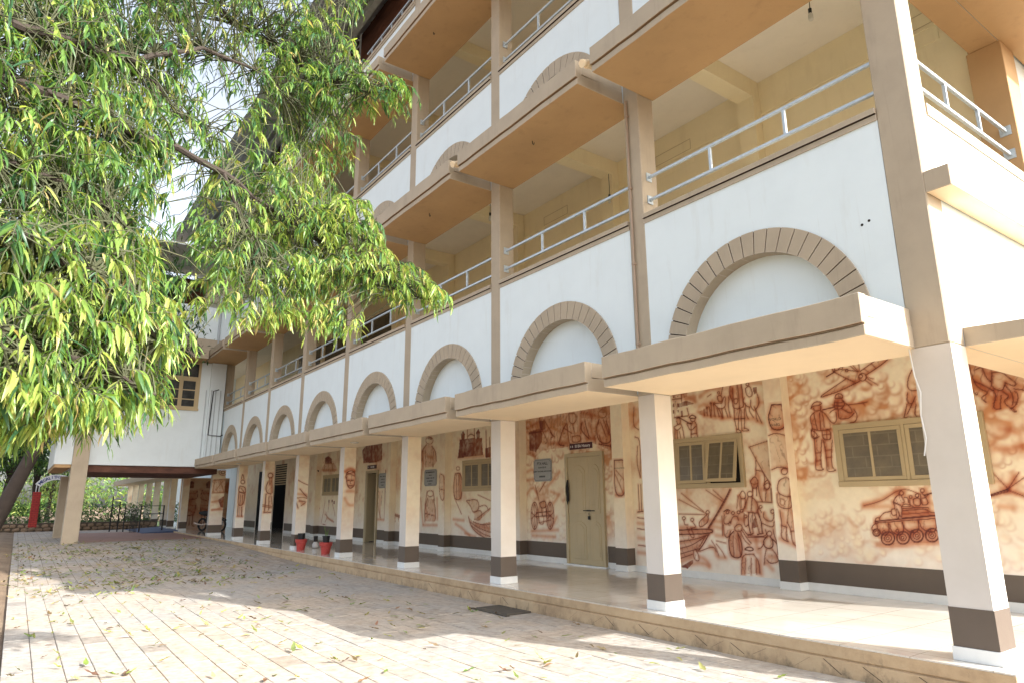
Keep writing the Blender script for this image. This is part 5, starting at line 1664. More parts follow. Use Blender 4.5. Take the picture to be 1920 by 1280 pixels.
# veranda columns ---------------------------------------------------------------
CN = {4: 'c5', 5: 'c6', 6: 'c7', 7: 'c8'}
def painted_column(i, xl, xr, y0, y1, z1, parent, names, res):
    pt = Patch()
    H = z1-0.002
    # face towards the courtyard, its shade greyed into the paint colour
    nx = max(2, int((xr-xl)/res)+1); nz_ = int((H-ZP)/res)+1
    X, Z = np.meshgrid(np.linspace(xl, xr, nx), np.linspace(ZP, H, nz_))
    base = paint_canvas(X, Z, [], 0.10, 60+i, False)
    shade_tint = np.array((0.52, 0.50, 0.485))
    C = base + (shade_tint-base)*0.78
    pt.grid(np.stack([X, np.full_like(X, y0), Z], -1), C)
    ny = max(2, int((y1-y0)/res)+1)
    Y, Z = np.meshgrid(np.linspace(y0, y1, ny), np.linspace(ZP, H, nz_))
    C = paint_canvas(Y, Z, names, 0.30 if i < 4 else 0.55, 70+i, False)
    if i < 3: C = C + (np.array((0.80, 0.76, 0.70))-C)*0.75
    pt.grid(np.stack([np.full_like(Y, xr), Y, Z], -1), C)
    pt.grid(np.stack([np.full_like(Y, xl), Y, Z], -1), C*0.98)
    X, Z = np.meshgrid(np.linspace(xl, xr, nx), np.linspace(ZP, H, nz_))
    pt.grid(np.stack([X, np.full_like(X, y1), Z], -1), paint_canvas(X, Z, [], 0.2, 80+i, False))
    p = pt.build('column', parent)
    m = MB(); m.box(xl-0.004, xr+0.004, y0-0.004, y1+0.004, 0.374, 0.675); m.build('dado', 'dado', p)
    m = MB(); m.box(xl-0.016, xr+0.016, y0-0.016, y1+0.016, ZP+0.0005, 0.373); m.build('skirting', 'skirt', p, bevel=0.003)
    return p
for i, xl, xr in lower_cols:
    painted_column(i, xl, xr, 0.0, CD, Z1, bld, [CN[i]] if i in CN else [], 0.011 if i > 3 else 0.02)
col9 = painted_column(9, -27.66, -27.38, 0.0, 0.50, 2.85, bld, ['c9'], 0.014)

# windows, doors ------------------------------------------------------------------
def win_glass():
    t = NT('dusty_window_glass')
    br = t.n('ShaderNodeTexBrick'); br.offset = 0.5
    br.inputs['Color1'].default_value = (0.155, 0.128, 0.083, 1)
    br.inputs['Color2'].default_value = (0.130, 0.107, 0.070, 1)
    br.inputs['Mortar'].default_value = (0.185, 0.155, 0.105, 1)
    br.inputs['Scale'].default_value = 1.0; br.inputs['Mortar Size'].default_value = 0.008
    br.inputs['Brick Width'].default_value = 0.34; br.inputs['Row Height'].default_value = 0.15
    sp = t.n('ShaderNodeSeparateXYZ'); t.l(t.position(), sp.inputs[0])
    cb = t.n('ShaderNodeCombineXYZ'); t.l(sp.outputs[0], cb.inputs[0]); t.l(sp.outputs[2], cb.inputs[1])
    t.l(cb.outputs[0], br.inputs['Vector'])
    d = t.ramp(t.noise(4, 5, 0.65), [(0.3, (0.75, 0.75, 0.75)), (0.7, (1.25, 1.2, 1.1))])
    t.col(t.mix(1.0, br.outputs[0], d, 'MULTIPLY'))
    t.set(Roughness=0.3)
    return t.m
MAT['win_glass'] = win_glass()
def window(x0, x1, z0, z1, tilt=(0, 0)):
    w = link('window', None, bld)
    y = WALL_Y
    fr = 0.075
    m = MB()
    m.box(x0, x1, y-0.045, y-0.001, z1-fr, z1); m.box(x0, x1, y-0.055, y-0.001, z0, z0+fr)
    m.box(x0, x0+fr, y-0.044, y-0.001, z0+fr, z1-fr); m.box(x1-fr, x1, y-0.044, y-0.001, z0+fr, z1-fr)
    xm = (x0+x1)/2
    m.box(xm-0.022, xm+0.022, y-0.044, y-0.001, z0+fr, z1-fr)
    m.build('window_frame', 'frame', w, bevel=0.003)
    m = MB(); m.box(x0+fr-0.002, x1-fr+0.002, y-0.006, y-0.0015, z0+fr-0.002, z1-fr+0.002); m.build('dark_opening', 'dark', w)
    for s, (a, b) in enumerate(((x0+fr+0.004, xm-0.026), (xm+0.026, x1-fr-0.004))):
        sash = link('sash', None, w, loc=(0, y-0.012, z1-fr-0.004))
        sash.rotation_euler = (-tilt[s], 0, 0)
        h = z1-z0-2*fr-0.008
        sf = 0.052
        m = MB()
        m.box(a, b, -0.028, 0.0, -sf, 0); m.box(a, b, -0.028, 0.0, -h, -h+sf)
        m.box(a, a+sf, -0.0275, 0.0, -h+sf, -sf); m.box(b-sf, b, -0.0275, 0.0, -h+sf, -sf)
        xc = (a+b)/2
        m.box(xc-0.017, xc+0.017, -0.027, 0.0, -h+sf, -sf)
        m.build('sash_frame', 'frame', sash, bevel=0.003)
        for p0, p1 in ((a+sf, xc-0.017), (xc+0.017, b-sf)):
            g = MB(); g.box(p0-0.004, p1+0.004, -0.016, -0.010, -h+sf-0.004, -sf+0.004); g.build('pane', 'win_glass', sash)
    return w
window(-2.79, -0.905, 1.70, 2.565)
window(-5.76, -4.335, 1.73, 2.585, (0.05, 0.20))
window(-12.91, -11.25, 1.785, 2.57)
window(-23.02, -21.30, 1.78, 2.53)

def door(x0, x1, z1):
    d = link('door', None, bld)
    y = WALL_Y
    m = MB()
    m.box(x0, x0+0.075, y-0.06, y-0.001, ZP+0.001, z1); m.box(x1-0.06, x1, y-0.06, y-0.001, ZP+0.001, z1); m.box(x0+0.075, x1-0.06, y-0.06, y-0.001, z1-0.075, z1)
    m.build('door_frame', 'door', d, bevel=0.003)
    a, b = x0+0.078, x1-0.063
    xm = a + (b-a)*0.62
    for s, (p, q) in enumerate(((a, xm-0.002), (xm+0.002, b))):
        lf = link('leaf', None, d)
        m = MB(); m.box(p, q, y-0.03, y-0.0015, ZP+0.025, z1-0.078); m.build('leaf_board', 'door', lf)
        w = q-p
        # raised panels with bowed heads
        for zb, zt, bow in ((ZP+0.13, ZP+0.86, 0.10), (ZP+1.02, ZP+1.98, 0.12)):
            prof = [(p+0.17*w, zb), (q-0.17*w, zb)]
            n = 8
            for k in range(n+1):
                t = k/n; xx = q-0.17*w - t*0.66*w
                prof.append((xx, zt - bow + bow*math.sin(math.pi*t)**0.8))
            mm = MB(); mm.tube([(a_, y-0.031, b_) for a_, b_ in prof+prof[:1]], 0.007, 5, caps=False); mm.build('panel_groove', 'frame', lf)
            mm = MB(); mm.prism(prof, y-0.040, y-0.0302, 'y'); mm.build('panel', 'door', lf, bevel=0.007)
            ins = [(p+0.5*w + (xx-p-0.5*w)*0.72, (zb+zt)/2 + (zz-(zb+zt)/2)*0.84) for xx, zz in prof]
            mm = MB(); mm.tube([(a_, y-0.0405, b_) for a_, b_ in ins+ins[:1]], 0.005, 5, caps=False); mm.build('panel_groove', 'frame', lf)
            mm = MB(); mm.prism(ins, y-0.046, y-0.0402, 'y'); mm.build('panel', 'door', lf, bevel=0.005)
    m = MB(); m.box(xm-0.17, xm+0.17, y-0.052, y-0.046, 1.330, 1.348); m.box(xm-0.06, xm+0.06, y-0.056, y-0.047, 1.325, 1.353); m.build('slide_bolt', 'black_metal', d)
    m = MB(); m.tube([(xm+0.01, y-0.058, 1.30), (xm+0.01, y-0.058, 1.255), (xm+0.02, y-0.058, 1.245)], 0.006, 6); m.box(xm-0.01, xm+0.04, y-0.070, y-0.047, 1.165, 1.235); m.build('padlock', 'black_metal', d)
    m = MB(); m.box(x0-0.05, x1+0.05, y-0.10, y+0.0, ZP+0.0005, ZP+0.022); m.build('threshold', 'skirt', d)
    return d
dr = door(-8.74, -7.58, 2.495)
# chipped black patch on the door frame
m = MB()
prof = []
rr = random.Random(4)
for k in range(18):
    t = 2*math.pi*k/18
    prof.append((-8.66+0.055*math.cos(t)*rr.uniform(0.6, 1.2), 1.72+0.27*math.sin(t)*rr.uniform(0.85, 1.1)))
m.prism(prof, WALL_Y-0.0625, WALL_Y-0.0605, 'y'); m.build('chipped_paint', 'dark', dr)
# open doorway with its frame further along
d2 = link('door', None, bld)
m = MB(); m.box(-19.05, -18.955, WALL_Y-0.05, WALL_Y+0.12, ZP, 2.54); m.box(-18.2, -18.11, WALL_Y-0.05, WALL_Y+0.12, ZP, 2.54); m.box(-18.955, -18.2, WALL_Y-0.05, WALL_Y+0.12, 2.46, 2.54)
m.build('door_frame', 'door', d2)
m = MB(); m.box(-18.95, -18.90, WALL_Y-0.04, WALL_Y+0.7, ZP+0.02, 2.45); m.build('leaf', 'door', d2)
# louvred dark opening at the far end
lv = link('louvre', None, bld)
for k in range(9):
    m = MB(); m.box(-29.2, -27.6, WALL_Y+0.01, WALL_Y+0.05, 2.3+k*0.10, 2.35+k*0.10); m.build('slat', 'frame', lv)
# ================================================================ wing across the end of the courtyard
WX = -26.5
wing = thing('wing_building', 'white upper-floor wing carried on a square brown pillar at the courtyard end', 'building', (WX, -3, 0))
def W(m, name, mats, parent=None, **k):
    o = m.build(name, mats, parent or wing, **k)
    if (parent or wing) is wing: o.location = (-WX, 3, 0)
    return o
W(MB().box(-32.5, WX, -5.47, -0.03, 2.91, 7.05), 'wall', 'wing_white', bevel=0.01)
W(MB().box(-32.4, WX-0.10, -4.42, -0.03, 2.655, 2.909), 'floor_beam', 'rust')
W(MB().box(-32.4, WX-0.02, -5.44, -4.95, 2.80, 2.909), 'floor_edge', 'soffit')
gp = gz(-26.5)
W(MB().box(-26.86, WX+0.20, -4.94, -4.44, gp-0.1, 7.04), 'pillar', 'trim', bevel=0.012)
W(MB().box(-32.3, -31.85, -4.98, -4.5, gp-0.1, 2.66), 'pillar', 'trim', bevel=0.012)
# ledge, parapet, open top storey with its roof
W(MB().box(-32.5, -25.6, -6.0, -0.94, 7.053, 7.44, 0, 1), 'ledge', ['trim', 'soffit'], bevel=0.006)
W(MB().box(-32.5, WX+0.1, -5.6, -0.05, 7.445, 8.0), 'floor_band', 'trim')
W(MB().box(-26.75, WX, -5.5, -0.05, 8.003, 9.36), 'parapet', 'wing_white', bevel=0.01)
W(MB().box(-32.5, -32.3, -5.5, -0.05, 8.0, 12.2), 'rear_wall', 'rust')
W(MB().box(-26.8, WX-0.02, -3.2, -2.9, 9.363, 11.9), 'post', 'trim')
W(MB().prism([(-33.0, 12.6), (-25.7, 11.55), (-25.7, 11.62), (-33.0, 12.68)], -6.4, 0.2, 'y'), 'metal_roof', 'roof')
# tall casement window
def wing_window(y0, y1, z0, z1, n):
    w = link('window', None, wing, loc=(-WX, 3, 0))
    x = WX
    fr = 0.09
    zt = 6.33
    m = MB()
    m.box(x+0.001, x+0.05, y0, y1, z1-fr, z1); m.box(x+0.001, x+0.06, y0-0.02, y1+0.02, z0, z0+fr)
    m.box(x+0.001, x+0.049, y0, y0+fr, z0+fr, z1-fr); m.box(x+0.001, x+0.049, y1-fr, y1, z0+fr, z1-fr)
    m.box(x+0.001, x+0.049, y0+fr, y1-fr, zt, zt+0.1)
    m.build('window_frame', 'frame', w)
    W(MB().box(x+0.0005, x+0.004, y0+fr, y1-fr, z0+fr, z1-fr), 'dark_opening', 'dark', w)
    cw = (y1-y0-2*fr)/n
    for k in range(n):
        a, b = y0+fr+k*cw, y0+fr+(k+1)*cw
        m = MB(); sf = 0.07
        m.box(x+0.006, x+0.036, a, a+sf, z0+fr, zt); m.box(x+0.006, x+0.036, b-sf, b, z0+fr, zt)
        m.box(x+0.006, x+0.036, a+sf, b-sf, z0+fr, z0+fr+sf); m.box(x+0.006, x+0.036, a+sf, b-sf, zt-sf, zt)
        zs = [z0+fr+sf, 5.53, 5.90, zt-sf]
        for zz in zs[1:3]: m.box(x+0.006, x+0.035, a+sf, b-sf, zz-0.02, zz+0.02)
        m.build('sash_frame', 'frame', w)
        for q in range(3):
            g = MB(); g.box(x+0.010, x+0.016, a+sf-0.002, b-sf+0.002, zs[q]+0.018*(q > 0), zs[q+1]-0.018*(q < 2)); g.build('pane', 'glass_clear', w)
        g = MB(); g.box(x+0.010, x+0.016, a+0.04, b-0.04, zt+0.1, z1-fr); g.build('pane', 'glass_clear', w)
        m = MB(); m.box(x+0.006, x+0.036, a-0.03, a+0.03, zt+0.101, z1-fr-0.001); m.build('mullion', 'frame', w)
def gclear():
    t = NT('dark_reflecting_glass')
    a = t.noise(2.5, 4, 0.6)
    t.col(t.ramp(a, [(0.3, (0.02, 0.024, 0.028)), (0.7, (0.07, 0.075, 0.075))]))
    t.set(Roughness=0.12)
    return t.m
MAT['glass_clear'] = gclear()
wing_window(-3.55, -0.99, 5.09, 7.045, 4)
# downpipes and cable on the corner strip
W(MB().box(WX+0.001, WX+0.14, -0.62, -0.06, 3.25, 7.05), 'corner_pier', 'wing_white', bevel=0.006)
for yy in (-0.73, -0.56, -0.40, -0.22):
    xo = WX + (0.03 if yy < -0.65 else 0.17)
    W(MB().tube([(xo, yy, 3.22), (xo, yy, 5.95)], 0.018, 6), 'pipe', 'plastic_pipe')
W(MB().tube([(WX+0.2, -0.30, 5.98), (WX+0.2, -0.50, 5.9), (WX+0.2, -0.53, 5.0), (WX+0.19, -0.55, 4.15), (WX+0.2, -0.1, 4.12), (WX+0.2, 0.0, 4.18)], 0.018, 6), 'cable', 'cable')
W(MB().tube([(WX+0.06, -0.48, 7.46), (WX+0.06, -0.48, 9.9)], 0.05, 8), 'drain_pipe', 'plastic_pipe', smooth=True)

# far verandas seen under the wing (the same long building) ------------------------------------
for i, xr in enumerate((-33.4, -36.6, -38.6, -41.7, -44.7, -48.0, -50.7, -53.4)):
    painted_column(20+i, xr-0.28, xr, 0.0, 0.30, 2.75, bld, [], 0.06)
m = MB(); m.prism([(0.3, 2.75), (-0.9, 2.75), (-0.9, 3.05), (-0.8, 3.05), (0.3, 3.0)], -54, -32.6, 'x', 0, lambda i: 1 if i == 0 else 0); m.build('canopy', ['trim', 'soffit_cream'], bld)
m = MB(); m.box(-54, -38.3, 0.05, 0.25, 3.06, 4.6); m.build('parapet', 'wing_white', bld)
m = MB(); m.box(-54, -36.1, 3.05, 3.25, ZP, 4.0); m.build('veranda_wall', 'white', bld)
# dark painted panel with two standing figures
MURAL['fig'] = []
for c in (0.45, 1.25):
    k = lambda y, z: (int((c+y)*1000), int(z*1000))
    MURAL['fig'] += [('g', [k(-.12, 2.25), k(.12, 2.25), k(.13, 2.5), k(0, 2.6), k(-.13, 2.5)]), ('f', [k(-.28, 2.15), k(.28, 2.15), k(.30, 1.4), k(-.30, 1.4)]),
        ('f', [k(-.30, 1.45), k(.30, 1.45), k(.27, 0.95), k(-.27, 0.95)]), ('t', [k(-.28, 2.15), k(-.36, 1.75), k(-.05, 1.65)]), ('t', [k(.28, 2.15), k(.36, 1.75), k(.05, 1.7)]),
        ('t', [k(-.30, 1.45), k(-.27, .95), k(.27, .95), k(.30, 1.45)]), ('t', [k(-.2, .95), k(-.18, .5), k(-.28, .45)]), ('t', [k(-.05, .95), k(-.06, .5)]), ('t', [k(.06, .95), k(.07, .5)]), ('t', [k(.2, .95), k(.19, .5), k(.3, .45)]), ('s', [k(-.2, 2.0), k(.2, 2.0)]), ('s', [k(-.2, 1.3), k(.2, 1.1)])]
Y, Z = np.meshgrid(np.linspace(0.02, 2.2, 70), np.linspace(ZP, 2.7, 90))
C = paint_canvas(Y, Z, ['fig'], 1.0, 99, False)
C = C*np.array((0.55, 0.42, 0.35))
pt = Patch(); pt.grid(np.stack([np.full_like(Y, -33.9), Y, Z], -1), C); pt.build('painted_panel', bld)
m = MB(); m.box(-34.1, -33.905, 0.02, 2.2, ZP, 2.74); m.build('panel_wall', 'soffit_cream', bld)

# ================================================================ things along the far end
# rubble retaining wall: every stone its own piece
MAT['stone'] = paint('rubble_stone', (0.25, 0.175, 0.115), 0.9, 0.35, (0.08, 0.06, 0.05), 0.5, 0.5, 6)
MAT['mortar'] = simple('wall_mortar', (0.09, 0.07, 0.05), 0.95, 0, 0.2)
sw = thing('stone_wall', 'low rubble stone retaining wall behind the square brown pillar', 'wall', (-40.3, -4, 0.1))
m = MB(); m.box(-0.35, 0.02, -10, 4.1, -0.1, 0.50); m.build('wall_core', 'mortar', sw)
rs = random.Random(8)
def stone_mesh(w, h, seed):
    q = random.Random(seed); m = MB(); n = 9
    prof = []
    for k in range(n):
        t = 2*math.pi*k/n
        sx, sz = math.copysign(abs(math.cos(t))**0.6, math.cos(t)), math.copysign(abs(math.sin(t))**0.6, math.sin(t))
        prof.append((w/2*sx*q.uniform(0.86, 1.0), h/2*sz*q.uniform(0.86, 1.0)))
    m.prism(prof, 0.0, 0.06, 'x')
    k0 = len(m.v); m.v.append((0.09, 0, 0)); m.v += [(0.06, p[0]*0.98, p[1]*0.98) for p in prof]
    for k in range(n):
        m.f.append((k0, k0+1+k, k0+1+(k+1) % n)); m.mi.append(0)
    return m.mesh('stone', 'stone')
SM = [stone_mesh(rs.uniform(0.26, 0.40), rs.uniform(0.14, 0.19), i) for i in range(9)]
for r in range(3):
    yy = -4.6 + 0.12*r
    while yy < 4.0:
        link('stone', rs.choice(SM), sw, loc=(0.0, yy, 0.03+0.165*r+rs.uniform(-0.015, 0.015)), rot=(rs.uniform(-0.2, 0.2), 0, 0))
        yy += rs.uniform(0.29, 0.37)

# brick pedestal carrying the arched sign
def red_brick():
    t = NT('red_painted_brick')
    br = t.n('ShaderNodeTexBrick')
    br.inputs['Color1'].default_value = (0.40, 0.030, 0.022, 1); br.inputs['Color2'].default_value = (0.33, 0.024, 0.020, 1)
    br.inputs['Mortar'].default_value = (0.17, 0.015, 0.014, 1); br.inputs['Scale'].default_value = 1.0
    br.inputs['Brick Width'].default_value = 0.2; br.inputs['Row Height'].default_value = 0.085; br.inputs['Mortar Size'].default_value = 0.009
    sp = t.n('ShaderNodeSeparateXYZ'); t.l(t.position(), sp.inputs[0])
    cb = t.n('ShaderNodeCombineXYZ'); t.l(t.math('ADD', sp.outputs[1], sp.outputs[0]), cb.inputs[0]); t.l(sp.outputs[2], cb.inputs[1])
    t.l(cb.outputs[0], br.inputs['Vector']); t.col(br.outputs[0]); t.set(Roughness=0.7)
    return t.m
MAT['red_brick'] = red_brick()
MAT['sign_white'] = simple('sign_white', (0.72, 0.73, 0.76), 0.5)
MAT['sign_blue'] = simple('sign_blue', (0.03, 0.05, 0.22), 0.5)
sg = thing('arched_sign', 'white arched sign with blue MEGALITHIC lettering on red brick pedestals', 'sign', (-38.6, -4.85, 0.0))
for yy in (-0.75, 0.75):
    m = MB(); m.box(-0.17, 0.17, yy-0.17, yy+0.17, 0.45, 2.12); m.build('pedestal', 'red_brick', sg, bevel=0.01)
    for d in (-0.06, 0.06):
        m = MB(); m.tube([(0, yy+d, 2.12), (0, yy+d, 2.50)], 0.02, 6); m.build('post', 'sign_white', sg)
m = MB(); N = 20
Ro, Ri, zc = 1.02, 0.74, 2.02
prof = [(-Ro*math.cos(t), zc+Ro*math.sin(t)*0.93) for t in [math.radians(30)+math.radians(120)*k/N for k in range(N+1)]]
prof += [(-Ri*math.cos(t), zc+Ri*math.sin(t)*0.93) for t in [math.radians(150)-math.radians(120)*k/N for k in range(N+1)]]
m.prism(prof, -0.02, 0.02, 'x'); m.build('sign_band', 'sign_white', sg)
word = 'MEGALITHIC'
for k, ch in enumerate(word):
    t = math.radians(40 + 7.2*k)
    r = (Ro+Ri)/2
    me = text_mesh(ch, 0.19, bold=0.006); me.materials.append(MAT['sign_blue'])
    o = link('letter', me, sg, loc=(0.023, -r*math.cos(t), zc+r*math.sin(t)*0.93))
    o.rotation_euler = (math.pi/2, 0, math.pi/2)
    o.rotation_euler = (Matrix.Rotation(math.pi/2-t, 3, 'X') @ Matrix.Rotation(math.pi/2, 3, 'Z') @ Matrix.Rotation(math.pi/2, 3, 'X')).to_euler()

# black railing by the ramp, posts, blue mat
rl = thing('ramp_railing', 'black steel railing with four bars beside the blue ramp', 'railing', (-35.0, -0.95, 0.2))
for yy in (-0.5, 0.48):
    m = MB(); m.box(-0.03, 0.03, yy-0.03, yy+0.03, -0.05, 1.25); m.build('post', 'black_metal', rl)
for zz in (0.25, 0.55, 0.85, 1.22):
    m = MB(); m.box(-0.016, 0.016, -0.47, 0.45, zz-0.016, zz+0.016); m.build('rail', 'black_metal', rl)
gt = thing('folding_gate', 'black folding steel gate bunched at the ramp edge', 'gate', (-35.0, -1.72, 0.2))
for k in range(6):
    m = MB(); m.box(-0.02, 0.02, -0.14+k*0.055, -0.115+k*0.055, 0.0, 1.15); m.build('bar', 'black_metal', gt)
for k in range(3):
    m = MB(); m.tube([(0.0, -0.13, 0.2+k*0.35), (0.0, 0.15, 0.45+k*0.35)], 0.012, 4); m.build('brace', 'black_metal', gt)
for k, (xx, yy, h) in enumerate(((-37, -2.48, 1.75), (-37, -2.15, 1.5), (-36.5, -1.95, 1.3))):
    tp = thing('fence_post', ('tall black fence post standing left of the folding gate', 'middle black fence post left of the folding gate', 'shortest black fence post next to the folding gate')[k], 'post', (xx, yy, 0.15), 'black fence posts')
    MB().tube([(0, 0, 0), (0, 0, h)], 0.03, 8).build('shaft', 'black_metal', tp)
    MB().box(-0.07, 0.07, -0.07, 0.07, 0.0, 0.012).build('base_plate', 'black_metal', tp)
MAT['blue_mat'] = simple('blue_rubber_mat', (0.045, 0.075, 0.16), 0.7, 0, 0.2, 4)
rp = thing('ramp_mat', 'dark blue mat lying on the ramp up to the veranda', 'mat', (-36.5, -0.6, 0.2))
m = MB(); m.prism([(-0.9, -0.02), (0.75, -0.02), (0.75, 0.09), (0.65, 0.10), (-0.9, 0.012)], -3.0, 3.0, 'x'); m.build('mat', 'blue_mat', rp)

# flower pots --------------------------------------------------------------------------------
MAT['pot_red'] = simple('red_plastic_pot', (0.46, 0.06, 0.05), 0.45, 0, 0.12, 30)
MAT['pot_black'] = simple('black_plastic_pot', (0.012, 0.013, 0.016), 0.45)
MAT['soil'] = simple('potting_soil', (0.05, 0.035, 0.025), 0.95, 0, 0.3, 30, 0.5)
MAT['sprout'] = simple('green_sprout', (0.10, 0.20, 0.03), 0.5)
def pot(x, y, label, sprout):
    p = thing('flower_pot', label, 'flower pot', (x, y, ZP), 'red pots beside the columns')
    m = MB()
    n = 28
    prof = [(0.105, 0.0), (0.135, 0.20), (0.155, 0.205), (0.165, 0.29), (0.150, 0.29), (0.14, 0.25)]
    k0 = len(m.v)
    for i, (r, z) in enumerate(prof):
        for q in range(n):
            t = 2*math.pi*q/n + (z*2.4)
            rr_ = r*(1+0.022*math.cos(7*2*math.pi*q/n)) if i < 2 else r
            m.v.append((rr_*math.cos(t), rr_*math.sin(t), z))
    for i in range(len(prof)-1):
        for q in range(n):
            w = (q+1) % n
            m.f.append((k0+i*n+q, k0+i*n+w, k0+(i+1)*n+w, k0+(i+1)*n+q)); m.mi.append(0)
    m.f.append(tuple(range(k0+n-1, k0-1, -1))); m.mi.append(0)
    m.build('pot_body', 'pot_red', p, smooth=True)
    MB().lathe([(0.139, 0.235), (0.139, 0.25)], n=20).build('soil', 'soil', p)
    q = link('nursery_pot', None, p)
    MB().lathe([(0.075, 0.25), (0.092, 0.42), (0.098, 0.42), (0.098, 0.445), (0.085, 0.445), (0.08, 0.40)], n=20).build('pot_body', 'pot_black', q, smooth=True)
    if sprout:
        for k in range(4):
            a = k*1.7
            MB().tube([(0.02*math.cos(a), 0.02*math.sin(a), 0.40), (0.03*math.cos(a), 0.03*math.sin(a), 0.52), (0.09*math.cos(a), 0.09*math.sin(a), 0.60+0.03*k)], [0.006, 0.006, 0.002], 5).build('sprout', 'sprout', q)
    return p
pot(-16.58, 0.12, 'red ribbed flower pot holding an empty black pot, farther of the two', False)
pot(-14.72, 0.12, 'red ribbed flower pot with a black pot and tiny seedling, nearer one', True)
MAT['glass_white'] = simple('white_plastic', (0.75, 0.75, 0.75), 0.3)
bt = thing('water_can', 'small white can with a black neck standing behind the farther red pot', 'can', (-17.2, 0.75, ZP))
MB().lathe([(0.05, 0.0), (0.085, 0.02), (0.09, 0.10), (0.05, 0.17)], n=16).build('can_body', 'glass_white', bt, smooth=True)
MB().lathe([(0.05, 0.17), (0.055, 0.20), (0.06, 0.32), (0.05, 0.33)], n=16).build('neck', 'pot_black', bt, smooth=True)

# motorcycle parked in the veranda -----------------------------------------------------------------
mc = thing('motorcycle', 'dark parked motorcycle half hidden behind the far painted columns', 'motorcycle', (-31.6, 1.05, ZP), rz=math.radians(28))
MAT['tyre'] = simple('tyre_rubber', (0.014, 0.014, 0.014), 0.8)
MAT['chrome'] = simple('chrome', (0.6, 0.6, 0.62), 0.15, 1.0)
MAT['bike_paint'] = simple('black_bike_paint', (0.012, 0.012, 0.016), 0.2)
for xx in (-0.62, 0.62):
    w = link('wheel', None, mc, loc=(xx, 0, 0.30))
    MB().tube([(0.26*math.cos(t), 0, 0.26*math.sin(t)) for t in [2*math.pi*k/20 for k in range(21)]], 0.045, 8, caps=False).build('tyre', 'tyre', w, smooth=True)
    m = MB()
    for k in range(5):
        t = 2*math.pi*k/5; m.tube([(0, 0, 0), (0.24*math.cos(t), 0, 0.24*math.sin(t))], 0.014, 5)
    m.tube([(0, -0.06, 0), (0, 0.06, 0)], 0.04, 8); m.build('rim', 'chrome', w)
MB().tube([(-0.35, 0, 0.72), (-0.1, 0, 0.82), (0.15, 0, 0.88), (0.32, 0, 0.84)], [0.08, 0.13, 0.15, 0.07], 10).build('fuel_tank', 'bike_paint', mc, smooth=True)
MB().tube([(-0.85, 0, 0.82), (-0.55, 0, 0.80), (-0.12, 0, 0.80)], [0.06, 0.12, 0.10], 10).build('seat', 'tyre', mc, smooth=True)
MB().box(-0.28, 0.22, -0.14, 0.14, 0.28, 0.66).build('engine', 'black_metal', mc, bevel=0.03)
for yy in (-0.09, 0.09):
    MB().tube([(0.62, yy, 0.30), (0.45, yy, 0.85), (0.40, yy, 1.0)], 0.022, 8).build('fork', 'chrome', mc)
MB().tube([(0.30, -0.36, 1.03), (0.40, -0.15, 1.02), (0.40, 0.15, 1.02), (0.30, 0.36, 1.03)], 0.016, 6).build('handlebar', 'chrome', mc)
MB().tube([(0.42, 0, 0.90), (0.52, 0, 0.90)], [0.05, 0.085], 12).build('headlight', 'chrome', mc, smooth=True)
MB().tube([(-0.1, -0.12, 0.35), (-0.5, -0.16, 0.30), (-0.95, -0.17, 0.38)], [0.025, 0.04, 0.045], 8).build('exhaust', 'chrome', mc, smooth=True)
MB().tube([(0.88, 0, 0.5), (0.62, 0, 0.60), (0.36, 0, 0.5)], 0.05, 6).build('mudguard', 'bike_paint', mc, smooth=True)

# plaques and signs on the painted wall ---------------------------------------------------------------
MAT['granite'] = simple('grey_granite', (0.34, 0.35, 0.34), 0.35, 0, 0.12, 60)
MAT['ink'] = simple('engraved_ink', (0.03, 0.03, 0.03), 0.6)
MAT['maroon'] = simple('maroon_board', (0.055, 0.008, 0.018), 0.4)
MAT['letter_white'] = simple('white_lettering', (0.78, 0.76, 0.74), 0.5)
def letters(parent, rows, mat, y):
    for txt, size, xx, zz in rows:
        if isinstance(txt, float):          # worn lettering, too small to read: a row of short marks of this width
            m = MB(); q_ = random.Random(int(zz*1000)+7); u = -txt/2
            while u < txt/2:
                w_ = q_.uniform(0.25, 0.6)*size
                if q_.random() > 0.15: m.box(xx+u, xx+u+w_*0.75, y-0.0004, y, zz-size*0.33, zz+size*0.33)
                u += w_
            m.build('worn_lettering', mat, parent, kind='stuff'); continue
        me = text_mesh(txt, size, bold=0.0015); me.materials.append(MAT[mat])
        link('lettering', me, parent, loc=(xx, y, zz), rot=FACE_FRONT)
def plaque(x0, x1, z0, z1, label, rows):
    cx, cz = (x0+x1)/2, (z0+z1)/2
    p = thing('plaque', label, 'plaque', (cx, WALL_Y-0.003, cz), 'stone plaques on the veranda wall')
    w, h = (x1-x0)/2, (z1-z0)/2; c = 0.05
    prof = [(-w, -h+c), (-w+c, -h), (w-c, -h), (w, -h+c), (w, h-c), (w-c, h), (-w+c, h), (-w, h-c)]
    MB().prism(prof, -0.022, 0.0, 'y').build('slab', 'granite', p, bevel=0.004)
    o = [(a*0.93, b*0.91) for a, b in prof]; i_ = [(a*0.91, b*0.885) for a, b in prof]
    m = MB()
    for k in range(8):
        j = (k+1) % 8
        m.poly([(o[k][0], -0.0235, o[k][1]), (o[j][0], -0.0235, o[j][1]), (i_[j][0], -0.0235, i_[j][1]), (i_[k][0], -0.0235, i_[k][1])])
    m.build('border_line', 'ink', p)
    letters(p, rows, 'ink', -0.0238)
plaque(-9.86, -9.225, 1.955, 2.445, 'grey stone plaque reading PTA HALL left of the double door', [('PTA HALL', 0.085, 0, 0.14), ('DONATED BY', 0.045, 0, 0.055), ('PARENT TEACHERS ASSOCIATION', 0.042, 0, -0.03), (0.22, 0.055, 0, -0.14)])
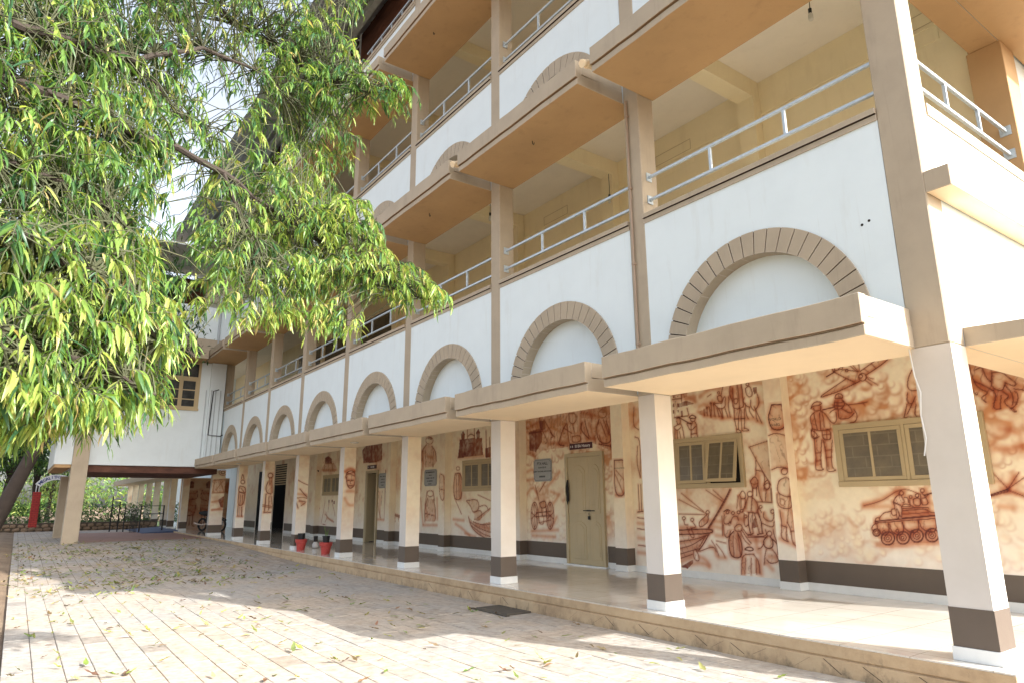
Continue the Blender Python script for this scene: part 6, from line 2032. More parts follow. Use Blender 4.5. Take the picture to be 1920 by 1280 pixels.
plaque(-15.0, -14.30, 1.96, 2.42, 'grey stone plaque between the painted figures, with five lines of lettering', [(0.52, 0.055, 0, 0.15), (0.16, 0.032, 0, 0.07), (0.46, 0.045, 0, -0.01), (0.34, 0.045, 0, -0.09), (0.20, 0.04, 0, -0.17)])
plaque(-18.07, -17.45, 1.96, 2.43, 'grey stone plaque right of the open dark doorway', [(0.40, 0.05, 0, 0.13), (0.22, 0.04, 0, 0.04), (0.30, 0.04, 0, -0.05), (0.18, 0.04, 0, -0.14)])
def board(x0, x1, z0, z1, label, num, txt):
    cx, cz = (x0+x1)/2, (z0+z1)/2
    p = thing('room_sign', label, 'sign', (cx, WALL_Y-0.002, cz), 'maroon room signs above the doors')
    MB().box(-(x1-x0)/2, (x1-x0)/2, -0.014, 0.0, -(z1-z0)/2, (z1-z0)/2).build('board', 'maroon', p)
    letters(p, [(num, 0.065, -(x1-x0)/2+0.07, 0), (txt, 0.085, 0.06, 0)], 'letter_white', -0.0152)
board(-8.61, -7.91, 2.582, 2.705, 'maroon room sign reading III BA History above the double door', 0.07, 'III BA History')
board(-19.0, -18.3, 2.60, 2.72, 'maroon room sign above the open dark doorway', 0.07, 0.36)
# painted words on the tablets
for txt, size, xx, zz in (('WORLD', 0.060, -3.598, 2.72), ('WARS', 0.060, -3.598, 2.635), ('REVOLUTIONS', 0.042, -6.965, 2.13)):
    me = text_mesh(txt, size); me.materials.append(MAT['groove'])
    link('painted_lettering', me, bld, loc=(xx, PIL_Y-0.0015, zz), rot=FACE_FRONT)

# hanging lamps, cables, pipes -----------------------------------------------------------------------
def lamp(x, y, ztop, zb, label):
    l = thing('hanging_bulb', label, 'bulb', (x, y, zb), 'bare bulbs in the upper veranda')
    MB().tube([(0, 0, ztop-zb), (0.01, 0, (ztop-zb)*0.5), (0, 0, 0.16)], 0.006, 5).build('cord', 'cable', l)
    MB().lathe([(0.022, 0.10), (0.024, 0.17), (0.012, 0.18)], n=10).build('holder', 'cable', l)
    MB().lathe([(0.010, -0.02), (0.03, 0.0), (0.03, 0.08), (0.02, 0.10)], n=12).build('bulb', 'bulb', l, smooth=True)
lamp(-1.60, 1.5, 8.468, 7.80, 'bare bulb hanging in the nearest upper veranda bay')
lamp(-6.86, 2.80, 8.14, 7.50, 'bare bulb hanging against the yellow wall, second bay')
lamp(-9.2, 1.4, 8.468, 7.6, 'bare bulb hanging in the third upper veranda bay')
cd_ = link('veranda_pipe', None); tag(cd_, 'thin brown conduit running up the column beside the second arch', 'pipe'); cd_.location = (-3.60, -0.03, 3.2)
MB().tube([(0, 0, 0.0), (0, 0, 3.86)], 0.016, 8).build('tube', 'pipe_brown', cd_, smooth=True)
for k in range(4):
    MB().box(-0.025, 0.025, -0.02, 0.024, 0.3+k*1.1, 0.33+k*1.1).build('clip', 'pipe_brown', cd_)
def cable(pts, r, mat, label):
    o = MB().tube(pts, r, 6).build('cable', mat, None); tag(o, label, 'cable')
cable([(-0.335, -0.012, 2.86), (-0.32, -0.014, 2.6), (-0.29, -0.012, 2.45), (-0.315, -0.014, 2.25), (-0.300, -0.012, 2.05), (-0.335, -0.012, 1.9)], 0.006, 'cable_white', 'thin white cable hanging loosely down the corner column')
# broken spouts at the canopy joints
for x, z in ((-3.52, Z2+0.22), (-6.93, Z2+0.22)):
    s = thing('drain_spout', 'broken cream spout sticking out at the %s canopy joint' % ('nearer' if x > -5 else 'farther'), 'spout', (x, -0.86, z), 'drain spouts')
    MB().tube([(0, 0.35, 0.02), (0, 0.0, 0.0), (0.0, -0.06, -0.03)], [0.05, 0.05, 0.058], 10).build('elbow', 'soffit_cream', s, smooth=True)
    MB().tube([(0, 0.02, 0.0), (0, 0.05, 0.0)], 0.062, 10).build('collar', 'soffit_cream', s)
# wall camera
cc = thing('wall_camera', 'small black camera fixed to the painted wall beside a far window', 'camera', (-23.45, WALL_Y-0.01, 2.72))
MB().tube([(0, 0, 0), (0, -0.08, 0.02)], 0.02, 8).build('arm', 'black_metal', cc)
MB().tube([(-0.03, -0.08, 0.02), (0.12, -0.14, -0.02)], 0.045, 10).build('body', 'black_metal', cc)
# inspection cover by the plinth
MAT['cover'] = paint('weathered_dark_slab', (0.085, 0.075, 0.06), 0.85, 0.3, (0.03, 0.025, 0.02), 0.6, 0.5, 5)
ic = thing('inspection_cover', 'dark weathered inspection slab lying against the veranda step', 'slab', (-6.10, -0.44, 0.0))
MB().box(-0.40, 0.40, -0.22, 0.20, 0.003, 0.022).build('cover', 'cover', ic, bevel=0.006)
MB().box(-0.46, 0.46, -0.28, -0.222, 0.003, 0.016).build('rim', 'cover', ic)

# wiring and old fittings on the upper veranda walls
for fl, zz in ((0, 7.86), (1, 12.05)):
    for x in (-0.95, -5.35, -8.9):
        r = link('old_opening', None, bld)
        for a, b, c, d in ((x-0.43, x+0.43, zz+0.05, zz+0.057), (x-0.43, x+0.43, zz+0.25, zz+0.257), (x-0.434, x-0.427, zz+0.05, zz+0.257), (x+0.427, x+0.434, zz+0.05, zz+0.257)):
            m = MB(); m.box(a, b, WALL_Y-0.0125, WALL_Y-0.0085, c, d); m.build('crack_line', 'frame', r)
# fixing holes and hooks
for x, z in ((-0.60, 4.13), (-0.53, 4.15)):
    m = MB(); m.tube([(x, -0.002, z), (x, 0.01, z)], 0.014, 8); m.build('fixing_hole', 'dark', bld)
for i in range(1, 6):
    xa, xb = bays[i]
    for zc in (Z2, Z3):
        m = MB(); xx = (xa+xb)/2
        m.tube([(xx, -0.45, zc), (xx, -0.45, zc-0.05), (xx+0.03, -0.45, zc-0.08), (xx+0.05, -0.45, zc-0.05)], 0.007, 5); m.build('soffit_hook', 'black_metal', bld)
for i in (3, 6):
    xa, xb = bays[i]
    m = MB(); m.lathe([(0.09, 0.0), (0.09, 0.02), (0.07, 0.025)], c=((xa+xb)/2, -0.4, Z1-0.027), n=16); m.build('ceiling_light', 'bulb', bld)
BRANCH = [
    [(-1.13, -7.16, 3.73), (-1.44, -6.89, 3.89), (-1.89, -6.45, 4.17), (-2.31, -6.09, 4.43), (-2.57, -5.65, 4.88), (-2.86, -5.19, 5.05), (-3.22, -4.72, 5.07)],
    [(-1.26, -7.15, 3.51), (-1.58, -6.82, 3.66), (-1.77, -6.67, 3.76), (-2.08, -6.17, 3.83), (-2.61, -5.41, 3.94), (-2.79, -4.95, 3.80), (-2.73, -4.42, 3.53), (-2.57, -4.11, 3.31), (-2.34, -3.78, 3.16)],
    [(-0.96, -6.99, 2.76), (-1.04, -6.66, 2.67), (-1.16, -6.36, 2.66), (-1.28, -6.09, 2.57), (-1.32, -5.87, 2.33)],
    [(-0.79, -6.90, 2.33), (-0.95, -6.60, 2.25), (-1.07, -6.39, 2.22), (-1.17, -6.09, 2.15), (-1.27, -5.87, 2.06)],
    [(-1.83, -7.33, 4.96), (-2.31, -6.65, 5.29), (-2.77, -5.90, 5.51), (-3.20, -5.19, 5.63), (-3.19, -4.60, 5.43), (-2.94, -4.27, 5.25), (-2.63, -4.02, 5.17)],
    [(-1.22, -7.08, 3.16), (-1.49, -6.75, 3.16), (-1.70, -6.46, 3.23), (-1.91, -6.18, 3.23), (-1.96, -5.99, 3.06)],
    [(-2.61, -5.41, 3.94), (-2.54, -5.20, 3.48), (-2.52, -5.06, 3.16)],
    [(-2.79, -4.95, 3.80), (-2.88, -4.52, 3.80), (-2.79, -4.22, 3.74)],
    [(-2.31, -6.09, 4.43), (-2.76, -5.75, 4.40), (-2.96, -5.45, 4.38)],
]
CLUMP = [  # crown clumps: centre, spread along the crown, up and across (m), sprays
    (-2.06, -6.63, 4.25, 0.45, 0.37, 0.90, 70),
    (-2.50, -6.26, 4.70, 0.46, 0.41, 1.00, 56),
    (-2.02, -6.49, 3.72, 0.51, 0.35, 0.90, 74),
    (-2.52, -6.12, 4.27, 0.40, 0.40, 0.80, 40),
    (-1.83, -6.50, 3.17, 0.39, 0.32, 0.70, 60),
    (-2.14, -6.24, 3.47, 0.35, 0.35, 0.70, 48),
    (-2.14, -6.14, 3.19, 0.21, 0.21, 0.60, 24),
    (-1.48, -6.48, 2.65, 0.29, 0.25, 0.50, 43),
    (-1.46, -6.24, 2.70, 0.29, 0.22, 0.50, 45),
    (-1.26, -6.39, 2.26, 0.29, 0.26, 0.50, 54),
    (-1.34, -6.17, 2.35, 0.27, 0.24, 0.40, 51),
    (-1.40, -6.14, 2.53, 0.14, 0.19, 0.30, 24),
    (-1.21, -6.37, 1.98, 0.23, 0.20, 0.40, 40),
    (-1.30, -6.18, 2.04, 0.24, 0.21, 0.40, 37),
    (-1.37, -6.07, 2.18, 0.18, 0.24, 0.30, 40),
    (-1.38, -5.97, 2.05, 0.09, 0.14, 0.25, 16),
    (-1.52, -6.40, 1.90, 0.22, 0.12, 0.30, 16),
    (-1.32, -6.23, 1.89, 0.18, 0.12, 0.30, 16),
    (-1.74, -6.07, 2.39, 0.27, 0.40, 0.30, 27),
    (-2.86, -5.78, 5.20, 0.46, 0.36, 0.80, 14),
    (-3.09, -5.30, 5.46, 0.49, 0.43, 0.80, 14),
    (-3.09, -4.90, 5.69, 0.39, 0.44, 0.60, 27),
    (-3.17, -4.61, 5.47, 0.39, 0.50, 0.60, 42),
    (-3.32, -4.48, 4.98, 0.33, 0.44, 0.60, 31),
    (-3.26, -4.90, 5.08, 0.32, 0.43, 0.60, 20),
    (-2.99, -4.36, 5.24, 0.27, 0.24, 0.40, 14),
    (-2.73, -4.13, 5.11, 0.21, 0.15, 0.25, 12),
    (-2.74, -5.78, 4.65, 0.33, 0.29, 0.60, 8),
    (-2.61, -5.85, 4.07, 0.31, 0.31, 0.60, 8),
    (-2.95, -5.47, 4.60, 0.34, 0.39, 0.60, 9),
    (-2.80, -5.53, 4.05, 0.28, 0.28, 0.50, 7),
    (-2.88, -5.21, 4.23, 0.29, 0.33, 0.50, 8),
    (-2.60, -5.80, 3.59, 0.26, 0.26, 0.50, 4),
    (-2.81, -5.11, 3.85, 0.32, 0.28, 0.50, 22),
    (-3.09, -4.70, 4.22, 0.30, 0.30, 0.50, 25),
    (-2.89, -4.74, 3.70, 0.42, 0.28, 0.50, 50),
    (-2.76, -4.42, 3.73, 0.28, 0.28, 0.40, 35),
    (-2.70, -5.26, 3.38, 0.26, 0.26, 0.50, 25),
    (-2.68, -4.94, 3.23, 0.35, 0.22, 0.50, 25),
    (-2.74, -4.50, 3.28, 0.32, 0.20, 0.40, 27),
    (-2.61, -4.23, 3.35, 0.20, 0.20, 0.35, 21),
    (-2.49, -4.02, 3.24, 0.20, 0.16, 0.25, 18),
    (-2.37, -3.83, 3.17, 0.12, 0.08, 0.15, 8),
    (-2.43, -5.36, 2.96, 0.20, 0.24, 0.40, 12),
    (-2.51, -5.12, 2.86, 0.17, 0.17, 0.30, 8),
    (-2.61, -4.48, 2.94, 0.17, 0.15, 0.30, 8),
    (-2.54, -4.84, 2.87, 0.11, 0.15, 0.20, 4),
    (-2.59, -4.36, 2.87, 0.09, 0.11, 0.20, 3),
    (-2.42, -5.51, 2.74, 0.07, 0.10, 0.20, 2),
    (-2.10, -5.70, 2.43, 0.08, 0.09, 0.20, 3),
    (-1.87, -6.91, 3.25, 0.44, 1.10, 0.90, 81),
    (-1.46, -6.73, 2.22, 0.31, 0.56, 0.60, 40),
    (-2.55, -6.16, 5.31, 0.98, 0.30, 1.00, 67),
    (-2.76, -4.94, 6.11, 0.67, 0.33, 0.80, 27),
]
# ================================================================ vegetation
def leaf_mat(name, transl=0.35, rough=0.38):
    t = NT(name)
    at = t.n('ShaderNodeAttribute'); at.attribute_name = 'tone'
    oi = t.n('ShaderNodeObjectInfo')
    c = t.mix(1.0, at.outputs['Color'], oi.outputs['Color'], 'MULTIPLY')
    c = t.mix(1.0, c, t.ramp(t.noise(30, 2), [(0.3, (0.85, 0.85, 0.85)), (0.7, (1.1, 1.1, 1.1))]), 'MULTIPLY')
    t.col(c); t.set(Roughness=rough)
    tr = t.n('ShaderNodeBsdfTranslucent')
    hs = t.mix(1.0, c, (1.35, 1.30, 0.7), 'MULTIPLY'); t.l(hs, tr.inputs[0])
    mx = t.n('ShaderNodeMixShader'); mx.inputs[0].default_value = transl
    t.l(t.b.outputs[0], mx.inputs[1]); t.l(tr.outputs[0], mx.inputs[2]); t.l(mx.outputs[0], t.out.inputs[0])
    return t.m
MAT['leaf'] = leaf_mat('tree_leaf', 0.50, 0.36)
MAT['leaf_far'] = leaf_mat('distant_leaf', 0.30, 0.5)
MAT['litter'] = leaf_mat('fallen_leaf', 0.12, 0.6)
MAT['twig'] = simple('green_brown_twig', (0.05, 0.055, 0.024), 0.8)
MAT['bark'] = paint('dark_bark', (0.036, 0.026, 0.020), 0.9, 0.3, (0.03, 0.024, 0.02), 0.5, 0.6, 6)

def leaf_shape(seed, droop, width, curl, ns=5, wave=0.06):
    """unit-length lanceolate leaf along +x, folded along the midrib with a wavy margin"""
    q = random.Random(seed)
    V = []
    ph = q.uniform(0, 6)
    for i in range(ns+1):
        s = i/ns
        w = width*(math.sin(math.pi*min(1, s*0.96+0.04)**0.8)**0.85)*(1-0.25*s) if 0 < i < ns else 0.004
        x = s*(1-0.08*droop*s); z = -droop*0.30*s*s
        wv = wave*math.sin(5.2*s*math.pi+ph)*w*2.2
        yb = curl*0.10*s*s
        V += [(x, yb-w, z+0.35*w+wv), (x, yb, z), (x, yb+w, z+0.35*w-wv)]
    F = []
    for i in range(ns):
        a = i*3
        F += [(a, a+1, a+4, a+3), (a+1, a+2, a+5, a+4)]
    return np.array(V), np.array(F)
LS = [leaf_shape(i, d, w, c) for i, (d, w, c) in enumerate(((1.2, 0.075, 0.9), (0.8, 0.085, -0.8), (1.3, 0.068, 0.2), (0.7, 0.092, -1.0), (1.0, 0.072, 1.0), (0.6, 0.08, 0.4)))]
def leaf_me(shape, mat, name='leaf'):
    me = bpy.data.meshes.new(name)
    me.from_pydata([tuple(v) for v in shape[0]], [], [tuple(int(k) for k in f) for f in shape[1]])
    me.materials.append(MAT[mat])
    ca = me.color_attributes.new('tone', 'FLOAT_COLOR', 'POINT'); ca.data.foreach_set('color', [1.0]*4*len(me.vertices))
    me.polygons.foreach_set('use_smooth', [True]*len(me.polygons)); me.update()
    return me
def baked(name, shapes, items, mat, parent, **tags):
    """items: (shape index, 4x4 matrix, colour) -> one mesh"""
    Vs, Fs, Cs, n = [], [], [], 0
    for k, Mx, c in items:
        S, F = shapes[k]
        A = np.array(Mx)
        Vs.append(S @ A[:3, :3].T + A[:3, 3]); Fs.append(F+n); Cs.append(np.tile(c, (len(S), 1))); n += len(S)
    V, F, C = np.vstack(Vs), np.vstack(Fs), np.vstack(Cs)
    me = bpy.data.meshes.new(name)
    me.vertices.add(len(V)); me.vertices.foreach_set('co', V.astype(np.float32).ravel())
    me.loops.add(F.size); me.loops.foreach_set('vertex_index', F.astype(np.int32).ravel())
    me.polygons.add(len(F)); me.polygons.foreach_set('loop_start', np.arange(0, F.size, F.shape[1], dtype=np.int32))
    me.polygons.foreach_set('use_smooth', [True]*len(F))
    me.update(calc_edges=True)
    a = me.color_attributes.new('tone', 'FLOAT_COLOR', 'POINT')
    a.data.foreach_set('color', np.hstack([C, np.ones((len(C), 1))]).astype(np.float32).ravel())
    me.materials.append(MAT[mat]); me.validate(); me.update()
    return link(name, me, parent, **tags)
def frame(pos, d, up, size):
    d = d.normalized(); s = up.cross(d)
    if s.length < 1e-4: s = Vector((1, 0, 0)).cross(d)
    s.normalize(); u = d.cross(s)
    Mx = Matrix((d*size, s*size, u*size)).transposed().to_4x4(); Mx.translation = pos
    return Mx

# ---- the drooping tree that frames the picture -------------------------------------------
tr = thing('drooping_tree', 'large tree with long drooping yellow-green leaves hanging over the courtyard', 'tree', (-2.4, -8.9, 0.0))
TOFF = Vector((2.4, 8.9, 0.0))
rt = random.Random(21)
L_ = lambda p: Vector(p) + TOFF
trunk_pts = [(-2.4, -8.9, -0.1), (-2.45, -8.85, 0.6), (-2.35, -8.8, 2.0), (-2.2, -8.7, 3.4), (-2.25, -8.75, 5.0), (-2.4, -8.8, 6.8), (-2.3, -8.7, 8.5)]
MB().tube([L_(p) for p in trunk_pts], [0.34, 0.27, 0.23, 0.20, 0.17, 0.13, 0.08], 12).build('trunk', 'bark', tr, smooth=True)
node_pts = []
for k, b in enumerate(BRANCH):
    pts = [Vector(p) for p in b]
    if k < 6:
        z0 = max(2.2, min(7.5, pts[0].z-0.5))
        base = Vector((-2.3, -8.75, z0))
        pts = [base, base.lerp(pts[0], 0.5)+Vector((0, 0, 0.15))] + pts
    n = len(pts)
    r0 = (0.034, 0.038, 0.028, 0.025, 0.034, 0.026, 0.013, 0.012, 0.012)[k]
    # subdivide with a little wander
    out = []
    for a, c in zip(pts[:-1], pts[1:]):
        for s in range(4):
            p = a.lerp(c, s/4)
            if s: p += Vector((rt.uniform(-1, 1), rt.uniform(-1, 1), rt.uniform(-1, 1)))*0.025
            out.append(p)
    out.append(pts[-1])
    MB().tube([p+TOFF for p in out], [r0*(1-0.85*i/(len(out)-1))+0.003 for i in range(len(out))], 7).build('branch', 'bark', tr, smooth=True)
    node_pts += out[6:] if k < 6 else out
leaves = []; twigs = MB()
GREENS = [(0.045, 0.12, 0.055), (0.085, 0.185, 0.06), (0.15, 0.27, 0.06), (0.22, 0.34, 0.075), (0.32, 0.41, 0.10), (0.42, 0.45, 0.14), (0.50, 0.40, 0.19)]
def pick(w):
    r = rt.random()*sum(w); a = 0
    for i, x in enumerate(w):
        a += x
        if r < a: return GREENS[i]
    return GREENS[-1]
vr, vd = Vector((0.584, 0.812, 0.0)), Vector((-0.79, 0.568, 0.23))   # along and across the limbs' spread
NPA = np.array([tuple(p) for p in node_pts])
for (x, y, z, ru, rv, ds, n) in CLUMP:
    for _ in range(int(n*2.7)):
        while True:
            a, b, c = rt.uniform(-1, 1), rt.uniform(-1, 1), rt.uniform(-1, 1)
            if a*a+b*b+c*c < 1: break
        p = Vector((x, y, z)) + vr*(a*ru) + Vector((0, 0, b*rv+0.10)) + vd*(c*ds)
        # where the spray leaves its branch
        i = int(rt.choice(np.argsort(((NPA-np.array(p))**2).sum(1))[:7]))
        nb = Vector(NPA[i])
        off = p-nb
        side = Vector((off.x, off.y, 0))
        if side.length < 0.05: side = Vector((rt.uniform(-1, 1), rt.uniform(-1, 1), 0))
        side.normalize()
        side = (side + Vector((rt.uniform(-.6, .6), rt.uniform(-.6, .6), 0))).normalized()
        if off.length < 1.3:
            mid = nb.lerp(p, 0.5)+Vector((0, 0, 0.12*off.length))
            twigs.tube([nb+TOFF, mid+TOFF, p+TOFF], [0.005, 0.004, 0.0025], 4, caps=False)
        ln = rt.uniform(0.15, 0.32)
        # drooping twig
        tp = []
        for s in range(5):
            t = s/4
            tp.append(p + side*(ln*0.9*(t-0.4*t*t)) + Vector((0, 0, 0.06*t - ln*0.75*t*t)))
        twigs.tube([q+TOFF for q in tp], [0.0032, 0.003, 0.0025, 0.002, 0.0012], 3, caps=False)
        lit_draw = rt.random()
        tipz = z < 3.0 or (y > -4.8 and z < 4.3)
        lit = lit_draw < (0.68 if tipz else 0.22)  # sunlit sprays draw brighter greens, light mixed into the leaf colour
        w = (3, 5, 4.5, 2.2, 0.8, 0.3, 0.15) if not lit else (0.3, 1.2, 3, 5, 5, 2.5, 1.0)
        nl = rt.randint(10, 16)
        for k in range(nl):
            t = 0.15+0.85*k/(nl-1)
            f = t*4; i0 = min(3, int(f)); q = tp[i0].lerp(tp[i0+1], f-i0)
            ax = (tp[i0+1]-tp[i0]).normalized()
            sd = ax.cross(Vector((0, 0, 1)))
            if sd.length < 1e-3: sd = Vector((1, 0, 0))
            sd = sd.normalized()*(1 if k % 2 else -1)
            d = ax*rt.uniform(0.2, 0.7) + sd*rt.uniform(0.35, 1.0) + Vector((0, 0, -rt.uniform(0.05, 1.1)))
            d += Vector((rt.uniform(-.2, .2), rt.uniform(-.2, .2), 0))
            size = rt.uniform(0.045, 0.125)*(0.7+0.5*math.sin(math.pi*min(1, t*0.9+0.1)))
            up = Vector((0, 0, 1)) + sd*rt.uniform(-0.4, 0.8) + Vector((rt.uniform(-.4, .4), rt.uniform(-.4, .4), 0))
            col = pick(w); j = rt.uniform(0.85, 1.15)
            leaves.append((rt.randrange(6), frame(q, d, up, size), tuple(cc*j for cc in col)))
twigs.build('twigs', 'twig', tr, kind='stuff')
# the 300 leaves that show largest are pieces of their own
rank = []
for i, (k, Mx, c) in enumerate(leaves):
    q = campx(Mx.translation)
    s = Mx.col[0].to_3d().length
    if q and 0 < q[0] < 1920 and 0 < q[1] < 1280: rank.append((-s/q[2], i))
rank.sort(); own = {i for _, i in rank[:300]}
LM = [leaf_me(s, 'leaf') for s in LS]
Ti = Matrix.Translation(TOFF)
rest = []
for i, (k, Mx, c) in enumerate(leaves):
    if i in own:
        o = link('leaf', LM[k], tr); o.matrix_local = Ti @ Mx; o.color = c+(1,)
    else:
        rest.append((k, Ti @ Mx, c))
baked('foliage', LS, rest, 'leaf', tr, kind='stuff')
print('leaves', len(leaves))

# ---- trees beyond --------------------------------------------------------------------------
FS = [leaf_shape(40+i, d, w, 0.3, 2) for i, (d, w) in enumerate(((0.8, 0.16), (0.3, 0.20), (1.0, 0.14)))]
def bg_tree(name, label, base, h, lean, blobs, nleaf, lsize, pal, seed, group=None, rtrunk=0.18):
    q = random.Random(seed)
    b = Vector(base)
    t = thing(name, label, 'tree', base, group)
    top = Vector((lean[0], lean[1], h))
    pts = [Vector((0, 0, -0.15)), Vector((0.03, 0, 0.5)), top*0.35+Vector((0.15, -0.1, 0)), top*0.7+Vector((-0.1, 0.12, 0)), top]
    MB().tube(pts, [rtrunk*1.3, rtrunk, rtrunk*0.8, rtrunk*0.5, rtrunk*0.2], 9).build('trunk', 'bark', t, smooth=True)
    items = []
    tot = sum(r[3]*r[4]*r[5] for r in blobs)
    for (cx, cy, cz, rx, ry, rz) in blobs:
        c = Vector((cx, cy, cz))
        st = pts[2].lerp(pts[3], q.uniform(0, 1)) if cz > h*0.4 else pts[2]
        for _ in range(3):
            e = c+Vector((q.uniform(-.7, .7)*rx, q.uniform(-.7, .7)*ry, q.uniform(-.6, .6)*rz))
            MB().tube([st, st.lerp(e, 0.5)+Vector((0, 0, 0.2)), e], [rtrunk*0.4, rtrunk*0.22, 0.01], 6).build('limb', 'bark', t, smooth=True)
        n = int(nleaf*rx*ry*rz/tot)
        # leaves gather in small clumps so the crown has lights, darks and gaps
        ncl = max(6, n//28)
        for _ in range(ncl):
            while True:
                v = Vector((q.uniform(-1, 1), q.uniform(-1, 1), q.uniform(-1, 1)))
                if 0.15 < v.length < 1: break
            k = c+Vector((v.x*rx, v.y*ry, v.z*rz))
            tone = q.uniform(0.7, 1.2)
            cr = lsize*q.uniform(1.6, 3.2)
            for _ in range(n//ncl):
                p = k+Vector((q.gauss(0, 1), q.gauss(0, 1), q.gauss(0, 0.7)))*cr*0.6
                d = Vector((q.uniform(-1, 1), q.uniform(-1, 1), q.uniform(-1.0, 0.3)))
                up = Vector((q.uniform(-.6, .6), q.uniform(-.6, .6), 1))
                cc = q.choice(pal)
                items.append((q.randrange(3), frame(p, d, up, lsize*q.uniform(0.7, 1.25)), tuple(x*tone for x in cc)))
    baked('crown', FS, items, 'leaf_far', t)
    return t
DK = [(0.022, 0.065, 0.020), (0.030, 0.085, 0.022), (0.045, 0.11, 0.025)]
MD = [(0.05, 0.13, 0.025), (0.08, 0.17, 0.03), (0.12, 0.22, 0.04)]
LT = [(0.12, 0.22, 0.05), (0.20, 0.28, 0.06), (0.28, 0.33, 0.09), (0.09, 0.18, 0.05)]
bg_tree('dense_tree', 'dense dark green tree standing just left of the white wing', (-24.0, -6.9, 0.2), 8.0, (0.3, 2.4), [(0.3, 3.7, 7.4, 1.3, 1.25, 1.5), (0.2, 3.3, 9.2, 1.3, 1.3, 1.4), (0.2, 1.6, 8.4, 1.4, 1.5, 1.5), (0.2, 0.3, 6.2, 1.2, 1.2, 1.0)], 11000, 0.22, DK, 1, 'trees behind the courtyard', 0.24)
bg_tree('courtyard_tree', 'leaning tree with a thick dark trunk at the left picture edge', (-30, -8.6, 0.2), 7.0, (0.8, 0.6), [(0.2, 0.6, 3.6, 2.2, 1.6, 1.0), (0.2, 0.4, 5.0, 2.2, 1.8, 1.2), (0.0, 1.0, 6.8, 2.4, 2.0, 1.5)], 8500, 0.24, DK+MD, 2, 'trees behind the courtyard', 0.30)
bg_tree('courtyard_tree', 'slim tree growing behind the red brick sign pedestal', (-42, -7.0, 0.2), 7.0, (0.3, 0.8), [(0, 0.4, 4.2, 2.2, 1.6, 1.4), (0.4, -0.8, 6.4, 2.2, 2.2, 1.6), (0.2, -1.0, 3.0, 1.2, 1.0, 0.9)], 6500, 0.28, DK+MD, 3, 'trees behind the courtyard', 0.20)
bg_tree('courtyard_tree', 'dark forked tree seen between the sign and the square pillar', (-46, -5.3, 0.2), 6.5, (0.2, -0.5), [(0, 0.3, 4.4, 1.8, 1.6, 1.5), (0.4, -0.8, 6.0, 2.0, 2.0, 1.4)], 3500, 0.30, DK, 4, 'trees behind the courtyard', 0.22)
bg_tree('sunlit_tree', 'pale sunlit tree seen under the wing beside the far columns', (-66, -4.2, 0.2), 7.0, (0.5, 0.5), [(0, 0, 4.0, 3.0, 2.6, 2.2), (0.5, 1.5, 6.2, 3, 2.6, 2.0), (0, -2.0, 2.6, 2.0, 2.0, 1.4), (1.0, 2.0, 2.4, 2.0, 2.0, 1.4)], 6000, 0.34, LT, 5, 'trees behind the courtyard', 0.16)
bg_tree('sunlit_tree', 'yellowish sunlit tree farther left behind the stone wall', (-72, -13, 0.2), 8.0, (0.5, 0.5), [(0, 0, 5.0, 3.4, 3.2, 2.6), (0.5, 2.5, 6.6, 3, 2.8, 2.0)], 3500, 0.40, LT, 6, 'trees behind the courtyard', 0.2)
# undergrowth and the far wood: nobody could count it
items = []
q = random.Random(77)
for _ in range(5200):
    x, y = q.uniform(-46, -41.5), q.uniform(-9.5, 2.0)
    hgt = q.random()**1.6*1.1
    cc = q.choice(MD+DK)
    items.append((q.randrange(3), frame(Vector((x, y, 0.45+hgt)), Vector((q.uniform(-1, 1), q.uniform(-1, 1), q.uniform(-.4, 1))), Vector((q.uniform(-1, 1), q.uniform(-1, 1), 1)), 0.22), cc))
baked('undergrowth', FS, items, 'leaf_far', None, kind='stuff', label='low green undergrowth behind the stone wall', cat='undergrowth')
items = []
for _ in range(9000):
    a = q.uniform(-34, 16)
    x = -100 + q.uniform(-8, 8); y = a
    z = 0.3 + q.random()**0.8*(5.5+2.5*math.sin(a*0.45)+1.5*math.sin(a*1.3))
    if y < -4.5: z *= 0.42
    cc = q.choice(LT+MD)
    items.append((q.randrange(3), frame(Vector((x, y, z)), Vector((q.uniform(-1, 1), q.uniform(-1, 1), q.uniform(-.6, .6))), Vector((q.uniform(-1, 1), q.uniform(-1, 1), 1)), 0.8), cc))
baked('far_wood', FS, items, 'leaf_far', None, kind='stuff', label='hazy pale green wood far behind the campus', cat='wood')

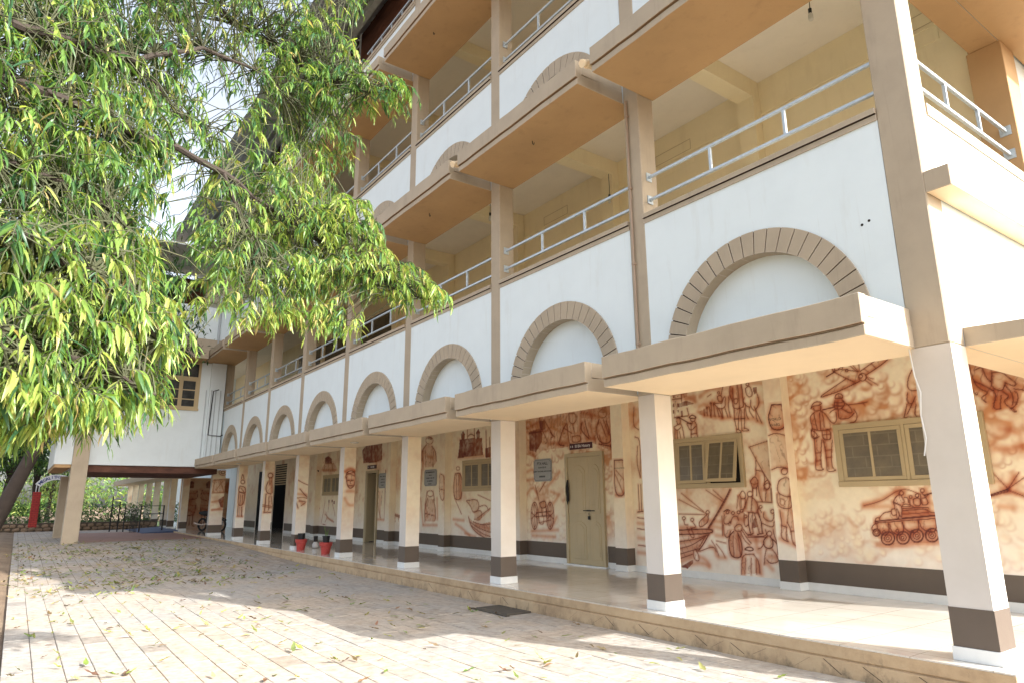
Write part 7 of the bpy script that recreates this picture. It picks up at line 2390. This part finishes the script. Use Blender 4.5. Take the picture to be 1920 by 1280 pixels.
# ---- fallen leaves ----------------------------------------------------------------------------
FL = [leaf_shape(80+i, d, w, c, 5, 0.16) for i, (d, w, c) in enumerate(((-0.7, 0.17, 1.2), (0.6, 0.15, -1.5), (-1.2, 0.2, 0.5), (-0.2, 0.16, 2.0)))]
FM = [leaf_me(s, 'litter', 'fallen_leaf') for s in FL]
FC = [(0.27, 0.29, 0.07), (0.34, 0.33, 0.10), (0.19, 0.23, 0.05), (0.24, 0.16, 0.08), (0.15, 0.10, 0.05), (0.40, 0.36, 0.14), (0.14, 0.19, 0.05)]
q = random.Random(5)
near, far = [], []
def litter(x, y):
    sz = q.uniform(0.08, 0.15)
    d = Vector((q.uniform(-1, 1), q.uniform(-1, 1), q.uniform(-0.05, 0.15)))
    Mx = frame(Vector((x, y, gz(x)+0.012+q.random()*0.012)), d, Vector((q.uniform(-.35, .35), q.uniform(-.35, .35), 1)), sz)
    return (q.randrange(4), Mx, tuple(c*q.uniform(0.8, 1.2) for c in q.choice(FC)))
for _ in range(230):
    x = -q.uniform(-0.5, 13); y = q.uniform(-6.2, -0.4)
    near.append(litter(x, y))
for _ in range(60):      # small drifts
    cx, cy = -q.uniform(2, 12), q.uniform(-6, -0.8)
    for _ in range(q.randint(1, 3)):
        near.append(litter(cx+q.gauss(0, 0.12), cy+q.gauss(0, 0.12)))
for _ in range(850):
    x = -13 - 14*q.random()**1.1; y = -6.2 + 5.6*q.random()**1.3
    far.append(litter(x+q.gauss(0, .2), y))
for _ in range(95):
    cx, cy = -q.uniform(12, 23), -q.uniform(1.5, 6.2)
    for _ in range(q.randint(4, 12)):
        far.append(litter(cx+q.gauss(0, 0.25), cy+q.gauss(0, 0.18)))
rank = []
for i, it in enumerate(near):
    w = campx(it[1].translation)
    rank.append((w[2] if w and -20 < w[0] < 1940 and w[1] < 1300 else 99, i))
rank.sort(); own = {i for _, i in rank[:110]}
for i, it in enumerate(near):
    if i in own:
        o = link('fallen_leaf', FM[it[0]], None, label='single curled fallen leaf lying on the paving in the foreground', cat='leaf', group='fallen leaves near the camera')
        o.matrix_world = it[1]; o.color = it[2]+(1,)
    else: far.append(it)
baked('leaf_litter', FL, far, 'litter', None, kind='stuff', label='scattered yellow-green leaf litter across the shaded paving', cat='leaf litter')
